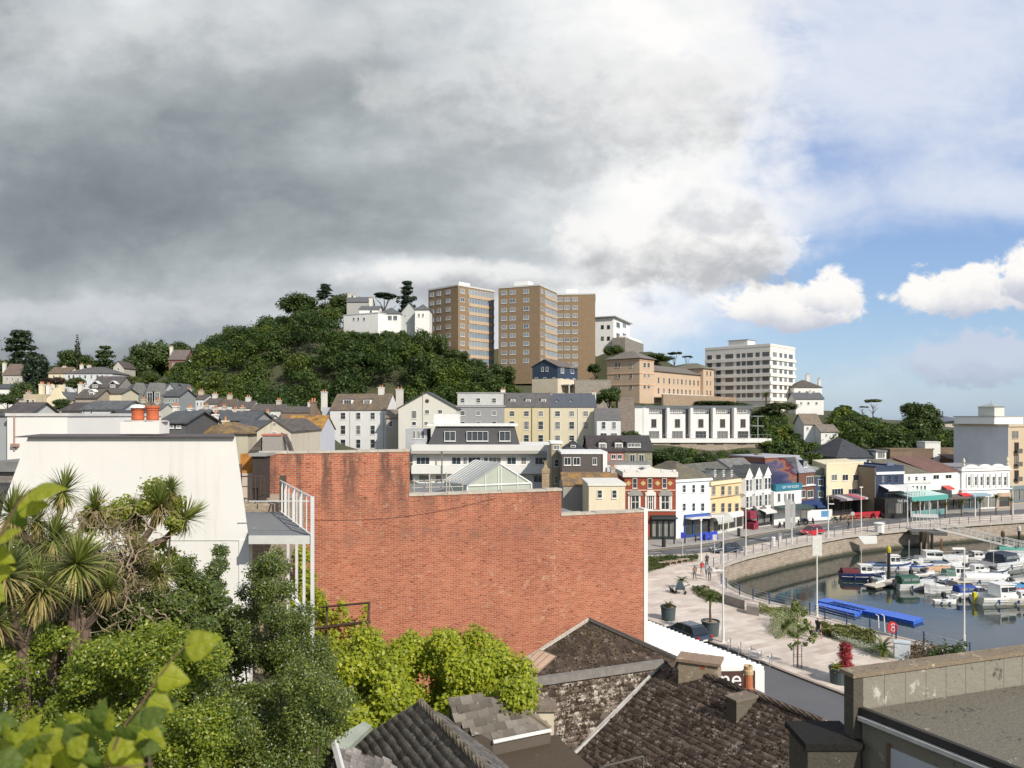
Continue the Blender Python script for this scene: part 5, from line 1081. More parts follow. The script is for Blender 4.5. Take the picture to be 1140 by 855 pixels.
z1=P(0,506,21.5)[2]; x1=P(21,0,21.5)[0]-lx; m=MB(); m.box(0,x1,0,5,0,z1-.5); m.build('wall',m_stone((.25,.22,.2),.5,.2),lb); m=MB(); m.box(-.1,x1+.1,-.15,5,z1-.49,z1-.2); m.build('parapet',m_plain((.2,.2,.19),.8,.3,3),lb)
m=MB(); m.hexa([(-.1,-3,z1-2.4),(x1-.35,-3,z1-2.4),(x1,-.16,z1-1.0),(-.1,-.16,z1-1.0)],[(-.1,-3,z1-2.2),(x1-.35,-3,z1-2.2),(x1,-.16,z1-.8),(-.1,-.16,z1-.8)]); m.build('slate_roof',m_slate((.05,.05,.055)),lb)
# ---------------------------------------------------------------- terrace platform and railings
pf=[Vector(P(277.5,597,18.9)),Vector(P(346,597,18.9)),Vector(P(311,563,23.7)),Vector(P(268,563,23.7))]; zt=pf[0].z; pf=[Vector((q.x,q.y,zt)) for q in pf]
pl=thing('roof_terrace','grey felt roof terrace on tall white posts beside the white end wall','terrace',(pf[1].x,pf[1].y,0)); T1=Vector((pf[1].x,pf[1].y,0))
L_=lambda q,dz=0:(q.x-T1.x,q.y-T1.y,q.z+dz)
m=MB(); m.hexa([L_(q,-.2) for q in pf],[L_(q) for q in pf]); m.build('deck',m_lichen((.16,.165,.17),(.24,.245,.25),(.35,.34,.32),.15,2.5),pl)
m=MB(); m.box(-1.57,.03,-.06,0.0,zt-.19,zt+.02); dd=(pf[2]-pf[1]); m.hexa([L_(q,-.24) for q in (pf[1],pf[1]+Vector((.06,0,0)),pf[2]+Vector((.06,0,0)),pf[2])],[L_(q,.03) for q in (pf[1],pf[1]+Vector((.06,0,0)),pf[2]+Vector((.06,0,0)),pf[2])]); m.build('fascia',m_plain((.58,.58,.56),.6,.12,4),pl)
pw=m_plain((.66,.67,.67),.5,.08,3)
def post(q,z0,z1,r=.05,nm='post',mt=None): m=MB(); m.box(q.x-T1.x-r,q.x-T1.x+r,q.y-T1.y-r,q.y-T1.y+r,z0,z1); return m.build(nm,mt or pw,pl)
q1=pf[1]+Vector((.06,-.06,0)); post(q1,9,zt+1.02,.04)
for t in (.24,.46,.74): q=pf[1]+dd*t; post(q+Vector((.06,0,0)),10,zt-.2,.032); 
for t,r in ((.14,.012),(.3,.032),(.42,.012),(.52,.032),(.68,.012),(.8,.032),(.93,.02)): q=pf[1]+dd*t+Vector((.03,0,0)); post(q,zt+.005,zt+.98,r,'baluster')
m=MB(); m.tube([L_(pf[1]+Vector((.03,-.03,1.0))),L_(pf[2]+Vector((.03,0,1.0)))],.025,6); m.build('rail',pw,pl)
m=MB(); m.tube([L_(pf[1]+Vector((.03,-.03,.9))),L_(pf[0]+Vector((0,-.03,.9)))],.014,5); m.build('wire_rail',pw,pl)
m=MB(); m.tube([(.0,-.05,zt-2.1),(-.9,.5,zt-1.3)],.05,5); m.tube([(.0,-.05,zt-2.2),(-.8,1.2,zt-2.2)],.05,5); m.build('brace',pw,pl)
m=MB(); q=pf[2]+Vector((.05,.1,0)); m.box(q.x-T1.x-.08,q.x-T1.x+.1,q.y-T1.y,q.y-T1.y+.15,zt-.2,zt+1.15); m.build('end_post',m_plain((.09,.065,.045)),pl)
# doorway, iron rail, orange stained stack behind the terrace
dw=thing('stair_head','dark stair door with rusty iron rail behind the roof terrace','doorway',P(285,560,24.6)[:2]+(0,)); qx,qy=dw.location[:2]
X_=lambda px,D=24.6:P(px,0,D)[0]-qx
Z_=lambda py,D=24.6:P(0,py,D)[2]
m=MB(); m.box(X_(281),X_(294),0,.6,Z_(556),Z_(508)); m.build('door',m_plain((.05,.04,.035),.7,.3,5),dw); m=MB(); m.box(X_(278),X_(297),-.1,.8,Z_(508)+.003,Z_(505)); m.build('door_hood',m_plain((.3,.3,.28)),dw)
m=MB(); m.box(X_(255),X_(280.5),.4,1.0,10,Z_(528)); m.build('low_wall',m_render((.55,.48,.4),.4),dw); m=MB(); m.box(X_(262),X_(281),.45,.9,Z_(528)+.003,Z_(506)); m.build('stained_stack',m_plain((.46,.20,.045),.85,.4,4),dw)
m=MB(); r=.018
for px in (274,283,290,296,299.5): m.tube([(X_(px),-.5,Z_(558)),(X_(px),-.5,Z_(528))],r,5)
m.tube([(X_(270),-.5,Z_(529)),(X_(300),-.5,Z_(529))],r*1.3,5); m.tube([(X_(270),-.5,Z_(540)),(X_(284),-.5,Z_(540))],r,5); m.tube([(X_(275),-.52,Z_(558)),(X_(275),-.52,Z_(515))],r*1.3,5); m.tube([(X_(292),-.5,Z_(553)),(X_(309),-1.2,Z_(545))],r,5); m.build('iron_rail',m_plain((.08,.05,.04)),dw)
m=MB(); m.box(X_(270),X_(312),-.6,3,10,Z_(559)); m.build('landing_wall',m_stone((.4,.33,.25),.3,.12),dw)
gs=thing('stained_chimney','grey rendered lean-to stack with orange lichen and red edging above the brick wall','chimney',P(303,505,34)[:2]+(0,)); gx=gs.location[0]; GX=lambda px:P(px,0,34)[0]-gx; GZ=lambda py:P(0,py,34)[2]
m=MB(); m.prism([(GX(290),10),(GX(318),10),(GX(314),GZ(485)),(GX(292),GZ(485))],'y',0,.8); m.build('stack',m_lichen((.3,.28,.25),(.4,.37,.33),(.55,.25,.06),.12,2.5),gs)
m=MB(); m.box(GX(291),GX(314),-.05,.85,GZ(485)+.002,GZ(483.3)); m.build('red_flashing',m_plain((.5,.16,.12)),gs)
m=MB(); m.tube([(GX(311),.2,GZ(484)),(GX(316),.2,GZ(486)),(GX(320),.2,GZ(494)),(GX(324),.2,GZ(506))],.12,5); m.prism([(GX(273),GZ(506)),(GX(290),GZ(506)),(GX(290),GZ(487))],'y',.1,3); m.build('lean_to_roof',SLB,gs)
# ---------------------------------------------------------------- foreground slate roofs
def plane(p0,rdir,pitch,down):
    """returns origin, unit x along ridge, unit y upslope, normal"""
    r=Vector((rdir[0],rdir[1],0)).normalized(); d=Vector((down[0],down[1],0)); d=(d-r*d.dot(r)).normalized()
    upv=(-d*math.cos(pitch)+Vector((0,0,math.sin(pitch)))); n=r.cross(upv); 
    if n.z<0: r=-r; n=r.cross(upv)
    return Vector(p0),r,upv,n
def ray(px,py,pl): 
    o_,r,u_,n=pl; d=Vector(((px-CX)/F,1,-(py-CY)/F)); c=Vector((0,0,ZC)); t=(o_-c).dot(n)/d.dot(n); return c+d*t
def plane3(a,b,c):
    a,b,c=Vector(a),Vector(b),Vector(c); r=(b-a); n=r.cross(c-a).normalized(); n=n if n.z>0 else -n
    h=Vector((-n.y,n.x,0)); h=h.normalized() if h.length>1e-6 else Vector((1,0,0)); u_=n.cross(h); 
    return a,h,u_,n
def slate_roof(parent,T,pl,poly,mat,sw=.3,sh=.2,name='slate_roof',seed=0,down=6,under=None):
    """poly: world points on the plane. real slates laid in courses on a solid base"""
    o_,r,u_,n=pl; M=Matrix((( r.x,u_.x,n.x,o_.x),(r.y,u_.y,n.y,o_.y),(r.z,u_.z,n.z,o_.z),(0,0,0,1))); Mi=M.inverted()
    lp=[(Mi@Vector(q)) for q in poly]; P2=[(q.x,q.y) for q in lp]
    rng=random.Random(seed); V=[];Fc=[]
    x0=min(p[0] for p in P2);x1=max(p[0] for p in P2);y0=min(p[1] for p in P2);y1=max(p[1] for p in P2)
    rows=int((y1-y0)/sh)+1; cols=int((x1-x0)/sw)+2
    xs_=[];ys_=[]
    for j in range(rows):
        for i in range(cols): xs_.append(x0+(i+(j%2)*.5-.5)*sw+sw/2); ys_.append(y0+(j+.5)*sh)
    ins=inside_(np.array(xs_),np.array(ys_),P2)
    for a,b,k in zip(xs_,ys_,ins):
        if not k or rng.random()<.006: continue
        e=rng.uniform(-.012,.012); w=sw*.496; h=sh*.5; t=rng.uniform(.006,.013); tl=rng.uniform(-.008,.008); i=len(V)
        dy=rng.uniform(-.02,.012)
        V+=[(a-w,b-h+dy,t*.5+.003+tl*.2),(a+w,b-h+dy,t*.5+.003-tl*.2),(a+w+e*.2,b+h+.02,t*.5-.003),(a-w,b+h+.02,t*.5-.003),(a-w,b-h+dy,-.02),(a+w,b-h+dy,-.02)]
        Fc+=[(i,i+1,i+2),(i,i+2,i+3),(i+4,i+5,i+1),(i+4,i+1,i)]
    me=tri_mesh(np.array(V),np.array(Fc),mat); o=link(name,me,parent); o.matrix_world=M if parent is None else Matrix.Translation(-Vector(T))@M
    m=MB(); tp=[(q[0]-T[0],q[1]-T[1],q[2]-T[2]-.02) for q in poly]; m.hexa([(a,b,-T[2]+0) for a,b,c in tp],tp); m.build('roof_deck',under or m_plain((.11,.09,.075)),parent); return o
def inside_(X,Y,poly):
    c=np.zeros(X.shape,bool); n=len(poly)
    for k in range(n):
        ax,ay=poly[k];bx,by=poly[(k+1)%n]
        if ay==by: continue
        c^=((ay>Y)!=(by>Y))&(X<(bx-ax)*(Y-ay)/(by-ay)+ax)
    return c
a=Vector(P(783,752,26)); b_=Vector(P(917,805,22)); b_.z=a.z=(a.z+b_.z)/2
b_=Vector(((917-CX)*(F*(ZC-a.z)/(805-CY))/F,F*(ZC-a.z)/(805-CY),a.z)); a=Vector(((783-CX)*(F*(ZC-a.z)/(752-CY))/F,F*(ZC-a.z)/(752-CY),a.z))
pl3=plane(a,(b_-a)[:2],R(33),(-1,-.5)); 
rb=thing('slate_roofed_building','old building with several dark lichen covered slate roofs below the brick wall','building',(a.x,a.y,0)); TR=(a.x,a.y,0)
LDK=m_lichen((.075,.054,.043),(.19,.145,.115),(.40,.34,.29),.50,7); LPL=m_lichen((.085,.06,.046),(.23,.18,.145),(.56,.50,.43),.70,6); LR1=m_lichen((.045,.032,.026),(.12,.088,.07),(.33,.28,.24),.36,9)
c=ray(738,739,pl3); d=ray(640,840,pl3); e3=ray(700,1000,pl3); f3=ray(1000,1000,pl3); g3=ray(955,835,pl3)
g3=ray(965,860,pl3)
slate_roof(rb,TR,pl3,[a,c,d,e3,f3,g3,b_],LDK,.25,.21,seed=1)
e=P(578,762,F*(ZC-c.z)/(762-CY)); e=(e[0],e[1],c.z); pl2=plane3(c,e,d); h2=ray(596,812,pl2); h3=ray(640,840,pl2)
slate_roof(rb,TR,pl2,[Vector(e),h2,ray(625,840,pl2),h3,c],LPL,.3,.2,seed=2)
rdir=(Vector(e)-c); pl1=plane(c,rdir[:2],R(36),(0,-1)); ap=ray(655,691.5,pl1); lf=ray(573,744,pl1); rt=ray(756,736,pl1); e1=ray(578,757,pl1); c1=ray(740,737,pl1)
slate_roof(rb,TR,pl1,[e1,c1,rt,ap,lf],LR1,.3,.2,seed=3)
st_=m_plain((.22,.205,.19),.9,.3,5,bump=.3); LT=lambda q,dz=0:(q[0]-TR[0],q[1]-TR[1],q[2]+dz)
m=MB(); m.tube([LT(lf,.06),LT(ap,.06)],.07,6); m.build('verge',m_plain((.42,.38,.33),.9,.3,6),rb); m=MB(); m.tube([LT(ap,.05),LT(rt,.05),LT(a,.02)],.10,6); m.build('ridge',m_plain((.07,.06,.055),.9,.3,6),rb)
ce=Vector(e); m=MB(); nn=Vector((0,-1,0)); q=[ce,c]; m.hexa([LT(ce+Vector((0,-.16,-.1))),LT(c+Vector((0,-.16,-.1))),LT(c+Vector((0,.1,-.1))),LT(ce+Vector((0,.1,-.1)))],[LT(ce+Vector((0,-.16,.16))),LT(c+Vector((0,-.16,.16))),LT(c+Vector((0,.1,.16))),LT(ce+Vector((0,.1,.16)))]); m.build('parapet',st_,rb)
m=MB(); m.tube([LT(c,.05),LT((c+d)/2+Vector((0,0,.0)),.05),LT(d,.05)],.085,6); m.build('valley_flashing',m_plain((.42,.41,.39),.7,.3,4),rb)
m=MB()
K=16
for k in range(K):
    p0=a.lerp(b_,k/K); p1=a.lerp(b_,(k+.96)/K); m.tube([LT(p0,.05),LT(p1,.05)],.11,7)
m.build('ridge_tiles',m_plain((.12,.09,.07),.9,.4,5,bump=.4),rb)
# raised party wall + edge gutter beyond the ridge
ex=b_+ (b_-a)*.6
m=MB(); m.hexa([LT(a+Vector((.25,.15,-3))),LT(ex+Vector((.25,.15,-3))),LT(ex+Vector((.1,.05,-3))),LT(a+Vector((.1,.05,-3)))],[LT(a+Vector((.25,.15,-.02))),LT(ex+Vector((.25,.15,-.02))),LT(ex+Vector((.1,.05,-.02))),LT(a+Vector((.1,.05,-.02)))]) ; m.build('verge_board',m_plain((.6,.55,.45),.7,.2,4),rb)
# skylight
s0=[ray(579,744,pl1),ray(598,752,pl1),ray(619,733,pl1),ray(599,725,pl1)]; nrm=pl1[3]; m=MB(); m.hexa([LT(q+nrm*.03) for q in s0],[LT(q+nrm*.13) for q in s0]); o=m.build('skylight_frame',m_plain((.20,.15,.12)),rb)
s1=[q+( (s0[0]+s0[2])/2-q)*.12 for q in s0]; m=MB(); m.hexa([LT(q+nrm*.131) for q in s1],[LT(q+nrm*.15) for q in s1]); m.build('skylight_pane',m_plain((.40,.27,.19),.35,.2,3),o); m=MB()
for t in (.33,.66): m.tube([LT(s1[0].lerp(s1[1],t)+nrm*.155),LT(s1[3].lerp(s1[2],t)+nrm*.155)],.012,4)
m.build('glazing_bar',m_plain((.1,.08,.07)),o)
# stone chimney block beside the ridge
cq=Vector(P(766,757,26.2)); w=.80
cd=thing('chimney_block','square stained stone chimney block without pots at the top of the roof ridge','chimney',(cq.x,cq.y,0),R(-24)); m=MB()
zt2=P(0,736.5,26)[2]; m.box(-.32,1.05,-.1,.65,8,zt2-.06); o=m.build('stack',m_lichen((.24,.19,.13),(.42,.35,.25),(.5,.44,.33),.4,3),cd); m=MB(); m.box(-.40,1.13,-.18,.73,zt2-.058,zt2+.04); m.build('capping',m_lichen((.22,.15,.1),(.40,.30,.22),(.52,.45,.36),.4,4),cd)
m=MB(); m.box(.45,.60,-.112,-.102,zt2-.22,zt2-.1); m.build('brick_patch',m_plain((.4,.1,.05)),cd)
# small stack with terracotta pot
pq=P(824,790,24.0); zz=pq[2]
sp=thing('chimney_block','low mossy stone block on the right slope under the terracotta pot','chimney',(pq[0]+.2,pq[1],0),R(28)); m=MB(); m.box(-.65,.55,-.22,.22,8,zz+.42); m.build('stack',m_lichen((.1,.09,.07),(.2,.17,.13),(.35,.3,.22),.3,4),sp); m=MB(); m.box(-.70,.6,-.27,.27,zz+.423,zz+.5); m.build('capping',m_lichen((.15,.12,.1),(.25,.21,.16),(.42,.36,.28),.4,5),sp)
q=P(833,765,24.5); tp=thing('chimney_pot','terracotta chimney pot with a cream banded rim in front of the brown sign','chimney pot',(q[0],q[1],zz+.505)); h=P(0,741,24.5)[2]-zz-.505
m=MB(); m.lathe([(.17,0),(.15,.05),(.14,h*.6)],n=16); m.build('pot_body',m_plain((.42,.14,.07),.7,.2,8),tp); m=MB(); m.lathe([(.142,h*.6+.002),(.165,h*.64),(.165,h*.8),(.14,h*.86),(.15,h),(.10,h),(.10,h*.9)],n=16); m.build('rim',m_plain((.50,.36,.2),.8,.2,8),tp)
# second roof group lower left
def gslab(parent,T,pts,th,mat,name):
    m=MB(); m.hexa([(p[0]-T[0],p[1]-T[1],p[2]-T[2]-th) for p in pts],[(p[0]-T[0],p[1]-T[1],p[2]-T[2]) for p in pts]); return m.build(name,mat,parent)
r0=Vector(P(468,783,16)); r1=Vector(P(585,905,11.2)); r1.z=r0.z; t_=F*(ZC-r0.z)/(900-CY); r1=Vector(((580-CX)*t_/F,t_,r0.z))
LG=m_lichen((.12,.105,.088),(.25,.225,.195),(.40,.365,.31),.35,7); LG2=m_lichen((.19,.17,.15),(.34,.31,.28),(.52,.49,.44),.45,6)
rc=thing('slate_roofed_house','steep grey slate roof with stone ridge in front of the bright green creeper','house',(r0.x,r0.y,0)); TC=(r0.x,r0.y,0)
plL=plane(r0,(r1-r0)[:2],R(44),(-1,-.3)); plR=plane(r0,(r1-r0)[:2],R(40),(1,.2))
slate_roof(rc,TC,plL,[r0,ray(387,829,plL),ray(330,900,plL),ray(300,1000,plL),ray(560,1000,plL),r1],LG,.24,.17,seed=5)  # left slope takes the darker slate mix, shade put into its colour
slate_roof(rc,TC,plR,[r0,r1,ray(640,930,plR),ray(588,855,plR),ray(548,822,plR)],LG2,.2,.13,seed=6)  # right slope coloured paler than the left, as the sunlit side
m=MB(); K=26
for k in range(K): m.tube([tuple(r0.lerp(r1,k/K)-Vector(TC)+Vector((0,0,.03))),tuple(r0.lerp(r1,(k+.99)/K)-Vector(TC)+Vector((0,0,.03)))],.085,7)
m.build('ridge_tiles',m_lichen((.13,.11,.08),(.25,.21,.16),(.4,.36,.3),.3,8),rc)
# small roof right of it with white gutter
rd=thing('slate_roofed_outhouse','small dark slate roof with white gutter above a mossy brown flat roof','outbuilding',P(580,820,17.5)[:2]+(0,)); TD=tuple(rd.location)
g_=[Vector(P(549,824,17)),Vector(P(613,811,17.6))]; g_[1].z=g_[0].z; t_=F*(ZC-g_[0].z)/(811-CY); g_[1]=Vector(((613-CX)*t_/F,t_,g_[0].z))
plS=plane(g_[0],(g_[1]-g_[0])[:2],R(38),(0,-1)); slate_roof(rd,TD,plS,[g_[0],g_[1],ray(560,775,plS),ray(500,775,plS),ray(505,800,plS)],LG,.3,.2,seed=8)
m=MB(); m.tube([tuple(g_[0]-Vector(TD)+Vector((0,-.06,-.02))),tuple(g_[1]-Vector(TD)+Vector((0,-.06,-.02)))],.045,6); m.build('gutter',m_plain((.7,.69,.66),.5,.1,4),rd)
m=MB(); m.tube([tuple(ray(560,775,plS)-Vector(TD)),tuple(g_[1]-Vector(TD))],.07,6); m.build('hip_ridge',m_plain((.2,.17,.12),.9,.3,5),rd)
zf=g_[0].z-.35; fl_=[Vector(P(px,py,F*(ZC-zf)/(py-CY))) for px,py in ((540,832),(618,818),(668,862),(640,905),(560,905))]
gslab(rd,TD,fl_,8,m_lichen((.07,.05,.035),(.13,.10,.07),(.2,.15,.08),.2,1.5),'flat_roof')
m=MB(); q=Vector(P(607,800,19.5))-Vector(TD); m.box(q.x-.22,q.x+.22,q.y-.2,q.y+.3,7,q.z+.28); m.build('chimney',m_plain((.62,.55,.42),.8,.15,4),rd); m=MB(); m.box(q.x-.3,q.x+.3,q.y-.28,q.y+.38,q.z+.283,q.z+.38); m.build('chimney_cap',m_stone((.25,.2,.16),.2,.1),rd)
m=MB(); q=[Vector(P(px,py,18.6)) for px,py in ((640,872),(673,853),(716,842),(716,872))]; 
for i in range(3): m.tube([tuple(q[i]-Vector(TD)),tuple(q[i+1]-Vector(TD))],.03,5)
m.build('iron_frame',m_plain((.12,.11,.1)),rd)
# left-most small roofs
re_=thing('slate_roofed_shed','small grey slate roof with a white barge board at the bottom centre','shed',P(400,850,13)[:2]+(0,)); TE=tuple(re_.location)
q=[Vector(P(372,829,13.2)),Vector(P(437,848,13.8)),Vector(P(452,900,12.4)),Vector(P(392,905,11.5))]
plE=plane3(q[0],q[1],q[3]); slate_roof(re_,TE,plE,[q[0],q[1],ray(455,900,plE),ray(395,905,plE)],LG2,.25,.15,seed=9)
m=MB(); m.tube([tuple(q[0]-Vector(TE)+Vector((0,0,.05))),tuple(q[3]-Vector(TE)+Vector((0,0,.05)))],.06,4); m.build('barge_board',m_plain((.68,.68,.66),.5,.1,5),re_)
q=[Vector(P(px,py,14.6)) for px,py in ((366,826),(405,803),(414,808),(382,838))]; q[1]=Vector(P(405,803,16)); q[2]=Vector(P(414,808,16)); gslab(re_,TE,q,.1,m_plain((.30,.33,.27),.4,.2,3),'glass_lean_to')
# ---------------------------------------------------------------- flat roof with parapet, bottom right
pr_=thing('parapet_building','concrete parapet and felt flat roof with a white door below, bottom right corner','building',(4.6,9.8,0)); TP=Vector((4.6,9.8,0))
zc_=15.56; zr=15.08; A1=Vector(P(961,749,F*(ZC-zc_)/(749-CY))); B1=Vector(P(1140,725,F*(ZC-zc_)/(725-CY))); dP=(B1-A1).normalized(); nP=Vector((-dP.y,dP.x,0)); E1=A1+dP*9
A0=A1-dP*.16
def HP(pts,z0,z1,mat,name,lab=None):
    m=MB(); m.hexa([(q.x-TP.x,q.y-TP.y,z0) for q in pts],[(q.x-TP.x,q.y-TP.y,z1) for q in pts]); return m.build(name,mat,pr_,label=lab)
CON=m_lichen((.20,.185,.15),(.32,.30,.25),(.47,.45,.40),.45,2.2); COPM=m_lichen((.17,.13,.09),(.36,.29,.21),(.52,.44,.33),.4,9)
x=0;rr=random.Random(4)
while x<9: w=.36; q=A1+dP*x; HP([q,q+dP*(w-.006),q+dP*(w-.006)+nP*.17,q+nP*.17],zr-.1,zc_-.05,CON,'parapet'); x+=w
HP([A0,A1-dP*.002,A1+nP*.17-dP*.002,A0+nP*.17],8,zc_-.05,m_lichen((.06,.055,.045),(.14,.125,.1),(.25,.22,.17),.3,3),'end_pier')
HP([A0-nP*.03-dP*.03,E1-nP*.03,E1+nP*.22,A0+nP*.22-dP*.03],zc_-.048,zc_+.01,COPM,'coping')
C1=A1-nP*.0; fr=Vector((.48,-.88,0)).normalized(); C0=A1+Vector((.0,-.02,0)); F1=C0+fr*7
FELT=m_lichen((.15,.135,.105),(.225,.205,.165),(.66,.64,.60),.10,7)
HP([C0,F1,F1+dP*9,C0+dP*9],zr-.15,zr,FELT,'felt_roof')
HP([C0-dP*.07,F1-dP*.07,F1-dP*.0-Vector((.002,0,0)),C0-Vector((.002,0,0))],zr-.05,zr+.035,m_plain((.04,.036,.032),.8,.3,5),'roof_edge')
m=MB(); m.tube([tuple(A1-dP*.05-TP+Vector((0,-.05,zc_-.15-.0))),tuple(A1-dP*.03-TP+Vector((.02,-.12,zr+.12))),tuple(C0+fr*.25-dP*.03-TP+Vector((0,0,zr+.03)))],.05,6); m.build('felt_upstand',m_plain((.035,.03,.028),.8,.3,5),pr_)
HP([C0-dP*.03,F1-dP*.03,F1+dP*.3,C0+dP*.3],6,zr-.155,m_lichen((.17,.15,.115),(.27,.24,.19),(.4,.37,.3),.35,2.5),'wall')
HP([C0-dP*.11,F1-dP*.11,F1-dP*.035,C0-dP*.035],zr-.13,zr-.075,m_plain((.5,.49,.46),.7,.3,5),'trim')
dq=C0+fr*.42-dP*.045; HP([dq,dq+fr*.62,dq+fr*.62+dP*.014,dq+dP*.014],zr-2.3,zr-.34,m_plain((.42,.44,.46),.6,.1,2),'door')
HP([dq-fr*.04-dP*.02,dq-fr*.001-dP*.02,dq-fr*.001+dP*.014,dq-fr*.04+dP*.014],zr-2.3,zr-.3,m_plain((.12,.08,.05)),'door_frame')
# sooty block left of it
sb=thing('sooty_pier','squat stone pier with soot blackened top beside the parapet building','pier',P(915,830,9.9)[:2]+(0,)); m=MB()
z1=P(0,827,9.9)[2]; m.box(-.27,.42,-.2,.45,7,z1); m.build('stack',m_lichen((.05,.045,.038),(.13,.115,.09),(.3,.27,.2),.25,4),sb); m=MB(); m.box(-.31,.46,-.24,.5,z1+.002,z1+.09); m.build('capping',m_lichen((.012,.011,.01),(.03,.028,.025),(.25,.22,.17),-.02,5),sb)
# ---------------------------------------------------------------- canopy building with brown sign
cw=thing('canopy_building','white ribbed canopy roof with a brown lettered sign beyond the slate roofs','building',(0,0,0))
zc2=3.7; p1=G(850,742,zc2); p2=G(723,692,zc2); p0=G(700,747,zc2); pA=Vector(p1);pB=Vector(p2); pC=pA+Vector((-14,-.6,0)); pD=pB+Vector((-12,0,0)); cw.location=(pA.x,pA.y,0); TW=Vector((pA.x,pA.y,0))
q4=[pC,pA,pB,pD]; m=MB(); m.hexa([tuple(q-TW-Vector((0,0,.25))) for q in q4],[tuple(q-TW) for q in q4]); m.build('roof',m_plain((.76,.76,.74),.5,.04),cw); m=MB()
for k in range(26):
    t=(k+.5)/26; a_=pA.lerp(pB,t)-TW; c_=pC.lerp(pD,t)-TW; m.hexa([tuple(c_+Vector((0,-.09,.004))),tuple(a_+Vector((0,-.09,.004))),tuple(a_+Vector((0,.09,.004))),tuple(c_+Vector((0,.09,.004)))],[tuple(c_+Vector((0,-.06,.07))),tuple(a_+Vector((0,-.06,.07))),tuple(a_+Vector((0,.06,.07))),tuple(c_+Vector((0,.06,.07)))])
m.build('roof_rib',m_plain((.78,.78,.76),.5,.03),cw); cw.children[-1]['kind']='stuff'
m=MB(); m.hexa([tuple(q-TW-Vector((0,0,3.9))) for q in (pC+Vector((0,1,0)),pA+Vector((-.3,.8,0)),pB+Vector((-.5,0,0)),pD)],[tuple(q-TW-Vector((0,0,.26))) for q in (pC+Vector((0,1,0)),pA+Vector((-.3,.8,0)),pB+Vector((-.5,0,0)),pD)]); m.build('wall',m_plain((.5,.5,.48),.6,.1),cw)
m=MB(); m.box(-14,.0,-.08,.0,-.0+zc2-.22,zc2+.03); m.build('fascia',m_plain((.78,.78,.76),.5,.03),cw)
m=MB(); m.box(-.55,.02,-.12,.3,zc2-1.6,zc2-.225); m.build('end_panel',m_plain((.78,.78,.76),.5,.03),cw)
m=MB(); m.box(-9,-.56,-.06,.05,zc2-1.6,zc2-.225); o=m.build('sign_board',m_plain((.085,.04,.035),.5,.05),cw); text('sign_lettering',"one'",1.4,(-2.28,-.075,zc2-.76),0,m_plain((.8,.8,.78),.5,.02),o)
def moss(pl,poly,n,seed,par,T):
    rng=random.Random(seed); o_,r,u_,nn=pl; P2=[((q-o_).dot(r),(q-o_).dot(u_)) for q in map(Vector,poly)]; x0=min(a for a,b in P2);x1=max(a for a,b in P2);y0=min(b for a,b in P2);y1=max(b for a,b in P2); X=np.array([rng.uniform(x0,x1) for _ in range(n*2)]);Y=np.array([y0+ (y1-y0)*rng.random()**.8 for _ in range(n*2)]); k=inside_(X,Y,P2); V=[];Fc=[]
    for a,b in list(zip(X[k],Y[k]))[:n]:
        c=o_+r*a+u_*b-Vector(T); s=rng.uniform(.02,.055); j=len(V); an=rng.uniform(0,1.5)
        for i in range(5): t=an+i*1.2566; V.append(tuple(c+(r*math.cos(t)+u_*math.sin(t))*s*rng.uniform(.7,1.2)+nn*.02))
        V.append(tuple(c+nn*(.03+s*.55)))
        for i in range(5): Fc.append((j+i,j+(i+1)%5,j+5))
    o=link('moss',tri_mesh(np.array(V),np.array(Fc),m_lichen((.03,.02,.012),(.10,.075,.03),(.3,.27,.2),.05,12)),par); o['kind']='stuff'
moss(pl3,[a,c,d,e3,f3,g3,b_],1500,1,rb,TR); moss(pl1,[e1,c1,rt,ap,lf],600,2,rb,TR); moss(pl2,[Vector(e),h2,h3,c],300,3,rb,TR)
# ---------------------------------------------------------------- street furniture
LW=m_plain((.70,.70,.67),.5,.08,4)
def lamp(px,pyb,pyt,label,arm='none',r=.09,ad=1,extra=None):
    q=G(px,pyb,0.0); D=q[1]; h=(pyb-pyt)*D/F; t=thing('street_lamp',label,'street lamp',(q[0],q[1],0.002),0,'tall pale lamp posts of the harbour front')
    m=MB(); m.tube([(0,0,0),(0,0,1.1),(0,0,1.12),(0,0,h)],[r*1.5,r*1.5,r,r*.7],8); m.build('pole',LW,t)
    if arm=='t': 
        m=MB(); m.box(-1.1,1.1,-.12,.12,h-.02,h+.1); m.box(-.12,.12,-.12,.12,h-.3,h-.02); m.build('lamp_head',LW,t)
    if arm=='side':
        m=MB(); m.box(0 if ad>0 else -1.0,1.0 if ad>0 else 0,-.1,.1,h-.05,h+.1); m.build('lamp_head',LW,t)
    if arm=='top': m=MB(); m.box(-.25,.25,-.1,.1,h,h+.18); m.build('lamp_head',LW,t)
    if extra:
        z=extra*D/F; m=MB(); m.box(-.9 if ad<0 else .02,-.02 if ad<0 else .9,-.1,.1,z-.06,z+.06); m.build('lower_lamp',LW,t)
    return t,h,D
lamp(780.5,632.5,577,'double armed lamp post beside the walking people at the corner of the quay','t',.1)
lamp(805,715,575,'tallest lamp post, standing in the paving right of the potted palm','side',.085,-1,80)
lamp(830.3,617.3,550,'slim lamp post behind the railing in front of the cream and bay fronted houses','top')
lamp(922,598,542,'lamp post with a cross arm near the red car','top',.09,1,37)
lamp(958.8,592,543,'lamp post in front of the yellow cafe building at the bend of the quay','top')
lamp(1010.3,587,543,'lamp post left of the gangway gate','top')
lamp(1085.7,575.5,541,'lamp post between the palms left of the ornate white facade','top')
lamp(1127.5,573,539,'lamp post in front of the corner building at the right edge','top')
t,h,D=lamp(1073.5,722,611,'near lamp post in front of the moored boats, with a lantern arm reaching left','side',.07,-1)
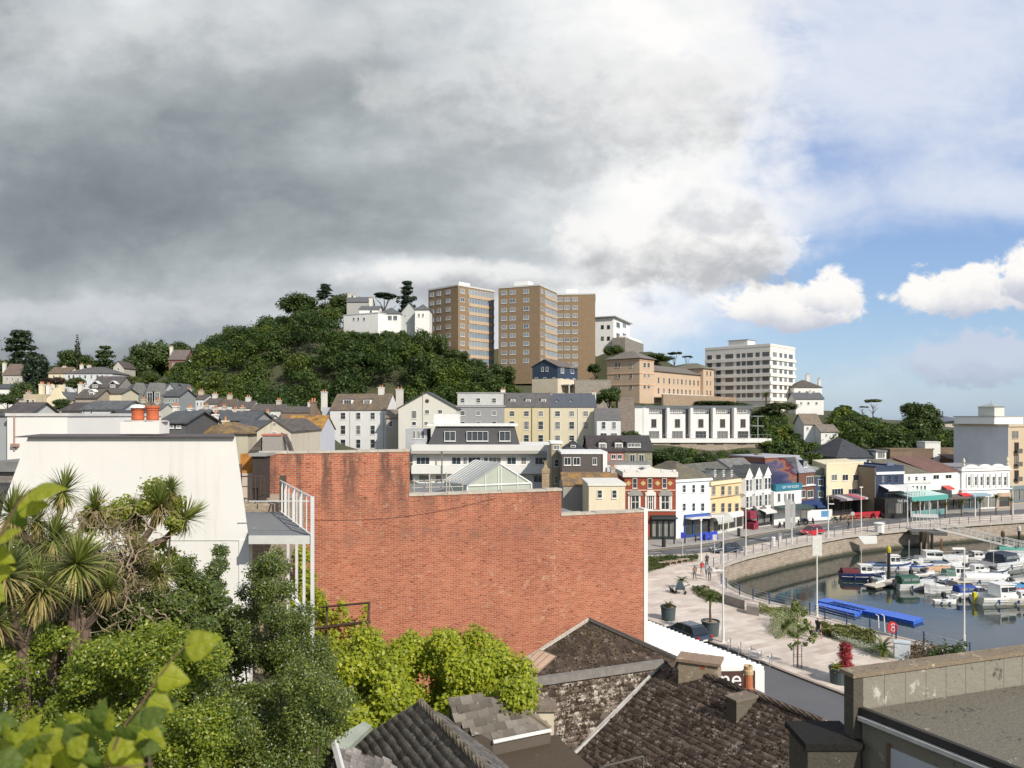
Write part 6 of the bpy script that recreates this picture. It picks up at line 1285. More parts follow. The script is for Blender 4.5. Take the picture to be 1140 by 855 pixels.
t,h,D=lamp(881.5,605.5,556,'lamp post carrying two grey banners near the teal sign building','none'); m=MB(); m.box(-1.0,-.15,-.05,.05,h-4.4,h); m.box(.12,.5,-.05,.05,h-4.0,h-.3); m.build('banner',m_plain((.38,.38,.37),.7,.1),t)
t,h,D=lamp(909.5,686,588,'pole with pale sign panels and a small red sign beside the planting','none',.08); m=MB(); m.box(-.45,.45,-.06,.06,h-2.6,h-.7); m.build('sign_panel',m_plain((.6,.6,.55),.6,.2,6),t); m=MB(); m.box(-.55,-.1,-.08,.04,h-.68,h-.2); m.build('red_sign',m_plain((.5,.03,.04)),t)
def sign_pole(px,pyb,pyt,label,shape,col,r=.04,name='road_sign'):
    q=G(px,pyb,0); D=q[1]; h=(pyb-pyt)*D/F; t=thing(name,label,'sign',(q[0],q[1],.002)); m=MB(); m.tube([(0,0,0),(0,0,h)],r,6); m.build('pole',m_plain((.5,.5,.5)),t); m=MB()
    if shape=='disc': m.ell((0,-.08,h),(.35,.05,.35))
    else: m.box(-.28,.28,-.1,-.05,h-.5,h+.3)
    m.build('sign_panel',m_plain(col,.5,.05),t)
sign_pole(760,617.5,595,'thin pole with a blue plate behind the planting beside the road','box',(.03,.04,.4)); sign_pole(795.5,617.5,597.5,'small pole with a black and white box head left of the dark blue car','box',(.5,.5,.48)); sign_pole(949,592,572,'thin grey pole between two lamp posts in front of the cafe canopy','disc',(.4,.4,.4))
def post_thing(px,pyb,hh,label,col,r=.12,name='bollard',cat='bollard',group=None,z=0):
    q=G(px,pyb,z); t=MB(); t.lathe([(r,0),(r,hh*.85),(r*1.2,hh*.86),(r*1.2,hh*.93),(r*.7,hh)],n=8); o=t.build(name,m_plain(col,.5,.1),None,loc=(q[0],q[1],z+.002)); tag(o,label,cat,group); return o
for px,py in ((750.5,605.5),(762.5,604.5),(774.5,603),(784.5,601.8)): post_thing(px,py,1.0,'black bollard on the pavement in front of the blue and black shops',(.03,.03,.03),.11,group='black bollards along the shops')
post_thing(739,609,1.6,'dark litter bin on the pavement by the black shopfront',(.03,.03,.03),.3,'litter_bin','litter bin'); post_thing(822.5,596.5,1.2,'small dark bin on the pavement before the peach cream house',(.04,.04,.04),.25,'litter_bin','litter bin')
for px,py,l in ((861,608,'white ticket box on the quay pavement, nearer to the dark blue car'),(868.5,603.5,'white ticket box on the quay pavement, nearer to the red car')): post_thing(px,py,1.35,l,(.7,.7,.68),.28,'ticket_machine','ticket machine')
post_thing(979,592.5,1.6,'white cabinet at the railing at the bend of the quay',(.72,.72,.7),.75,'cabinet','cabinet')
# railings: one thing each, posts as parts
def railing(pts,label,h=1.1,step=2.4,col=(.12,.14,.18),pcol=(.12,.14,.18),rails=(.35,.7,1.05),r=.03,pr=.05,z=.05,name='quay_railing',offx=.5):
    a=Vector(pts[0]); t=thing(name,label,'railing',(a.x,a.y,z)); m=MB(); P3=[Vector((p[0],p[1])) for p in pts]
    for zz in rails: m.tube([(p.x-a.x,p.y-a.y,zz) for p in P3],r,5)
    m.build('rail',m_plain(col,.5,.1),t)
    pm=MB(); pm.tube([(0,0,0),(0,0,h)],pr,6); pm.ell((0,0,h),(pr*1.6,pr*1.6,pr*1.6),6,4); me=pm.mesh(m_plain(pcol,.5,.1)); me.name='post'; n=0
    for p,q in zip(P3[:-1],P3[1:]):
        L=(q-p).length; k=max(1,round(L/step))
        for i in range(k):
            w=p.lerp(q,i/k)-a.xy
            if n<98: link('post',me,t,(w.x,w.y,0)); n+=1
    return t
def inset(poly,d):
    out=[]
    for i,p in enumerate(poly):
        a=Vector(poly[max(i-1,0)]);b=Vector(poly[min(i+1,len(poly)-1)]); n=Vector((-(b-a).y,(b-a).x)).normalized(); out.append(tuple(Vector(p)-n*d))
    return out
far_r=[(p[0]-.1,p[1]+.25) for p in quayF[:-1]]
railing(far_r[:8],'grey railing along the top of the far quay wall up to the gangway',col=(.32,.33,.34),pcol=(.10,.12,.16))
railing(far_r[7:],'dark railing along the far quay wall right of the gangway',col=(.12,.12,.12),pcol=(.1,.1,.1))
near_r=[(p[0]-.45,p[1]-.35) for p in quayN[1:]]
railing(near_r,'railing with pale wires and dark blue posts along the near quay',col=(.45,.47,.5),pcol=(.03,.06,.16),r=.022,pr=.06,rails=(.3,.55,.8,1.05))
# life ring board
q=G(993,712,0); t=thing('life_ring_station','red life ring housing on the near quay railing','life ring',(near_r[1][0],near_r[1][1],0)); 
q=Vector(G(993,708.5,0)); t.location=(q.x,q.y,.05); m=MB(); m.tube([(0,0,0),(0,0,1.0)],.05,6); m.build('post',m_plain((.03,.06,.16)),t); m=MB(); m.prism([(.47*math.cos(a),.75+.47*math.sin(a)) for a in [6.283*k/24 for k in range(24)]],'y',-.14,.0); m.build('ring_housing',m_plain((.55,.02,.03),.5,.1),t); m=MB(); m.tube([(.13*math.cos(a)*1.0,-.16,0.93+.15*math.sin(a)) for a in [6.283*k/12 for k in range(13)]],.035,5); m.tube([(.16*math.cos(a),-.16,.6+.17*math.sin(a)) for a in [6.283*k/12 for k in range(13)]],.035,5); m.build('ring_mark',m_plain((.7,.65,.65)),t)
m=MB(); 
for dx in (0,.5): m.tube([(dx,0,0),(dx-.05,.1,1.7),(dx-.05,.5,1.7)],.05,6)
q=Vector(G(979,705,0)); o=m.build('quay_ladder',m_plain((.7,.7,.68)),None,loc=(q.x,q.y,-.2)); tag(o,'pale ladder handrails left of the red life ring','ladder')
# blue floating pontoon of cubes
def pontoon(px0,py0,px1,py1,w,label,h=.36,name='floating_pontoon',col=(.05,.15,.62),z=-3.05,cat='pontoon'):
    a=Vector(G(px0,py0,z+h)); b=Vector(G(px1,py1,z+h)); d=(b-a); L=d.length; ang=math.atan2(d.y,d.x); t=thing(name,label,cat,(a.x,a.y,z),ang); m=MB(); k=int(L/.55); kw=max(1,int(w/.55)); s=L/k
    for i in range(k):
        for j in range(kw): m.box(i*s+.02,(i+1)*s-.02,-j*.55-.53,-j*.55-.02,-.1,h)
    m.build('float_cubes',m_plain(col,.35,.06,1.0),t); m=MB()
    for i in range(0,k+1,1):
        for j in (0,kw): m.lathe([(.09,0),(.09,.06)],(i*s,-j*.55,h-.04),6)
    m.build('pin_caps',m_plain(sc(col,1.1),.4,.05),t); t.children[-1]['kind']='stuff'; return t
pontoon(921,665.5,1028,688,2.2,'long bright blue floating pontoon of plastic cubes')
pontoon(913,671,958,681.5,1.1,'short bright blue pontoon arm nearest the near quay')
pontoon(929,669.5,965,678.5,1.1,'short bright blue pontoon arm between the other two')
# ---------------------------------------------------------------- marina
def deck(pa,pb,w,label,z=-2.6,cubes=True):
    a=Vector(G(pa[0],pa[1],z));b=Vector(G(pb[0],pb[1],z)); d=b-a; L=d.length; t=thing('marina_pontoon',label,'pontoon',(a.x,a.y,-3.05),math.atan2(d.y,d.x)); m=MB(); m.box(0,L,-w/2,w/2,.28,.45); m.build('deck',m_plain((.52,.47,.39),.8,.15,2),t); x=.4
    while x<L-1: m=MB(); m.box(x,x+1.4,-w/2+.1,w/2-.1,-.3,.279); m.build('float',m_plain((.06,.05,.045)),t); x+=3.0
    m=None; return a,b
deck((968,652),(1041,636.5),1.6,'beige marina walkway beside the navy boat with the red cover'); deck((1041,641.5),(1104,629),1.8,'beige marina walkway in the middle of the moored boats'); deck((1041,646.5),(1150,645),1.6,'white marina walkway behind the blue covered boat',); deck((1046,634),(1064,645),.8,'narrow finger walkway between the orange covered and green boats')
def pile(px,pyb,pyt,label,col=(.035,.03,.028),cap=None,r=.22,z=-3.05):
    q=G(px,pyb,z); D=q[1]; h=(pyb-pyt)*D/F; t=thing('mooring_pile',label,'pile',(q[0],q[1],z-1)); m=MB(); m.tube([(0,0,0),(0,0,h+1)],r,8); m.build('pile',m_plain(col,.7,.3,4),t)
    if cap: m=MB(); m.lathe([(r*1.3,0),(r*1.4,.5),(r*.9,.75),(.05,.9)],(0,0,h+1.001),8); m.build('cap',m_plain(cap,.6,.1),t)
pile(989.5,640,615,'black mooring pile with a yellow cap behind the beige walkway',cap=(.5,.4,.03)); pile(1037.5,617,594,'black pile under the landing of the gangway'); pile(1116.5,617,597,'black pile in front of the gangway with a pointed top',cap=(.1,.06,.04)); pile(1134.5,603,591,'short black pile with a pale cap behind the gangway',cap=(.55,.55,.5))
pile(1029,622,592,'thick rusty brown pile carrying the gangway landing',(.06,.045,.03),r=.75); pile(1048,626,600,'thin rust red pile right of the landing',(.2,.07,.04),r=.13); pile(1025.5,624,604,'thin pale pole left of the rusty pile',(.4,.36,.3),r=.07); pile(1031.6,624,605,'thin pale pole right of the rusty pile',(.42,.38,.3),r=.07)
# gangway
ga=Vector(G(1041,588.5,.25)); gb_=Vector(G(1143,612.5,-2.2)); d=gb_-ga; L=math.hypot(d.x,d.y); t=thing('gangway','white truss gangway sloping down from the quay to the moored boats','gangway',(ga.x,ga.y,0),math.atan2(d.y,d.x)); gm=m_plain((.58,.57,.54),.5,.1)
zz=lambda s:ga.z+(gb_.z-ga.z)*s
for sd in (-.8,.8):
    m=MB(); K=15; m.tube([(0,sd,zz(0)),(L,sd,zz(1))],.08,5); m.tube([(0,sd,zz(0)+1.15),(L,sd,zz(1)+1.15)],.06,5); m.tube([(0,sd,zz(0)+.6),(L,sd,zz(1)+.6)],.03,4)
    for k in range(K+1): s=k/K; m.tube([(L*s,sd,zz(s)),(L*s,sd,zz(s)+1.15)],.04,4)
    for k in range(K): s=k/K; s2=(k+1)/K; m.tube([(L*s,sd,zz(s)),(L*s2,sd,zz(s2)+1.15)],.03,4)
    m.build('truss_side',gm,t)
m=MB(); m.hexa([(0,-.75,zz(0)-.08),(L,-.75,zz(1)-.08),(L,.75,zz(1)-.08),(0,.75,zz(0)-.08)],[(0,-.75,zz(0)),(L,-.75,zz(1)),(L,.75,zz(1)),(0,.75,zz(0))]); m.build('deck',m_plain((.4,.37,.32)),t)
q=G(1030,590,0); t=thing('gangway_gate','white barred security gate on the landing above the gangway','gate',(q[0],q[1],.06),R(-15)); m=MB(); w=1.9; hh=2.5
for x in [-w+2*w*k/7 for k in range(8)]: m.tube([(x,0,0),(x,0,hh)],.045,4)
for z_ in (.1,1.2,hh): m.tube([(-w,0,z_),(w,0,z_)],.06,4)
m.box(-w,w,-.03,.03,hh-.5,hh-.06); m.build('bars',m_plain((.66,.66,.64)),t); m=MB(); m.box(-2.6,2.6,-2.5,1.5,-.55,-.03); m.build('landing',m_plain((.12,.11,.1)),t)
q=G(961,595.5,0); tb=MB(); tb.prism([(-.6,-1.3),(1.5,-1.2),(1.4,.0),(-1.5,-.1)],'y',-.1,.1); o=tb.build('hanging_banner',m_plain((.72,.72,.70),.7,.05),None,loc=(q[0],q[1]-1.4,.1)); tag(o,'white banner sheet hung over the quay railing at the bend','banner')
# ---------------------------------------------------------------- boats
def boat(label,px,py,L,ang,hull=(.72,.72,.70),stripe=None,cabin=None,cover=None,engine=None,cockpit=None,mast=0,name='motor_boat',W=None,rail=True,deckc=(.70,.70,.67),screen=True,cushion=None):
    L*=.84; q=G(px,py,-3.05); t=thing(name,label,'boat',(q[0],q[1],-3.05),R(ang),'small boats moored in the marina'); W=W or L*.34; fb=.16*L if L<7 else .15*L
    # hull by stations, bow at +x
    st=[(-.5,.42,.0),(-.3,.48,.0),(0,.5,.02),(.25,.42,.06),(.4,.24,.14),(.5,.02,.22)]; V=[];Fc=[]
    for s_,hw,rise in st:
        x=s_*L; w=hw*W; zt_=fb*(1+rise*1.6); V+=[(x*(.97),0,-.25+rise*.6),(x*.98,w*.72,-.06+rise*.5),(x,w,zt_*.7),(x,w*1.0,zt_),(x,-w*1.0,zt_),(x,-w,zt_*.7),(x*.98,-w*.72,-.06+rise*.5)]
    n=7
    hm=MB(); hm.v=V
    for i in range(len(st)-1):
        for j in range(n):
            j2=(j+1)%n
            if j==3: continue
            hm.f.append((i*n+j,i*n+j2,(i+1)*n+j2,(i+1)*n+j)); hm.mi.append(1 if (stripe and j in(2,4)) else 0)
    hm.f.append(tuple(range(n))); hm.mi.append(0)
    hm.build('hull',[m_plain(hull,.3,.05),m_plain(stripe or hull,.3,.05)],t,smooth=False)
    dk=MB(); zt_=fb*.93; a=-.02 if cockpit is None else cockpit
    dk.prism([(-.49*L,-.41*W),(-.3*L,-.46*W),(0,-.48*W),(.25*L,-.40*W),(.4*L,-.22*W),(.49*L,0),(.4*L,.22*W),(.25*L,.40*W),(0,.48*W),(-.3*L,.46*W),(-.49*L,.41*W)],'z',fb*.45,fb*.5); 
    dk.hexa([(a*L,-.47*W,fb*.5),(.25*L,-.40*W,fb*.5),(.4*L,-.22*W,fb*.6),(.49*L,0,fb*.9),(.4*L,.22*W,fb*.6),(.25*L,.40*W,fb*.5),(a*L,.47*W,fb*.5)],[(a*L,-.42*W,fb*1.12),(.25*L,-.36*W,fb*1.25),(.4*L,-.2*W,fb*1.33),(.495*L,0,fb*1.38),(.4*L,.2*W,fb*1.33),(.25*L,.36*W,fb*1.25),(a*L,.42*W,fb*1.12)])
    dk.build('deck',m_plain(deckc,.4,.06),t)
    if cabin:
        x0,x1,ht=cabin; ht*=.85; z0=fb*.9; z1=z0+ht; m=MB(); m.hexa([(x0*L,-.36*W,z0),(x1*L+.35,-.3*W,z0),(x1*L+.35,.3*W,z0),(x0*L,.36*W,z0)],[(x0*L,-.31*W,z1),(x1*L-.1,-.26*W,z1),(x1*L-.1,.26*W,z1),(x0*L,.31*W,z1)]); m.box(x0*L-.1,x1*L+.02,-.34*W,.34*W,z1+.002,z1+.07); m.build('cabin',m_plain((.74,.74,.72),.35,.05),t)
        g=MB(); zc_=z0+ht*.62; hh=ht*.2
        for sg in (-1,1):
            k=2; 
            for i in range(k): xa=x0*L+.15+(x1-x0)*L*i/k; xb=xa+(x1-x0)*L/k-.2; g.hexa([(xa,sg*.345*W,zc_-hh),(xb,sg*.335*W,zc_-hh),(xb,sg*.30*W,zc_-hh),(xa,sg*.30*W,zc_-hh)],[(xa,sg*.345*W,zc_+hh),(xb,sg*.335*W,zc_+hh),(xb,sg*.30*W,zc_+hh),(xa,sg*.30*W,zc_+hh)])
        g.hexa([(x1*L+.1,-.24*W,zc_-hh),(x1*L+.22,-.24*W,zc_-hh),(x1*L+.22,.24*W,zc_-hh),(x1*L+.1,.24*W,zc_-hh)],[(x1*L-.05,-.23*W,zc_+hh),(x1*L+.08,-.23*W,zc_+hh),(x1*L+.08,.23*W,zc_+hh),(x1*L-.05,.23*W,zc_+hh)])
        g.build('cabin_window',m_glass((.03,.035,.04),.1,0),t)
    elif screen:
        m=MB(); z0=fb*1.1; m.hexa([(a*L,-.38*W,z0),(a*L+.5,-.3*W,z0),(a*L+.5,.3*W,z0),(a*L,.38*W,z0)],[(a*L-.15,-.34*W,z0+.45),(a*L+.05,-.26*W,z0+.45),(a*L+.05,.26*W,z0+.45),(a*L-.15,.34*W,z0+.45)]); m.build('windscreen',m_glass((.04,.05,.06),.08,0),t)
    if cover:
        x0,x1,ht,c=cover; ht*=.72; z0=fb*.95; K=8; pr=[(-.44*W,z0)]+[(.42*W*-math.cos(math.pi*k/K),z0+.1+ht*min(1,1.5*math.sin(math.pi*k/K))) for k in range(K+1)]+[(.44*W,z0)]; m=MB(); m.prism(pr,'x',x0*L,x1*L); o=m.build('canvas_cover',m_plain(c,.75,.15,3),t)
        if ht>.6: g=MB(); g.box(x0*L+.2,(x0+x1)/2*L-.05,-.425*W,-.40*W,z0+ht*.45,z0+ht*.85); g.box((x0+x1)/2*L+.05,x1*L-.2,-.425*W,-.40*W,z0+ht*.45,z0+ht*.85); g.build('cover_window',m_glass((.2,.22,.22),.15,0),o)
    if engine: m=MB(); m.box(-.5*L-.45,-.5*L-.02,-.18,.18,fb*.8,fb*.8+.55); m.box(-.5*L-.35,-.5*L-.1,-.08,.08,-.5,fb*.8-.002); m.ell((-.5*L-.25,0,fb*.8+.52),(.28,.2,.16),8,5); m.build('outboard_engine',m_plain(engine,.35,.1),t)
    if mast: m=MB(); m.tube([(0,0,fb),(0,0,fb+mast)],.035,5); m.build('mast',m_plain((.6,.6,.58)),t)
    if rail:
        m=MB(); m.tube([(.05*L,.42*W,fb*1.15+.4),(.3*L,.34*W,fb*1.3+.42),(.5*L,0,fb*1.4+.45),(.3*L,-.34*W,fb*1.3+.42),(.05*L,-.42*W,fb*1.15+.4)],.025,4)
        for x,y in ((.05,.42),(.3,.34),(.3,-.34),(.05,-.42),(.5,0)): m.tube([(x*L,y*W,fb*1.1),(x*L,y*W,fb*1.3+.42)],.02,4)
        m.build('bow_rail',m_plain((.6,.6,.6),.3,.05,metal=.6),t)
    for x in (-.2,.15): m=MB(); m.tube([(x*L,-.50*W,fb*.75),(x*L,-.52*W,fb*.2)],.09,6); m.build('fender',m_plain((.05,.08,.25)),t)
    if cushion: m=MB(); m.box(-.42*L,a*L-.3,-.33*W,.33*W,fb*.5+.003,fb*.85); m.build('seat',m_plain(cushion,.7,.1),t)
    return t
boat('navy hulled boat with white wheelhouse and a dark red cover, leftmost of the moorings',959,644.5,6.6,-8,hull=(.02,.03,.10),cabin=(-.05,.22,1.3),cover=(-.46,-.08,.6,(.12,.02,.025)),mast=3.2)
boat('small white open boat with a black outboard beside the navy boat',978,650,4.8,40,engine=(.03,.03,.03),cover=(-.35,.1,.25,(.25,.28,.3)))
boat('white boat with round wheelhouse and dark blue stripe behind the yellow capped pile',990,634.5,7.0,-6,stripe=(.05,.09,.2),cabin=(-.02,.22,1.45),mast=1.5)
boat('low white speedboat with a blue stern, right of the yellow capped pile',1020,634.5,5.4,-10,stripe=(.05,.12,.4),engine=(.05,.1,.3))
boat('white day boat under a dark green canopy',1019,655.5,6.2,8,cover=(-.45,.02,1.15,(.02,.09,.06)),stripe=(.6,.6,.58),engine=(.04,.04,.04))
boat('long pointed white cruiser moored below the gangway landing',1049,628,8.4,-10,cabin=(-.35,-.02,1.1))
boat('white speedboat with a raked pale screen behind the orange covered boat',1053,632.5,5.6,-4,cover=(-.4,0,.3,(.1,.13,.18)))
boat('small white cabin boat with a black stern canopy near the gangway',1083,625,5.8,-6,cabin=(.0,.25,.9),cover=(-.46,-.05,.9,(.03,.03,.035)),engine=(.04,.04,.04))
boat('largest white motor cruiser with a dark blue canopy at the right edge',1121,632.5,10.5,24,cover=(-.30,.05,1.35,(.03,.04,.06)),W=3.6,stripe=(.6,.62,.65),mast=0)
boat('white boat with a turquoise cover behind the largest cruiser',1132,618.5,6.5,-22,cover=(-.45,.3,.5,(.10,.32,.26)),rail=False)
boat('boat under an orange and beige cover between two walkways',1045,638.5,4.6,2,hull=(.45,.35,.25),cover=(-.45,.4,.4,(.50,.30,.17)),rail=False,screen=False)
boat('white fishing boat with a green sided wheelhouse',1066,648,6.8,-4,cabin=(-.1,.1,1.5),cover=(-.3,-.1,1.0,(.10,.2,.16)),mast=1.5)
boat('white speedboat with a black cockpit cover pointing left',1049,659,6.6,195,cover=(-.3,.05,.45,(.03,.03,.035)),stripe=(.5,.5,.5))
boat('long white boat under a flat white cover behind the near lamp post',1097,650,7.2,-4,cover=(-.46,.35,.45,(.70,.70,.68)),rail=False,screen=False)
boat('white boat with a round royal blue cover behind the near lamp post',1083,665,5.6,6,cover=(-.46,.0,.9,(.02,.06,.28)),cabin=(.08,.25,.6),deckc=(.55,.5,.44))
boat('white wheelhouse boat with yellow and white fenders on its stern',1112,671,7.2,10,cabin=(-.1,.25,1.6),engine=(.5,.45,.03),W=2.7)
boat('beige and white boat with a blue topped cabin at the right edge',1138,672,6.2,2,hull=(.6,.56,.48),cabin=(-.1,.15,.8))
boat('blue and white boat with a red item on deck at the right edge',1141,660,5.6,0,cover=(-.4,.3,.4,(.06,.22,.42)),stripe=(.45,.05,.03))
boat('grey inflatable tender tied between the black covered and blue covered boats',1062,667,3.4,20,hull=(.35,.36,.36),rail=False,screen=False,engine=(.04,.04,.05),name='inflatable_boat')
boat('small white rowing dinghy lying behind the grey inflatable',1052,672,3.0,-6,rail=False,screen=False,name='dinghy')
boat('white boat with dark windows tucked between the walkways in the middle',1086,640.5,5.4,4,cabin=(-.1,.2,.9))
boat('white sports boat with a blue hull line near the boat with the orange cover',1040,651,5.0,10,stripe=(.08,.12,.3),cover=(-.4,0,.4,(.05,.06,.08)))
boat('small white boat with a thin mast just left of the rusty piles',1012,628.5,4.6,-12,mast=3.0,engine=(.03,.03,.03))
boat('small white boat moored behind the white fishing boat with the green wheelhouse',1075,636,4.6,8,mast=2.6,screen=True)
boat('white boat with a tall mast near the foot of the gangway',1103,622.5,5.4,-15,mast=5.0,cabin=(-.05,.2,.7))
boat('small white open boat between the two beige walkways on the left',1028,642,4.2,14,engine=(.03,.03,.03),cushion=(.1,.1,.12))
boat('white boat with a black windscreen and thin mast under the largest cruiser',1106,641,5.6,12,mast=3.4,stripe=(.05,.07,.14))
boat('small white fishing dinghy with two grey seats at the right walkway',1126,652,4.2,-10,cushion=(.3,.3,.3),engine=(.1,.1,.1))
# ---------------------------------------------------------------- cars
def car(label,x,y,ang,col,L=4.3,W=1.75,H=1.48,z=-.118,glassc=(.02,.025,.03)):
    t=thing('parked_car' if 'parked' in label else 'car',label,'car',(x,y,z),ang)
    prof=[(-.5,.34),(-.5,.62),(-.47,.82),(-.30,.90),(-.22,.93),(.12,.93),(.20,.90),(.42,.76),(.49,.62),(.5,.34)]
    body=MB(); body.prism([(a*L,b) for a,b in prof],'y',-W/2,W/2); body.mi=[0]*len(body.f)
    o=body.build('body',m_plain(col,.22,.04,spec=.7),t); bv=o.modifiers.new('b','BEVEL'); bv.width=.07; bv.segments=2
    cab=MB(); c0=[(-.40,.90),(-.31,H-.05),(-.22,H),(.02,H),(.10,H-.06),(.27,.88)]; w0=W/2-.06;w1=W/2-.26
    def yw(zv): return w0+(w1-w0)*(zv-.9)/(H-.9)
    V=[];n=len(c0)
    for sg in (-1,1): V+=[(a*L,sg*yw(b),b) for a,b in c0]
    cab.v=V; cab.f=[tuple(range(n)),tuple(range(2*n-1,n-1,-1))]+[(i,i+n,(i+1)%n+n,(i+1)%n) for i in range(n)]; cab.mi=[0]*len(cab.f); cab.build('windows',m_glass(glassc,.05,0),t)
    rf=MB(); rf.hexa([(-.29*L,-w1-.03,H-.035),(.06*L,-w1-.03,H-.035),(.06*L,w1+.03,H-.035),(-.29*L,w1+.03,H-.035)],[(-.25*L,-w1+.05,H+.03),(.02*L,-w1+.05,H+.03),(.02*L,w1-.05,H+.03),(-.25*L,w1-.05,H+.03)])
    for sg in (-1,1):
        for a,b in (((.27,.88),(.10,H-.04)),((-.40,.90),(-.29,H-.04)),((-.08,.9),(-.09,H-.02))): rf.tube([(a[0]*L,sg*(yw(a[1])+.005),a[1]),(b[0]*L,sg*(yw(b[1])+.005),b[1])],.035,4)
    rf.build('roof',m_plain(col,.22,.04,spec=.7),t)
    for a in (-.31,.31):
        for sg in (-1,1):
            wm=MB(); wm.prism([(a*L+.32*math.cos(k*.3927),.32+.32*math.sin(k*.3927)) for k in range(16)],'y',sg*(W/2-.2),sg*(W/2+.012)); w=wm.build('wheel',m_plain((.02,.02,.02),.8,.1),t)
            wm=MB(); wm.prism([(a*L+.2*math.cos(k*.5236),.32+.2*math.sin(k*.5236)) for k in range(12)],'y',sg*(W/2+.013),sg*(W/2+.02)); wm.build('rim',m_plain((.4,.4,.42),.3,.05,metal=.8),w)
    for sg in (-1,1):
        h=MB(); h.box(.455*L,.497*L,sg*(W/2-.42),sg*(W/2-.08),.6,.73); h.build('headlight',m_plain((.75,.75,.72),.15,.02),t); h=MB(); h.box(-.502*L,-.48*L,sg*(W/2-.3),sg*(W/2-.06),.66,.84); h.build('tail_light',m_plain((.4,.01,.01),.2,.02),t)
        h=MB(); h.box(.12*L,.16*L,sg*(W/2),sg*(W/2+.14),.88,1.0); h.build('mirror',m_plain(col,.3),t)
    h=MB(); h.box(.501*L,.508*L,-.26,.26,.42,.54); h.box(-.508*L,-.501*L,-.26,.26,.45,.57); h.build('number_plate',m_plain((.7,.7,.6)),t)
    return t
q=G(808.5,615.5,-.12); car('dark blue hatchback driving left on the harbour road behind the near lamp posts',q[0],q[1],R(195),(.03,.045,.075))
q=G(904,595.5,-.12); car('bright red hatchback on the harbour road beside the quay railing',q[0],q[1],R(207),(.42,.015,.03),L=4.0)
q=G(765,712,-.12); car('dark blue car parked in the side street, half hidden behind the white canopy roof',q[0],q[1],R(118),(.035,.05,.075),L=4.4)
# ---------------------------------------------------------------- motorbikes, cafe tables
def motorbike():
    t=thing('motorbike','x','motorbike'); 
    for a in (-.7,.7): m=MB(); m.tube([(a+.3*math.cos(k*.628),0,.3+.3*math.sin(k*.628)) for k in range(11)],.06,5); m.build('wheel',m_plain((.02,.02,.02)),t)
    m=MB(); m=MB(); m.ell((.1,0,.75),(.38,.16,.18)); m.box(-.25,.25,-.14,.14,.3,.62); m.tube([(.7,0,.3),(.45,0,.95)],.04,5); m.tube([(.45,-.35,1.0),(.45,.35,1.0)],.025,5); m.tube([(-.7,0,.3),(-.1,0,.4)],.04,5); m.build('frame',m_plain((.05,.05,.06),.3,.3,3,spec=.7),t); m=MB(); m.ell((-.4,0,.8),(.4,.15,.08)); m.build('seat',m_plain((.02,.02,.02)),t); return t
mb0=motorbike(); mp=[(868,587.5),(873,587),(878.5,586.4),(884,585.8),(889,585.2),(894,584.6),(899,584),(905,583),(930,580.8),(936,580),(973,577),(982,576.3),(990,575.6),(997,575)]
for k,(px,py) in enumerate(mp):
    q=G(px,py,0); o=mb0 if k==0 else copy_tree(mb0); o.location=(q[0],q[1],.004); o.rotation_euler=(0,0,R(60+17*(k%3))); o['group']='motorbikes parked along the pavement'; o['label']='dark motorbike parked at the kerb in front of the bars'
def table_set(px,py,label,top,grp,bench=True,n=None):
    q=G(px,py,0); t=thing('cafe_table',label,'table',(q[0],q[1],.004),0,grp); m=MB(); m.box(-.6,.6,-.4,.4,.7,.76); m.build('table_top',m_plain(top,.6,.1),t); m=MB(); m.tube([(0,0,0),(0,0,.7)],.05,5); m.box(-.3,.3,-.3,.3,0,.04); m.build('leg',m_plain((.08,.08,.08)),t)
    for sg in (-1,1): m=MB(); m.box(-.55,.55,sg*.75-.2,sg*.75+.2,.4,.46); m.box(-.5,-.44,sg*.75-.15,sg*.75+.15,0,.4); m.box(.44,.5,sg*.75-.15,sg*.75+.15,0,.4); m.build('bench',m_plain(top,.6,.1),t)
for px in (940,947,955,963): table_set(px,578.8-(px-940)*.09,'cafe table with benches under the red and white canopy of the yellow building',(.25,.12,.06),'tables under the cafe canopy')
m=MB(); q=G(970,576.5,0); m.box(-4.2,3.5,-.08,.08,.05,1.15)
for k in range(5): m.box(-4.2+k*1.9,-4.1+k*1.9,-.3,.3,0,.05)
o=m.build('barrier_screen',m_plain((.42,.015,.03),.7,.15,2),None,loc=(q[0],q[1],.002),rz=R(20)); tag(o,'long red fabric barrier round the cafe tables beside the black terrace front','barrier')
m=MB(); q=G(915,580.5,0); m.box(-2.9,1.9,-.05,.05,.2,2.1); m.box(-3.1,-2.9,-.1,.1,0,2.4); m.box(1.9,2.1,-.1,.1,0,2.1); o=m.build('hoarding',m_plain((.70,.70,.68),.6,.05),None,loc=(q[0],q[1],.002),rz=R(16)); tag(o,'white hoarding with a blue picture panel between the bikes and the yellow building','hoarding'); m=MB(); m.box(-.2,1.5,-.07,-.055,.8,1.9); m.build('picture_panel',m_plain((.10,.28,.5),.5,.5,3),o)
for k,px in enumerate((740,747,753,760)): 
    q=G(px,629.5-k*1.2,0); m=MB(); m.box(-.9,.9,-.25,.25,.38,.46); 
    for x in (-.7,.6): m.box(x,x+.1,-.2,.2,0,.38)
    o=m.build('park_bench',m_plain((.35,.27,.2),.7,.2),None,loc=(q[0],q[1],.002),rz=R(15)); tag(o,'low backless bench at the edge of the planting beside the harbour road','bench','benches beside the planting')
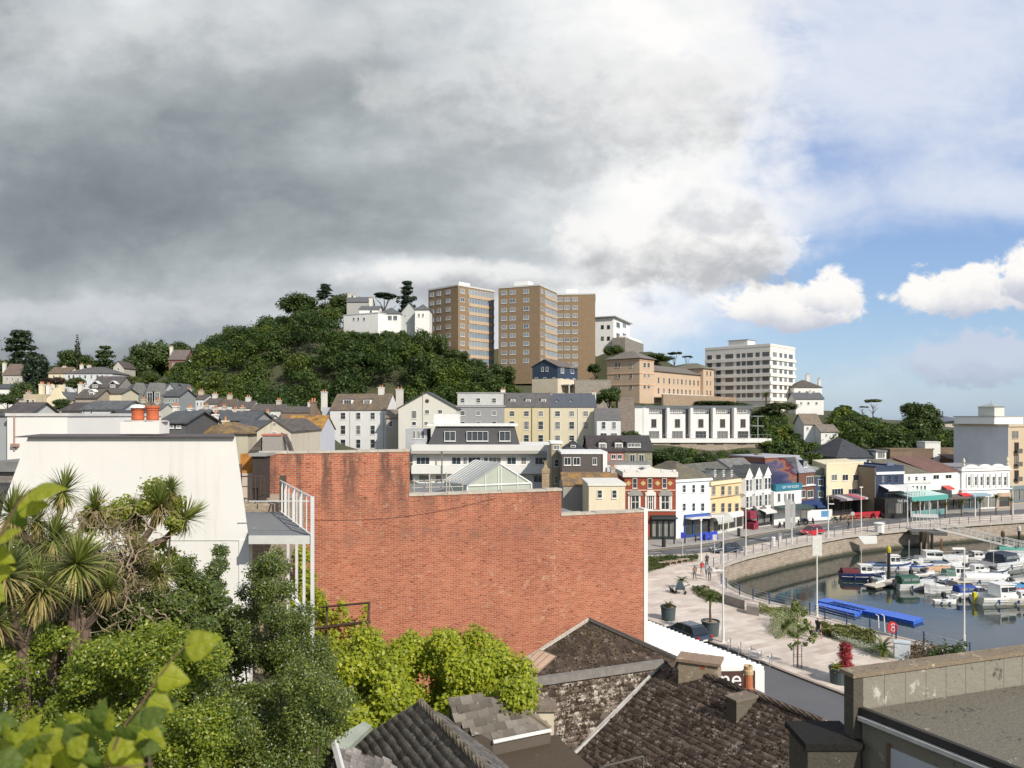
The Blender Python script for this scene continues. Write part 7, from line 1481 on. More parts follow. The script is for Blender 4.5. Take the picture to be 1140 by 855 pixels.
# bicycle hoops
for k in range(5):
    px=812+k*11.5; q=G(px,723+k*4.6,0); m=MB(); m.tube([(-.4,0,0),(-.4,0,.75),(-.3,0,.85),(.3,0,.85),(.4,0,.75),(.4,0,0)],.03,5); o=m.build('cycle_stand',m_plain((.6,.6,.58),.35,.05,metal=.5),None,loc=(q[0],q[1],.002),rz=R(60)); tag(o,'steel cycle hoop in the paving beside the side street','cycle stand','row of steel cycle hoops')
# info cabinet
q=G(1004,733,0); m=MB(); m.box(-.55,.55,-.3,.3,0,1.25); m.box(-.62,.62,-.36,.36,1.253,1.35); o=m.build('service_cabinet',m_plain((.5,.55,.58),.5,.15,2),None,loc=(q[0],q[1],.002),rz=R(-20)); tag(o,'pale grey service cabinet beside the low palm on the promenade','cabinet')
# ---------------------------------------------------------------- people
SKIN=(.45,.27,.18)
def person(px,py,label,ang=0,top=(.1,.1,.1),legs=(.05,.05,.07),hair=(.05,.03,.02),pose='walk',h=1.72,lcol=None,shorts=False,z=0,phase=1,parts=None):
    q=G(px,py,z); t=thing('person',label,'person',(q[0],q[1],z+.003),R(ang),parts); s=h/1.72
    J={'pel':(0,0,.92),'sp':(0,0,1.12),'ch':(.02,0,1.32),'nk':(.03,0,1.46),'hd':(.05,0,1.55),'ht':(.05,0,1.66),
       'hl':(0,.1,.88),'kl':(.16*phase,.10,.50),'al':(.02*phase if phase>0 else -.35,.1,.09),'tl':(.20*phase,.11,.04),
       'hr':(0,-.1,.88),'kr':(-.08*phase,-.10,.48),'ar':(-.30*phase,-.1,.14),'tr':(-.16*phase,-.11,.05),
       'sl':(.02,.18,1.40),'el':(-.08*phase,.24,1.13),'wl':(.06-.1*phase,.25,.90),'gl':(.1-.1*phase,.25,.82),
       'sr':(.02,-.18,1.40),'er':(.08*phase,-.24,1.13),'wr':(.22*phase,-.23,.93),'gr':(.26*phase,-.22,.86)}
    J['al']=(.28*phase,.1,.09); J['tl']=(.42*phase,.11,.05); J['kl']=(.2*phase,.1,.5); J['ar']=(-.32*phase,-.1,.12); J['tr']=(-.2*phase,-.11,.04)
    if pose=='stand':
        for k in ('kl','al'): J[k]=(0,.1,J[k][2])
        for k in ('kr','ar'): J[k]=(0,-.1,J[k][2])
        J['tl']=(.14,.11,.04);J['tr']=(.14,-.11,.04);J['ar']=(0,-.1,.09)
    Rr={'pel':.15,'sp':.135,'ch':.16,'nk':.06,'hd':.085,'ht':.085,'hl':.10,'kl':.065,'al':.045,'tl':.04,'hr':.10,'kr':.065,'ar':.045,'tr':.04,'sl':.07,'el':.045,'wl':.033,'gl':.035,'sr':.07,'er':.045,'wr':.033,'gr':.035}
    E=[('pel','sp'),('sp','ch'),('ch','nk'),('nk','hd'),('hd','ht'),('pel','hl'),('hl','kl'),('kl','al'),('al','tl'),('pel','hr'),('hr','kr'),('kr','ar'),('ar','tr'),('ch','sl'),('sl','el'),('el','wl'),('wl','gl'),('ch','sr'),('sr','er'),('er','wr'),('wr','gr')]
    ks=list(J); me=bpy.data.meshes.new('body'); me.from_pydata([tuple(c*s for c in J[k]) for k in ks],[(ks.index(a),ks.index(b)) for a,b in E],[]); o=bpy.data.objects.new('tmp',me); COL.objects.link(o)
    md=o.modifiers.new('skin','SKIN')
    for i,k in enumerate(ks): v=me.skin_vertices[0].data[i]; v.radius=(Rr[k]*s,Rr[k]*s); v.use_root=(k=='pel')
    sb_=o.modifiers.new('s','SUBSURF'); sb_.levels=1; sb_.render_levels=1
    dg=bpy.context.evaluated_depsgraph_get(); dg.update(); ev=o.evaluated_get(dg); m2=bpy.data.meshes.new_from_object(ev); bpy.data.objects.remove(o)
    mats=[m_plain(SKIN,.6,.05),m_plain(top,.8,.1),m_plain(legs,.8,.1),m_plain(hair,.8,.1),m_plain((.05,.05,.05))]; m2.materials.clear()
    for m_ in mats: m2.materials.append(m_)
    for f in m2.polygons:
        c=f.center/s; ay=abs(c.y); f.material_index=0
        if c.z>1.44: f.material_index=3 if (c.z>1.60 or c.x<.03) else 0
        elif c.z>.92 and (ay<.19 or c.z>1.22): f.material_index=1
        elif ay<.19 and c.z>.10: f.material_index=2 if (not shorts or c.z>.55) else 0
        elif c.z<=.10: f.material_index=4
        f.use_smooth=True
    link('body',m2,t); return t
person(773.5,646,'person with arms apart in a brown top walking near the double armed lamp post',90,top=(.22,.15,.10),legs=(.2,.17,.14))
person(781.5,640.5,'person in red and white walking just behind the lamp post at the quay corner',80,top=(.45,.04,.05),legs=(.6,.6,.58),shorts=True)
person(786.3,642.5,'person in pale grey beside the railing at the quay corner',95,top=(.3,.32,.35),legs=(.12,.13,.16),phase=-1)
person(787,632,'person in dark clothes furthest back along the quay corner railing',90,top=(.05,.05,.06))
person(790,646.5,'person in grey leaning at the railing post nearest the water corner',70,top=(.18,.19,.2),legs=(.1,.1,.12),pose='stand')
person(903,713,'person in a pale top and black shorts walking beside the young tree',-140,top=(.55,.5,.46),legs=(.02,.02,.02),shorts=True,hair=(.3,.2,.1))
person(911,711.5,'tall person dressed in black walking beside the planting bed',-140,top=(.02,.02,.022),legs=(.03,.03,.03),shorts=True,h=1.85,phase=-1)
person(944.5,590.5,'person in black leaning on the far quay railing near the cafe canopy',-90,top=(.02,.02,.02),legs=(.05,.05,.07),pose='stand')
person(807.5,593,'person in a yellow top on the pavement before the shopfronts',180,top=(.6,.55,.03),legs=(.05,.05,.06)); person(790,598.5,'person in dark clothes under the curved grey awning',0,top=(.04,.04,.05),pose='stand')
person(1003,574.5,'person in a pale shirt standing by the black terrace front',-90,top=(.5,.5,.48),pose='stand')
# pram or shaded seat with sitter
q=G(757.5,661,0); t=thing('pushchair','dark canopied pushchair standing on the paving left of the potted palm','pushchair',(q[0],q[1],.003),R(160)); m=MB(); m.hexa([(-.5,-.33,.5),(.55,-.33,.42),(.55,.33,.42),(-.5,.33,.5)],[(-.12,-.2,1.35),(.28,-.24,1.25),(.28,.24,1.25),(-.12,.2,1.35)]); m.build('hood',m_plain((.06,.09,.11),.8,.1),t); m=MB()
for a,b in (((-.5,-.3),0),((-.5,.3),0),((.5,-.3),0),((.5,.3),0)): m.tube([(a[0],a[1],.0),(a[0]*.5,a[1],.75)],.03,5)
m.tube([(-.4,-.25,.8),(-.95,-.25,1.05),(-.95,.25,1.05),(-.4,.25,.8)],.025,5); m.build('frame',m_plain((.04,.04,.04)),t)
for a in (-.5,.5):
    for sg in (-.3,.3): m=MB(); m.prism([(a+.13*math.cos(k*.7854),.13+.13*math.sin(k*.7854)) for k in range(8)],'y',sg-.03,sg+.03); m.build('wheel',m_plain((.02,.02,.02)),t)
q=G(748.5,660,0); t=thing('dog','small dark dog sitting beside the pushchair','dog',(q[0],q[1],.003),R(200))
J=[(0,0,.3),(.18,0,.42),(.30,0,.58),(.34,0,.68),(.46,0,.64),(-.16,0,.16),(.2,.08,.22),(.22,.08,.02),(.2,-.08,.22),(.22,-.08,.02),(-.1,.12,.1),(.04,.13,.03),(-.1,-.12,.1),(.04,-.13,.03),(-.34,0,.06)]
E=[(0,1),(1,2),(2,3),(3,4),(0,5),(1,6),(6,7),(1,8),(8,9),(5,10),(10,11),(5,12),(12,13),(5,14)]; rr=[.15,.13,.08,.085,.035,.14,.045,.03,.045,.03,.08,.03,.08,.03,.02]
me=bpy.data.meshes.new('d'); me.from_pydata(J,E,[]); o=bpy.data.objects.new('tmp',me); COL.objects.link(o); o.modifiers.new('k','SKIN')
for i,r_ in enumerate(rr): me.skin_vertices[0].data[i].radius=(r_,r_); me.skin_vertices[0].data[i].use_root=(i==0)
s_=o.modifiers.new('s','SUBSURF'); s_.levels=1; dg=bpy.context.evaluated_depsgraph_get(); dg.update(); m2=bpy.data.meshes.new_from_object(o.evaluated_get(dg)); bpy.data.objects.remove(o); m2.materials.clear(); m2.materials.append(m_plain((.02,.018,.015),.8,.2,6)); link('body',m2,t)
# ---------------------------------------------------------------- terrain
def seg_dist(X,Y,poly):
    d=np.full(X.shape,1e9)
    for (ax,ay),(bx,by) in zip(poly,poly[1:]+poly[:1]):
        vx,vy=bx-ax,by-ay; t=np.clip(((X-ax)*vx+(Y-ay)*vy)/(vx*vx+vy*vy+1e-9),0,1); d=np.minimum(d,np.hypot(X-ax-t*vx,Y-ay-t*vy))
    return d
def inside(X,Y,poly):
    c=np.zeros(X.shape,bool)
    for (ax,ay),(bx,by) in zip(poly,poly[1:]+poly[:1]):
        k=((ay>Y)!=(by>Y)); xx=(bx-ax)*(Y-ay)/((by-ay) if by!=ay else 1e-9)+ax; c^=k&(X<xx)
    return c
xs=np.concatenate([np.linspace(-1600,-260,18),np.arange(-250,261,4.),np.linspace(270,1600,18)]); ys=np.concatenate([np.linspace(-300,-30,6),np.arange(-20,460,4.),np.linspace(480,1500,16)])
X,Y=np.meshgrid(xs,ys)
# low quarter: everything in front of the facade line
fl=[(p[0],p[1]) for p in facade]; low=[(-2000,46),(-4,46),(-4,106)]+fl[1:]+[(2500,900),(2500,-400),(-2000,-400)]
for px,D,z in ((330,250,47),(300,255,45),(270,250,42),(240,250,38),(212,245,33),(360,252,50),(385,258,50),(300,225,38),(350,225,42),(255,222,34),(20,330,40),(90,300,35),(160,290,34),(240,300,45),(350,300,60),(400,280,56),(470,280,50),(560,300,46),(650,300,44),(720,290,44),(770,300,40),(850,300,28),(930,280,18),(1000,260,14),(1050,300,14),(1085,300,14),(1120,300,12),(1160,260,10),(0,600,30),(500,600,45),(1000,700,5),(1300,500,2),(-400,400,30),(-300,200,20),(1400,300,2)):
    GP.append(((px-CX)*D/F,D,z))
gp=np.array(GP)
H=np.zeros(X.shape); Wt=np.zeros(X.shape)
for x_,y_,z_ in gp:
    w=1/((X-x_)**2+(Y-y_)**2+9)**1.6; H+=w*z_; Wt+=w
H/=Wt
dl=seg_dist(X,Y,low); il=inside(X,Y,low)
H=np.where(il,-.5,np.minimum(H,dl*1.6 -.3)); 
dh=seg_dist(X,Y,harbour); ih=inside(X,Y,harbour); H=np.where(ih|((dh<9)&il),-6,H)
H=np.where((Y>700)|(np.abs(X)>900),-8,H)
nx,ny=len(xs),len(ys); V=np.stack([X,Y,H],-1).reshape(-1,3); i=np.arange(nx-1)[None,:]+np.arange(ny-1)[:,None]*nx
Fq=np.stack([i,i+1,i+1+nx,i+nx],-1).reshape(-1,4)
m,N,p,o=newmat('hillside_ground'); v=N.obj()
n=N.noise(v,.08,6,.6); n2=N.noise(v,.5,5,.7)
N.set(p.inputs['Base Color'],N.mix(n2,N.mix(n,(.025,.038,.012),(.05,.065,.022)),N.mix(n,(.05,.05,.025),(.10,.09,.05)))); p.inputs['Roughness'].default_value=.95
link('hillside',tri_mesh(V,Fq,m,4),kind='structure')
def HZ(x,y):
    i=int(np.clip(np.searchsorted(xs,x),1,nx-1)); j=int(np.clip(np.searchsorted(ys,y),1,ny-1))
    tx=(x-xs[i-1])/(xs[i]-xs[i-1]); ty=(y-ys[j-1])/(ys[j]-ys[j-1])
    return (H[j-1,i-1]*(1-tx)+H[j-1,i]*tx)*(1-ty)+(H[j,i-1]*(1-tx)+H[j,i]*tx)*ty
# ---------------------------------------------------------------- trees
def m_woodleaf(c1,c2,c3,c4):
    m=m_leaf(c1,c2,c3,.25,.5,.25).copy(); N=NT(m.node_tree); a=N.n.new('ShaderNodeAttribute'); a.attribute_name='tint'; t=N.ramp(a.outputs['Fac'],[(0,(.62,.72,.80)),(.35,(.85,.95,.85)),(.7,(1.15,1.12,.8)),(1,(1.55,1.35,.75))])
    for n in list(m.node_tree.nodes):
        if n.type=='BSDF_PRINCIPLED' or n.type=='BSDF_TRANSLUCENT':
            s=n.inputs[0]; src=s.links[0].from_socket; N.l.new(N.mix(1,src,t,'MULTIPLY'),s)
    return m
LWD=m_woodleaf((.028,.050,.014),(.055,.088,.021),(.10,.135,.034),0); LWM=m_woodleaf((.042,.066,.017),(.075,.11,.025),(.115,.15,.038),0)
LFD=m_leaf((.03,.054,.014),(.058,.09,.021),(.09,.125,.032),.28); LFM=m_leaf((.04,.068,.016),(.075,.11,.025),(.12,.155,.04),.3)
LFB=m_leaf((.012,.024,.012),(.022,.042,.02),(.035,.058,.025),.15); LFY=m_leaf((.05,.065,.02),(.095,.12,.03),(.14,.15,.05),.3)
BARK=m_plain((.09,.07,.055),.9,.3,3)
CR={}
def crown_me(kind,k,mat):
    key=(kind,k,mat.name)
    if key not in CR:
        w=10; h={'round':10,'cedar':11,'umbrella':9,'cone':14,'ball':10}[kind]; n={'round':5200,'cedar':4200,'umbrella':2600,'cone':3000,'ball':5200}[kind]
        CR[key]=(crown(h,w,n,k*13+5,.62,mat,kind),h,w)
        CR[key][0].name='crown'
    return CR[key]
TRK={}
def tree(label,px,pyt,wpx,D,kind='round',mat=None,hpx=None,group=None,name=None,k=0,zb=None,tall=0,cat='tree'):
    """px: centre, pyt: top, wpx: crown width in pixels, hpx: crown height"""
    mat=mat or LFD; hpx=hpx or wpx*.95; me,h,w=crown_me(kind,k,mat); W=wpx*D/F; Hh=hpx*D/F; q=P(px,pyt,D); g=HZ(q[0],q[1]) if zb is None else zb
    zc=q[2]-Hh; zc=max(zc,g-Hh*.3); t=thing(name or {'cedar':'cedar_tree','umbrella':'pine_tree','cone':'conifer_tree'}.get(kind,'broadleaf_tree'),label,cat,(q[0],q[1],g),random.uniform(0,6),group)
    c=link('crown',me,t,(0,0,zc-g)); c.scale=(W/w,W/w,Hh/h*1.03)
    th=max(2,zc-g+Hh*.6); kk=('t',k%3,kind=='umbrella')
    if kk not in TRK: mb=trunk_mb(10,.32,k,6,.34 if kind!='umbrella' else .4,.72); TRK[kk]=mb.mesh(BARK); TRK[kk].name='trunk'
    o=link('trunk',TRK[kk],t); o.scale=(max(.5,W/10),max(.5,W/10),th/7.2); return t
# woods: one mass each, kept as stuff
def wood(name,label,samples,mat,per,leaf,seed):
    rng=np.random.default_rng(seed); Pp=[];Dd=[]
    for (x,y,z,w,h) in samples:
        K=13; C=[];Rr=[]
        for i in range(K):
            a=rng.uniform(0,6.283); ph=math.asin(rng.uniform(-.15,1)); q=rng.uniform(.55,.9)
            C.append((x+w*.5*math.cos(ph)*math.cos(a)*q,y+w*.5*math.cos(ph)*math.sin(a)*q,z+h*.35+h*.5*math.sin(ph)*rng.uniform(.8,1.05))); Rr.append(w*rng.uniform(.13,.23))
        C.append((x,y,z+h*.45)); Rr.append(w*.33)
        p,d=clump_points(C,Rr,per,int(rng.integers(1e6)),.8,.55); Pp.append(p); Dd.append(d*.9+np.array([0,0,.35]))
    me=leaves_mesh(np.concatenate(Pp),np.concatenate(Dd),leaf,mat,seed,aspect=.7,spread=.5); at=me.attributes.new('tint','FLOAT','POINT'); tv=np.repeat(np.concatenate([np.full(len(q),rng.random()) for q in Pp]),4).astype(np.float32); at.data.foreach_set('value',tv); o=link(name,me); tag(o,label,'woodland',None,'stuff'); return o
def lim(tab,px): return float(np.interp(px,[t[0] for t in tab],[t[1] for t in tab]))
def sample(n,pr,Dr,tab,ymax,hr=(8,14),wr=(8,13),seed=0,avoid=()):
    rng=random.Random(seed); out=[]; tries=0
    while len(out)<n and tries<n*60:
        tries+=1; px=rng.uniform(*pr); D=rng.uniform(*Dr); x=(px-CX)*D/F; g=HZ(x,D); w=rng.uniform(*wr); h=rng.uniform(*hr)
        top=CY-F*(g+h-ZC)/D; l=max(lim(tab,px),lim(tab,px-w*.4*F/D),lim(tab,px+w*.4*F/D))
        if top<l: h=g+h-(g+h-(ZC+(CY-l)*D/F)) -g ; h=(ZC+(CY-l)*D/F)-g
        if h<min(3.2,hr[0]*.8): continue
        w=min(w,h*1.3)
        if CY-F*(g-ZC)/D<tab[0][2] if len(tab[0])>2 else False: continue
        if any(a<px<b and c<D<d for a,b,c,d in avoid): continue
        if any((x-o[0])**2+(D-o[1])**2<(.36*(w+o[3]))**2 for o in out): continue
        out.append((x,D,g-.5,w,h))
    return out
tabA=[(190,402),(205,388),(222,374),(246,359),(270,352),(300,342),(322,332),(345,326),(368,324),(380,335),(388,367),(445,367),(466,372),(478,384),(500,392),(520,398),(548,404),(562,412),(590,430)]
sA=sample(240,(200,560),(176,226),tabA,0,(8,18),(9,17),seed=3)
sA2=sample(70,(200,384),(228,300),tabA,0,(9,14),(9,15),seed=4)
for s in (sA+sA2): pass
sA3=sample(60,(470,600),(196,232),[(470,374),(480,384),(500,392),(520,398),(548,404),(562,412),(590,432),(600,440)],0,(8,15),(8,12),seed=14,avoid=[(588,650,196,214)])
sA3+=sample(40,(384,482),(208,225),tabA,0,(8,18),(8,12),seed=15)
sG=sample(34,(-30,205),(284,330),[(-30,392),(0,396),(60,402),(100,400),(130,398),(150,396),(190,388),(205,384)],0,(6,14),(8,13),seed=18)
wood('woodland','distant line of trees on the left skyline behind the cedar',sG,LWD,1300,.8,23)
wood('woodland','dense dark green wood covering the hill below the tower blocks',sA+sA2+sA3,LWD,1900,.62,5)
tabC=[(838,500),(850,455),(870,458),(884,478),(892,490),(934,493),(940,500)]; tabD=[(925,452),(936,444),(950,448),(965,458),(985,463),(1000,468),(1040,472),(1078,476)]
sC=sample(34,(846,940),(172,192),[(838,492),(850,462),(872,466),(886,486),(935,492),(960,506),(1000,512)],0,(5,9),(6,9),seed=6,avoid=[(925,1000,166,185)])
sC2=sample(22,(846,886),(196,250),[(840,452),(860,450),(878,458),(890,480)],0,(5,10),(6,10),seed=7); sD=sample(50,(930,1082),(192,262),tabD,0,(7,12),(7,12),seed=8)
wood('woodland','mixed green wood on the slope right of the modern white terrace',sC+sC2+sD,LWM,1500,.62,9)
sE=sample(60,(700,860),(138,184),[(700,497),(770,497),(850,500),(862,503)],0,(2.5,6),(4,7),seed=16,avoid=[(700,842,180,184)]); sE=[q for q in sE]
sF=sample(46,(600,860),(206,252),[(600,432),(640,440),(662,400),(690,396),(700,402),(712,445),(785,447),(860,448)],0,(2.5,5),(4,7),seed=17,avoid=[(584,650,190,216),(660,812,215,262),(780,900,232,290)])
wood('woodland','belt of bushes on the slopes around the modern terrace and the hotel',sE+sF,LWM,700,.5,19)
# skyline and distinct trees
tree('large dark spreading cedar on the skyline at the far left',24,371,56,285,'cedar',LFB,58,k=1)
tree('round almost black evergreen tree in front of the cedar at the left',41,396,32,268,'ball',LFB,40,k=2,name='evergreen_tree')
tree('spreading bushy tree on the left skyline below the slim conifer',84,386,38,290,'round',LFD,36,k=1)
tree('broad tree with a flat dark top right of the slim conifer on the skyline',117,387,34,280,'cedar',LFD,34,k=2)
tree('slim pointed conifer poking above the left skyline',86,371,9,286,'cone',LFB,26,k=1)
tree('rounded green tree standing just left of the brick gabled house hill',153,383,32,275,'ball',LFD,46,k=3)
tree('tall rounded tree behind the other one at the left foot of the wooded hill',174,374,42,285,'round',LFD,50,k=3); tree('tree joining the left end of the wood on the skyline',200,378,34,290,'round',LFD,46,k=2)
tree('clipped rounded shrub in front of the long pale house',86,420,24,225,'ball',LFM,15,k=1,name='shrub',cat='shrub'); tree('dark green bush left of the cream hall',26,424,24,190,'round',LFM,30,k=4); tree('dark shrub hugging the curved gable hall',69,443,22,140,'round',LFD,18,k=2,name='shrub',cat='shrub')
tree('bush at the left edge in front of the plain white block',8,436,22,185,'round',LFD,18,k=3,name='shrub',cat='shrub'); tree('dark red leaved bush between the cream house and the hall',62,418,22,240,'round',m_leaf((.04,.02,.015),(.06,.035,.02),None,.2),14,k=1,name='shrub',cat='shrub')
tree('olive bush above the roofs of the grey chapel row',147,418,22,215,'round',LFY,14,k=2,name='shrub',cat='shrub'); tree('small tree among gardens above the chapel row',168,412,26,235,'round',LFM,20,k=4); tree('leafy tree below the brick gabled house at the wood edge',190,420,24,215,'round',LFM,18,k=3); tree('dark leafy tree at the left end of the wood behind the terrace',207,412,30,200,'round',LFD,34,k=2)
house('brick_house','red brick gabled house with white trim at the left edge of the wood',188,206,255,420,400,390,m_brickfar((.22,.12,.10)),m_slate((.15,.12,.11)),8,'x',win=[([193,200],[406],2.4,4,'sash')],chim=((191,386,3),))
house('villa','white gable with bay window at the left edge of the wood',205,220,235,428,408,398,WHR,SLB,8,'y',win=[([213],[414],3,6,'sash')])
tree('flat topped black pine on the summit of the wood',362,317,26,292,'cedar',LFB,18,k=1); tree('spreading dark pine between the villas above the wood',428,324,34,262,'umbrella',LFB,24,k=1); tree('tall dark cedar behind the grey gabled house above the wood',453,315,30,258,'cedar',LFB,38,k=2)
tree('rounded tree at the summit left of the black pine',332,324,42,284,'round',LFD,34,k=1); tree('rounded tree at the summit right of the black pine',383,325,36,268,'round',LFD,38,k=2)
tree('tree standing at the foot of the left and middle towers',556,402,34,214,'round',LFD,36,k=1); tree('dark tree beside the navy clad house',542,407,32,206,'round',LFD,34,k=3); tree('tree on the bank between the navy clad house and the peach hotel',678,428,30,178,'round',LFM,28,k=1); tree('bush beside the foot of the right tower',662,404,16,232,'round',LFD,14,k=2,name='shrub',cat='shrub'); tree('dark hedge tree on the ridge above the peach hotel',731,392,34,275,'round',LFD,14,k=3); tree('bush at the foot of the white modernist house',683,384,22,262,'round',LFD,14,k=4,name='shrub',cat='shrub')
tree('umbrella pine on the ridge left of the white apartment block',751,390,18,272,'umbrella',LFB,16,k=1); tree('small dark pine beside the white apartment block',765,395,14,272,'umbrella',LFB,10,k=2); tree('single stone pine standing above the right hand wood',972,442,21,262,'umbrella',LFM,20,k=1)
tree('small pine left of the stone pine above the right hand wood',960,451,11,262,'umbrella',LFD,10,k=2); tree('tall bushy tree standing out of the right hand wood',1024,446,44,226,'round',LFM,46,k=2,tall=1); tree('leaning side tree at the left of the tall bushy tree',1012,448,18,228,'round',LFM,16,k=4)
tree('bushy tree below the middle of the modern white terrace',744,494,44,152,'round',LFD,34,k=1); tree('smaller bush below the right part of the modern white terrace',789,500,32,152,'round',LFD,26,k=3,name='shrub',cat='shrub'); tree('bush under the left end of the modern white terrace',724,498,28,158,'round',LFM,18,k=2,name='shrub',cat='shrub'); tree('bush under the right end of the modern white terrace',826,500,28,156,'round',LFD,18,k=4,name='shrub',cat='shrub'); tree('rounded shrub in front of the stone retaining wall',702,478,20,150,'round',LFM,14,k=1,name='shrub',cat='shrub')
tree('shrub at the foot of the white apartment block',800,445,60,236,'round',LFD,10,k=1,name='shrub',cat='shrub'); tree('long low shrub right of the palm below the white apartment block',868,446,36,232,'round',LFY,14,k=3,name='shrub',cat='shrub')
for k,(px,py,w,h,D,l) in enumerate(((391,367,24,22,219,'round tree under the left end of the white villas'),(411,368,26,22,221,'round tree below the long white flat roofed villa'),(432,367,24,24,220,'round tree below the bungalow with the cream bay'),(450,365,24,28,221,'round tree below the grey gabled villa'),(470,366,26,34,220,'taller round tree hiding the foot of the villa beside the first tower'),(488,378,26,34,222,'round tree against the left foot of the first tower'),(508,392,28,30,220,'round tree in front of the blank side of the first tower'),(530,398,26,26,220,'round tree in front of the balconies of the first tower'))):
    tree(l,px,py,w,D,'round',LFD,h,k=k%5)
# ---- palms
def frond_mesh(R_,n,seed,mat,droop=.5,leaf=.5,w=.05,el0=-.3,el1=1.35):
    rng=random.Random(seed); V=[];Fc=[]
    for k in range(n):
        a=6.283*k/n*2.618+rng.uniform(-.2,.2); el=rng.uniform(el0,el1); L=R_*rng.uniform(.75,1.05); pts=[]; p=Vector((0,0,0)); e=el
        for i in range(7): pts.append(p.copy()); p=p+Vector((math.cos(a)*math.cos(e),math.sin(a)*math.cos(e),math.sin(e)))*L/6; e-=droop/3
        side=Vector((-math.sin(a),math.cos(a),0))
        for i in range(1,7):
            for sg in (-1,1):
                for f in (0,.5):
                    b=pts[i-1].lerp(pts[i],f); d=(pts[i]-pts[i-1]).normalized(); ll=L*leaf*(1-.12*i)*.6; tip=b+(side*sg*.8+d*.7).normalized()*ll+Vector((0,0,-ll*.25)); j=len(V); V+=[tuple(b-d*w),tuple(b+d*w),tuple(tip)]; Fc.append((j,j+1,j+2))
    return tri_mesh(np.array(V),np.array(Fc),mat)
PLM=m_leaf((.05,.085,.02),(.09,.13,.03),(.16,.17,.05),.3); PLB=m_leaf((.08,.075,.03),(.13,.11,.04),(.2,.16,.07),.3)
fr1=frond_mesh(1.6,34,1,PLM); fr2=frond_mesh(1.6,34,2,PLB)
def palm(label,px,pyb,pyc,wpx,me=None,z=0,name='palm_tree',r=.14,group=None):
    q=G(px,pyb,z); D=q[1]; h=(pyb-pyc)*D/F; s=wpx*D/F/3.0; t=thing(name,label,'palm tree',(q[0],q[1],z+.002),px,group); m=MB(); m.tube([(0,0,0),(.03,0,h*.5),(0,0,h)],[r,r*.8,r],7); m.build('trunk',m_plain((.13,.085,.055),.9,.4,12),t); c=link('crown',me or fr1,t,(0,0,h)); c.scale=(s,s,s); return t
for px,pyb,pyc,w,me,l in ((1020,579,562,16,fr2,'brownish palm left of the gangway gate in front of the turquoise canopy'),(1052.5,577,562,12,fr2,'small brown palm in front of the right end of the turquoise canopy'),(1070.5,575.5,560,15,fr2,'palm between the turquoise canopy and the ornate facade'),(1091,574.5,558,13,fr1,'palm in front of the left half of the ornate white facade'),(1109,573.5,554,15,fr1,'tallest green palm in front of the ornate white facade'),(1125.5,573,557,11,fr1,'palm in front of the corner building')):
    palm(l,px,pyb,pyc,w,me,group='palms along the harbour road')
q=P(853,447,243); t=thing('palm_tree','palm standing against the foot of the white apartment block','palm tree',(q[0],q[1],HZ(q[0],q[1]))); h=q[2]-t.location[2]+2; m=MB(); m.tube([(0,0,-1),(0,0,max(h,1.5))],.3,7); m.build('trunk',m_plain((.13,.085,.055),.9,.4,12),t); o=link('crown',fr1,t,(0,0,max(h,1.5))); o.scale=(1.5,1.5,1.5)
def planter(px,pyb,wpx,hpx,label,col=(.06,.08,.085)):
    q=G(px,pyb-wpx*.13,0); D=q[1]; r=wpx*D/F/2; h=hpx*D/F; m=MB(); m.lathe([(r*.86,0),(r*.97,h*.9),(r*1.04,h*.91),(r*1.04,h),(r*.93,h),(r*.92,h*.86),(.01,h*.86)],n=20); t=thing('planter',label,'planter',(q[0],q[1],.003)); m.build('pot',m_plain(col,.6,.1,2),t); m=MB(); m.lathe([(r*.9,h*.87),(r*.9,h*.9)],n=16); m.build('soil',m_plain((.3,.24,.18),.9,.3,8),t); return Vector((q[0],q[1],h*.9+.003)),r
c,r=planter(744,692,17,15,'round grey planter with a spiky brown green plant, left of the potted palm'); t=thing('potted_plant','spiky brown green plant in the left grey planter','plant',c); o=link('leaves',fr2,t,(0,0,.05)); o.scale=(.42,.42,.55); bush_me=crown(1,1,500,77,.10,PLB,'ball'); o=link('foliage',bush_me,t,(0,0,-.1)); o.scale=(r*1.7,r*1.7,.5)
c,r=planter(791,709.5,20,16,'round grey planter holding the palm beside the tallest lamp post')
t=thing('palm_tree','potted palm beside the tallest lamp post on the promenade','palm tree',c); m=MB(); h=25*66/F; m.tube([(0,0,-.1),(-.04,0,h*.5),(0,0,h)],[.13,.09,.11],8); m.build('trunk',m_plain((.14,.08,.06),.9,.4,12),t); o=link('crown',frond_mesh(1.1,42,5,PLM),t,(0,0,h)); o.scale=(.8,.8,.85)
c,r=planter(935,763,23,17,'large grey planter with yellow green plants and a red flower tower'); t=thing('potted_plant','yellow green plants in the large grey planter beside the red flowers','plant',c+Vector((-.25,0,0))); o=link('leaves',frond_mesh(.8,30,8,m_leaf((.12,.15,.03),(.3,.3,.05),None,.3),el0=.2),t); o.scale=(.8,.8,1)
def flower_mat():
    return m_leaf((.30,.015,.03),(.42,.03,.07),(.05,.09,.03),.25)
t=thing('flower_tower','tower of red and pink flowers in stacked baskets behind the large planter','flower display',(c.x+.62,c.y+.5,.003)); m=MB(); m.tube([(0,0,0),(0,0,2.6)],.07,6); m.build('pole',m_plain((.1,.1,.1)),t)
for z_,s_,k in ((1.0,.55,1),(1.75,.5,2),(2.35,.42,3)): p_,d_=clump_points([(0,0,0)],[s_],900,80+k,.85,.6); link('flower_ball',leaves_mesh(p_,d_,.13,flower_mat(),k),t,(0,0,z_))
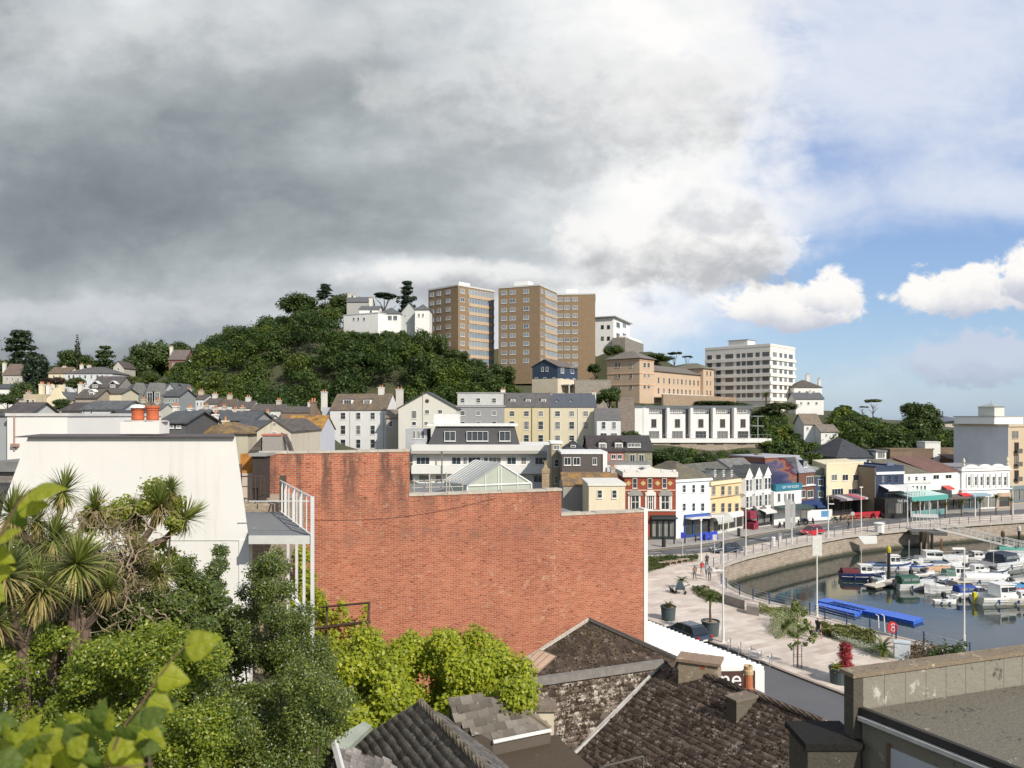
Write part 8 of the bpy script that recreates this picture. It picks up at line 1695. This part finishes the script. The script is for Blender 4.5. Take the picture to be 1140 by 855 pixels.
# low palm at the service cabinet, young caged tree, planting
t=thing('palm_tree','low bushy palm without trunk beside the grey service cabinet','palm tree',G(983,731,0)); o=link('crown',frond_mesh(1.5,46,9,PLM),t,(0,0,.7)); o.scale=(.95,.95,.9); m=MB(); m.tube([(0,0,0),(0,0,.75)],.2,7); m.build('trunk',m_plain((.15,.1,.06)),t)
q=G(888,743,0); t=thing('young_tree','young leafy tree in a slim steel cage on the paving','tree',(q[0],q[1],.003)); m=MB(); m.tube([(0,0,0),(.02,0,1.8),(.05,.05,3.0),(.0,0,4.6)],[.06,.05,.04,.02],6)
rg=random.Random(2)
for k in range(12): a=k*2.4; z_=1.7+.2*k; L_a=1.1-.05*k; m.tube([(0,0,z_),(math.cos(a)*L_a,math.sin(a)*L_a,z_+.6)],[.025,.01],4)
m.build('trunk',m_plain((.2,.14,.1),.8,.2,6),t); Cc=[];Rr=[]
for k in range(26): a=rg.uniform(0,6.28); z_=rg.uniform(1.6,5.0); q_=rg.uniform(.2,1.25)*(1.0 if z_<3.4 else .6*(5.4-z_)/1.6+.15); Cc.append((q_*math.cos(a),q_*math.sin(a),z_)); Rr.append(rg.uniform(.16,.34))
p_,d_=clump_points(Cc,Rr,1500,3,.9,.3); link('crown',leaves_mesh(p_,d_,.17,m_leaf((.10,.14,.04),(.2,.24,.08),(.35,.38,.2),.35),3,aspect=.8),t); m=MB()
for k in range(6): a=6.283*k/6; m.tube([(.33*math.cos(a),.33*math.sin(a),0),(.33*math.cos(a),.33*math.sin(a),1.75)],.018,4)
for z_ in (.1,.9,1.7): m.tube([(.33*math.cos(a),.33*math.sin(a),z_) for a in [6.283*k/12 for k in range(13)]],.018,4)
m.build('tree_guard',m_plain((.08,.08,.085)),t)
def bed(label,poly,h,mat,leaf,n,seed,cat='planting'):
    pts=[G2(*p) for p in poly]; X0=np.array(pts); rng=np.random.default_rng(seed); lo=X0.min(0);hi=X0.max(0); q=rng.uniform(lo,hi,(n*8,2)); k=inside_(q[:,0],q[:,1],pts); q=q[k][:n]
    hh=h*(.5+.6*np.sin(q[:,0]*1.9)*np.cos(q[:,1]*1.3)**2+rng.random(len(q))*.3); z=rng.random(len(q))**.5*np.clip(hh,.15,None); p=np.stack([q[:,0],q[:,1],z],1); d=rng.normal(size=p.shape)*.4+np.array([0,0,.8]); o=link('planting_bed',leaves_mesh(p,d,leaf,mat,seed,aspect=.35,spread=.6)); tag(o,label,cat,None,'stuff')
bed('green and straw coloured grasses in the bed beside the near quay',[(913,701),(934,698),(962,706),(975,712),(974,720),(955,716),(930,712),(916,708)],.65,m_leaf((.09,.12,.03),(.2,.2,.07),(.36,.31,.16),.3),.35,4000,1); bed('silver leaved low plants in the bed beside the near quay',[(925,711),(945,713),(975,719),(985,724),(970,728),(948,720)],.5,m_leaf((.2,.22,.18),(.4,.42,.38),None,.2),.16,3000,2)
bed('pale shrubs on the left side of the near quay bed',[(858,694),(872,686),(893,692),(905,704),(890,712),(866,712),(856,704)],1.0,m_leaf((.16,.2,.08),(.36,.38,.24),None,.3),.18,4000,3)
bed('low green planting strip along the near quay wall',[(845,676),(872,678),(892,684),(886,690),(862,688),(845,683)],.55,m_leaf((.09,.12,.03),(.18,.2,.07),(.3,.3,.16),.3),.2,2500,4); bed('dark green plants along the road beside the low benches',[(722,622),(736,621),(778,620.5),(777,625),(745,628),(722,629)],.6,LFM,.25,3500,5)
bed('tufts of dry grass and rushes at the foot of the black shop road edge',[(722,631),(728,628),(748,629),(735,634),(722,638)],.6,LFY,.25,1500,6); bed('dark planting at the right end of the near quay bed',[(1000,722),(1010,718),(1040,724),(1056,733),(1035,742),(1008,738)],.8,m_leaf((.08,.05,.03),(.16,.11,.06),None,.2),.2,2500,7); bed('leafy green shrub with large leaves behind the parapet',[(1032,738),(1050,733),(1078,742),(1070,752),(1040,750)],1.6,LFM,.3,1400,8); bed('ornamental grasses around the potted palm',[(770,655),(785,657),(806,664),(812,672),(798,672),(776,664)],.5,LFY,.3,1500,9)
t=thing('palm_tree','low leaning palm on the paving behind the pushchair','palm tree',G(759,655,0)); o=link('crown',frond_mesh(1.3,30,19,PLM),t,(0,0,.9)); o.scale=(.85,.85,.7); m=MB(); m.tube([(0,0,0),(0,0,.9)],.15,7); m.build('trunk',m_plain((.15,.1,.06)),t)
def wallblock(poly,h,label):
    pts=[G2(*p) for p in poly]; m=MB(); m.hexa([(a,b,.002) for a,b in pts],[(a,b,h) for a,b in pts]); o=m.build('seat_wall',m_plain((.3,.27,.24),.85,.2,1.5)); tag(o,label,'seat wall')
wallblock([(806,668),(829,676),(829,679),(806,671.5)],.9,'grey block wall beside the potted palm at the near quay'); wallblock([(831,680),(845,683),(845,686),(831,683.5)],.8,'short dark block wall right of the long one at the near quay')
# ---------------------------------------------------------------- foreground greenery
def fillpoly(poly,n,Dr,r,seed,curve=None):
    rng=np.random.default_rng(seed); P_=np.array(poly,float); lo=P_.min(0);hi=P_.max(0); C=[];Rr=[]
    while len(C)<n:
        q=rng.uniform(lo,hi)
        if not inside_(np.array([q[0]]),np.array([q[1]]),poly)[0]: continue
        t=rng.random(); D=Dr[0]+(Dr[1]-Dr[0])*t
        if curve: D+=curve(q[0],q[1])
        C.append(P(q[0],q[1],D)); Rr.append(rng.uniform(*r))
    return C,Rr
def bush(name,label,poly,n,Dr,r,per,leaf,mat,seed,curve=None,aspect=.6,flat=.9,shell=.5,cat='shrub',toward=(.25,-.5,.75),stems=6,zg=9.5,spread=.85,spray=0):
    C,Rr=fillpoly(poly,n,Dr,r,seed,curve); C_=np.array(C); base=C_.mean(0); base[2]=zg
    p,d=clump_points(C,Rr,per,seed,flat,shell); d=d*.55+np.array(toward)*.8
    t=thing(name,label,cat,tuple(base)); me=leaves_mesh(p-base,d,leaf,mat,seed,aspect=aspect,spread=spread); me.name='foliage'; link('foliage',me,t)
    m=MB(); rng=random.Random(seed)
    for k in range(stems):
        e=Vector(C[rng.randrange(len(C))])-Vector(base); b=Vector((e.x*.5+rng.uniform(-.3,.3),e.y*.5,0)); m.tube([b,b.lerp(e,.5)+Vector((rng.uniform(-.2,.2),0,.1)),e],[.06,.04,.015],5)
    m.build('stem',m_plain((.10,.08,.06),.9,.3,5),t); return t
# bank of earth beneath the planting
bank=MB(); bx=np.arange(-16,0.1,1.0); by=np.arange(5,27,1.0); rng=np.random.default_rng(2)
V=[];Fc=[]
for j,y_ in enumerate(by):
    for i,x_ in enumerate(bx):
        z_=12.6-.02*(y_-9)**1-.35*max(0,-x_-9)*0+ .25*math.sin(x_*1.7)*math.cos(y_); z_-= max(0,(x_+5.0))*.9; V.append((x_,y_,z_-1.6))
nx_=len(bx)
for j in range(len(by)-1):
    for i in range(nx_-1): a=j*nx_+i; Fc.append((a,a+1,a+1+nx_,a+nx_))
m,N,p,o=newmat('soil'); v=N.obj(); N.set(p.inputs['Base Color'],N.mix(N.noise(v,2,5),(.035,.03,.02),(.07,.055,.035))); p.inputs['Roughness'].default_value=.95
link('garden_bank',tri_mesh(np.array(V),np.array(Fc),m,4),kind='structure')
LAU=m_leaf((.045,.075,.016),(.095,.13,.025),(.21,.24,.05),.35,.35,.5); LAD=m_leaf((.045,.075,.018),(.085,.12,.025),(.14,.17,.04),.3,.35,.5); LIV=m_leaf((.10,.15,.02),(.20,.25,.03),(.38,.40,.055),.4,.4,.45); LCR=m_leaf((.18,.22,.018),(.28,.32,.025),(.40,.42,.035),.4,.45,.4); LVY=m_leaf((.17,.2,.03),(.26,.29,.05),(.35,.35,.09),.4)
bush('laurel_shrub','dark upright evergreen shrub against the right part of the white end wall',[(214,645),(243,597),(258,640),(262,700),(262,870),(200,870),(190,720)],70,(14.2,16.2),(.12,.3),50000,.05,LAD,21)
bush('laurel_shrub','tall olive green evergreen shrub in front of the roof terrace posts',[(262,700),(274,655),(296,603),(306,603),(326,640),(342,690),(362,740),(372,790),(372,870),(250,870)],110,(12.8,14.6),(.12,.32),80000,.042,LAU,22)
bush('laurel_shrub','short bright evergreen shrub peaking below the middle of the white end wall',[(180,690),(196,640),(208,612),(222,640),(232,690),(225,760),(180,760)],46,(12.8,14),(.10,.24),30000,.046,LAU,23)
bush('ivy_mass','thick ivy tangle filling the lower left corner of the garden',[(-15,700),(30,690),(110,700),(200,690),(245,730),(262,870),(-15,870)],150,(9.6,12),(.12,.32),80000,.048,LIV,24,spread=1.0)
bush('ivy_mass','dark leafy climber below the dead vines in the garden',[(90,640),(150,610),(190,640),(240,690),(200,740),(90,730)],60,(11.6,13),(.12,.26),30000,.05,LAD,25)
bush('broadleaf_shrub','leafy shrub rising among the spiky tree heads on the white wall',[(60,600),(95,570),(150,555),(180,540),(205,560),(190,620),(150,650),(95,660)],34,(12.2,13.2),(.12,.25),9000,.07,LVY,26)
bush('broadleaf_shrub','undergrowth of the bottom middle left beside the barge board',[(225,760),(330,740),(385,770),(372,835),(340,870),(215,870)],80,(10.5,12.3),(.14,.28),45000,.042,LAU,27)
bush('virginia_creeper','mound of bright yellow green creeper covering the wall top below the brick',[(372,752),(384,724),(408,711),(440,716),(468,708),(500,712),(532,712),(560,728),(578,748),(590,782),(594,800),(560,788),(548,797),(524,794),(500,796),(470,780),(440,800),(402,822),(380,806)],110,(19.5,22.5),(.28,.5),70000,.088,LCR,28,cat='creeper',curve=lambda x,y:-(y-710)*.028,aspect=.85,toward=(.35,-.6,.6),zg=7)
bush('virginia_creeper','green creeper climbing the left end of the brick wall behind the posts',[(322,660),(332,606),(344,620),(352,650),(366,680),(378,705),(388,740),(322,745)],46,(25.2,26.1),(.18,.34),9000,.10,LCR,29,cat='creeper',flat=1.0,aspect=.85,zg=8)
bush('ivy_mass','olive and straw coloured undergrowth around the cabbage palm trunks at the left edge',[(-15,600),(30,585),(60,600),(100,610),(130,640),(130,700),(60,720),(-15,720)],70,(12.4,13.6),(.16,.32),22000,.07,m_leaf((.09,.11,.03),(.18,.18,.05),(.28,.24,.10),.3),31)
bush('ivy_mass','dark green ivy low down against the foot of the white wall',[(40,690),(250,650),(262,740),(262,800),(40,800)],70,(13.4,15),(.3,.5),26000,.09,LAD,32)
bush('virginia_creeper','low tuft of creeper joining the green mound to the slate ridge',[(430,780),(470,770),(520,785),(500,805),(440,805)],14,(20,21),(.3,.45),6000,.115,LCR,33,cat='creeper',zg=7)
# creeper shoots on the brick
m_=[]
def shoots(label,paths,D,seed):
    rng=np.random.default_rng(seed); pts=[]
    for pa in paths:
        for (a,b) in zip(pa[:-1],pa[1:]):
            k=max(2,int(math.hypot(b[0]-a[0],b[1]-a[1])*2.2))
            for i in range(k): t=i/k; q=P(a[0]+(b[0]-a[0])*t+rng.normal()*2.2,a[1]+(b[1]-a[1])*t+rng.normal()*2,D-abs(rng.normal())*.12); pts.append(q)
    pts=np.array(pts); base=pts.mean(0); t=thing('climbing_shoots',label,'creeper',tuple(base)); link('foliage',leaves_mesh(pts-base,np.tile([.2,-.8,.4],(len(pts),1)),.12,LCR,seed,aspect=.9,spread=.5),t); return t
shoots('thin creeper shoots rising on the brick behind the rusty rail',[[(372,735),(374,700),(380,668),(384,680),(386,730)],[(396,720),(402,700),(408,672)],[(388,690),(396,712),(400,735)]],27.3,3)
# rusty rail in front of brick
q=P(385,720,23); t=thing('rusty_rail','rusty tube handrail in front of the brick wall at the left end of the creeper','railing',q); rm=m_plain((.10,.06,.045),.8,.4,8); X0=Vector(q); V3=lambda px,py,D=23:tuple(Vector(P(px,py,D))-X0)
m=MB(); m.tube([V3(358,676,24),V3(412,671)],.035,6); m.tube([V3(350,700,24),V3(412,692)],.05,6); m.build('rail',rm,t)
for a,b_,D in (((411,671),(409,712),23),((364,676),(363,715),24)): m=MB(); m.tube([V3(*a,D),V3(*b_,D)],.04,6); m.build('post',rm,t)
# ---- cordylines
SW1=m_leaf((.10,.125,.03),(.18,.21,.055),(.33,.33,.11),.3,.4,.5); SW2=m_leaf((.20,.16,.07),(.30,.24,.11),(.40,.34,.17),.2,.6,.2)
def rosette(R_,n,seed,mat,w=.028,el=(-.5,1.5),droop=.35):
    rng=random.Random(seed); V=[];Fc=[]
    for k in range(n):
        a=k*2.39996+rng.uniform(-.2,.2); e=el[0]+(el[1]-el[0])*((k+.5)/n)**.8+rng.uniform(-.1,.1); L=R_*rng.uniform(.75,1.1)*(1 if e>-.2 else .9); p=Vector((0,0,0)); pts=[p.copy()]; ee=e
        for i in range(4): p=p+Vector((math.cos(a)*math.cos(ee),math.sin(a)*math.cos(ee),math.sin(ee)))*L/4; ee-=droop*(.15+.25*i)*(1.2-abs(math.sin(e))*.7); pts.append(p.copy())
        s=Vector((-math.sin(a),math.cos(a),.15)); ws=[w*.7,w,w*.9,w*.55,.002]; j=len(V)
        for q_,ww in zip(pts,ws): V+=[tuple(q_-s*ww*.5),tuple(q_+s*ww*.5)]
        for i in range(4): Fc.append((j+2*i,j+2*i+1,j+2*i+3)); Fc.append((j+2*i,j+2*i+3,j+2*i+2))
    return tri_mesh(np.array(V),np.array(Fc),mat)
RS=[rosette(.55,150,1,SW1),rosette(.55,150,2,SW1,el=(-.9,1.5)),rosette(.52,130,3,SW1,el=(-.3,1.5))]; RD=[rosette(.36,120,11,SW2,.022,(-1.5,.3),.5),rosette(.32,90,12,SW2,.022,(-1.5,.0),.5)]
DV=m_plain((.30,.23,.16),.9,.3,10)
def cordyline(label,heads,trunkpts):
    b=Vector(trunkpts[0]); t=thing('cabbage_palm',label,'palm tree',tuple(b)); m=MB(); m.tube([tuple(Vector(q)-b) for q in trunkpts],[.11]+[.075]*(len(trunkpts)-1),7)
    for (px,py,D,s,tx,ty,k) in heads:
        q=Vector(P(px,py,D))-b; st=Vector(trunkpts[-1])-b; m.tube([tuple(st),tuple(st.lerp(q,.6)+Vector((0,0,-.12))),tuple(q)],[.06,.05,.04],6)
        o=link('leaf_head',RS[k%3],t,tuple(q)); o.rotation_euler=(tx,ty,k*1.1); o.scale=(s,s,s); o=link('dead_leaves',RD[k%2],t,tuple(q-Vector((0,0,.04)))); o.rotation_euler=(tx,ty,k*.7); o.scale=(s*1.35,s*1.35,s*1.4)
    m.build('trunk',m_plain((.17,.12,.09),.95,.4,12),t); return t
cordyline('spiky cabbage palm with several heads at the far left of the white wall',[(70,548,11.8,.85,.1,.2,1),(107,566,12.2,.8,.0,.1,2),(12,572,11.2,.9,.1,-.2,3),(42,580,12,.8,.2,0,4)],[P(60,760,12),P(58,660,12),P(55,620,12)])
cordyline('cabbage palm leaning right with the heads nearest the terrace',[(178,562,12.4,.9,.0,.35,2),(205,578,12.6,.85,.2,.9,1),(150,575,12.6,.7,0,0,3),(190,545,12.8,.55,0,.3,5),(178,638,12.0,.75,.2,.5,4)],[P(140,760,12.4),P(138,680,12.4),P(150,615,12.4)])
cordyline('large green star shaped cabbage palm head in front of the dead vines',[(84,628,10.6,1.15,.5,.1,1)],[P(84,760,11),P(82,690,10.9)])
cordyline('pair of shaggy cabbage palm heads at the left edge with long hanging blades',[(6,640,9.8,1.0,.2,-.2,2),(46,655,10.2,1.1,.3,.1,4),(-8,690,9.6,1.0,.2,0,3)],[P(25,800,10.4),P(25,720,10.3)])
cordyline('young cabbage palm head low down between the ivy and the large star shaped head',[(120,655,11.0,.7,.2,.2,2),(60,600,11.4,.9,.2,.1,1)],[P(95,760,11.2),P(95,700,11.2)])
# dead twisted vines
rg=random.Random(9); t=thing('dead_vines','tangle of bare pale brown vines hanging from the cabbage palms','vine',P(115,640,11.6)); b=Vector(P(115,640,11.6)); m=MB()
for k in range(230):
    px=rg.gauss(118,30); py=rg.uniform(565,690); px=max(45,min(178,px+(py-620)*.15)); p_=Vector(P(px,py,rg.uniform(11.0,12.0)))-b; d_=Vector((rg.uniform(-1,1),rg.uniform(-.4,.4),rg.uniform(-1.3,.3))).normalized(); pts=[tuple(p_)]
    for i in range(6): d_=(d_+Vector((rg.uniform(-.8,.8),rg.uniform(-.6,.6),rg.uniform(-.8,.6)))).normalized(); p_=p_+d_*rg.uniform(.05,.12); pts.append(tuple(p_))
    m.tube(pts,rg.choice([.004,.006,.008,.012]),3,cap=False)
m.build('stem',DV,t); t.children[-1]['kind']='stuff'
rngn=np.random.default_rng(4); C=[P(rngn.uniform(60,170),rngn.uniform(580,690),rngn.uniform(11.3,12.0)) for k in range(40)]; p_,d_=clump_points(C,[.16]*40,5000,5,1,.2); me=leaves_mesh(p_-np.array(b),d_,.09,m_leaf((.16,.12,.08),(.26,.21,.14),(.20,.2,.06),.15,.8,.1),5,aspect=.14,spread=1.2); link('dry_leaves',me,t)
# ---- near branches with big toothed leaves
def m_bigleaf(c,dk):
    m,N,p,o=newmat('veined_leaf'); v=N.obj(); x,y,z=N.sep(v)[0:3]; ay=N.m('ABSOLUTE',y)
    fr=N.m('FRACT',N.m('MULTIPLY',N.m('SUBTRACT',x,K2(N,ay,.75)),8.0)); ln=N.m('SUBTRACT',1.0,N.sm(N.m('ABSOLUTE',N.m('SUBTRACT',fr,.5)),.02,.12)); mid=N.m('SUBTRACT',1.0,N.sm(ay,.006,.03)); ve=N.m('MAXIMUM',ln,mid)
    pf_=N.noise(v,6,5,.7); oi=N.n.new('ShaderNodeObjectInfo'); col=N.mix(pf_,sc(c,.75),sc(c,1.2)); col=N.mix(K2(N,oi.outputs['Random'],.45),col,dk); col=N.mix(K2(N,ve,.45),col,sc(c,1.7)); col=N.mix(N.sm(N.noise(v,14,3,.6),.70,.76),col,(.16,.09,.03))
    N.set(p.inputs['Base Color'],col); p.inputs['Roughness'].default_value=.42; N.set(p.inputs['Normal'],N.bump(N.m('SUBTRACT',K2(N,pf_,.4),ve),.6,.01))
    t=N.n.new('ShaderNodeBsdfTranslucent'); N.set(t.inputs[0],N.mix(1,col,(1.3,1.4,.5),'MULTIPLY')); mx=N.n.new('ShaderNodeMixShader'); mx.inputs[0].default_value=.45; N.l.new(p.outputs[0],mx.inputs[1]); N.l.new(t.outputs[0],mx.inputs[2]); N.l.new(mx.outputs[0],o.inputs[0]); return m
LNR=m_bigleaf((.32,.35,.028),(.2,.24,.02)); LNR2=m_bigleaf((.12,.17,.025),(.07,.11,.02))
def bigleaf(seed):
    rg=random.Random(seed); K=26; V=[(0,0,0)];Fc=[]; out=[]
    for i in range(K+1):
        s=i/K; w=.44*max(0,math.sin(math.pi*s**.62))**.8*(1-.42*s)+.003; w*=1+(.10 if i%2 else -.04)+rg.uniform(-.03,.03); out.append((s,w))
    V=[];n=len(out)
    for s,w in out:
        zz=-.18*s*s; V+=[(s,-w,zz-.10*w+.03*math.sin(s*9)),(s,-w*.5,zz+.05+.02*math.sin(s*22+seed)),(s,0,zz),(s,w*.5,zz+.05-.02*math.sin(s*19+seed)),(s,w,zz-.12*w)]
    for i in range(n-1):
        for j in range(4): a=i*5+j; Fc.append((a,a+1,a+6)); Fc.append((a,a+6,a+5))
    return np.array(V),np.array(Fc)
BL=[]
for k in range(3):
    for mt in (LNR,LNR2): V,Fc=bigleaf(k); me=tri_mesh(V,Fc,mt); me.polygons.foreach_set('use_smooth',[True]*len(me.polygons)); me.name='leaf'; BL.append(me)
def branch(label,path,D,leaves):
    b=Vector(P(path[0][0],path[0][1],D)); t=thing('leafy_branch',label,'branch',tuple(b)); m=MB(); pts=[tuple(Vector(P(px,py,D+dd))-b) for px,py,dd in [(q+(0,))[:3] for q in path]]; k=len(pts); m.tube(pts,[.0042-.0026*i/(k-1) for i in range(k)],6); m.build('twig',m_plain((.16,.10,.06),.8,.2,30),t)
    for i,(px,py,L,ang,tilt,dk) in enumerate(leaves):
        q=Vector(P(px,py,D+(i%3)*.04))-b; o=link('leaf',BL[(i%3)*2+dk],t,tuple(q)); s=L*D/F*.70; o.scale=(s,s*1.05,s)
        o.rotation_mode='XYZ'; M=Matrix.Rotation(-R(ang),3,'Y')@Matrix.Rotation(R(90-tilt),3,'X'); o.rotation_euler=M.to_euler()
    return t
branch('near branch of big toothed yellow green leaves rising from the bottom left',[(112,872),(135,812),(160,780),(176,755),(192,733),(210,716)],1.75,
 [(206,722,58,18,20,0),(207,720,44,-22,30,0),(205,722,22,-60,40,1),(176,752,50,-12,15,0),(178,752,30,-75,30,0),(160,790,60,12,35,1),(166,778,44,-30,20,0),(142,806,62,-12,15,1),(150,800,48,22,40,0),(155,815,50,-35,10,0),(128,826,70,-50,25,0),(125,822,48,160,30,1),(120,835,50,10,30,0),(118,850,60,-10,30,0),(115,845,46,190,20,1)])
branch('near leafy branch along the bottom left corner of the view',[(-8,845),(30,830),(70,825),(110,815)],1.6,
 [(98,815,52,150,20,0),(92,818,44,40,30,0),(70,822,46,110,30,1),(62,826,52,195,20,0),(48,830,40,80,30,0),(24,826,52,60,20,0),(28,834,48,-60,20,0),(0,832,44,30,30,0),(66,830,56,-70,20,0),(84,828,50,-40,20,1),(4,850,56,-10,20,0),(46,838,48,-100,20,1),(110,808,40,95,30,0),(-4,815,42,60,30,0)])
rgl=random.Random(12)
branch('crowded low spray of near yellow green leaves along the very bottom of the view',[(-10,875),(50,862),(110,858),(170,850)],1.5,[(rgl.uniform(-10,175),rgl.uniform(800,862)+0,rgl.uniform(30,48),rgl.uniform(0,360),rgl.uniform(10,40),i%2) for i in range(26)])
branch('near leaf sprig poking in at the left edge over the cabbage palms',[(-12,640),(-2,600),(20,560),(34,545)],1.7,
 [(34,548,56,12,55,0),(20,562,48,0,15,0),(30,575,44,-170,10,1),(-6,600,44,25,55,0),(-10,615,40,-25,10,0),(-12,640,42,15,20,0),(-12,652,34,-50,20,0),(-10,745,26,10,30,0)])
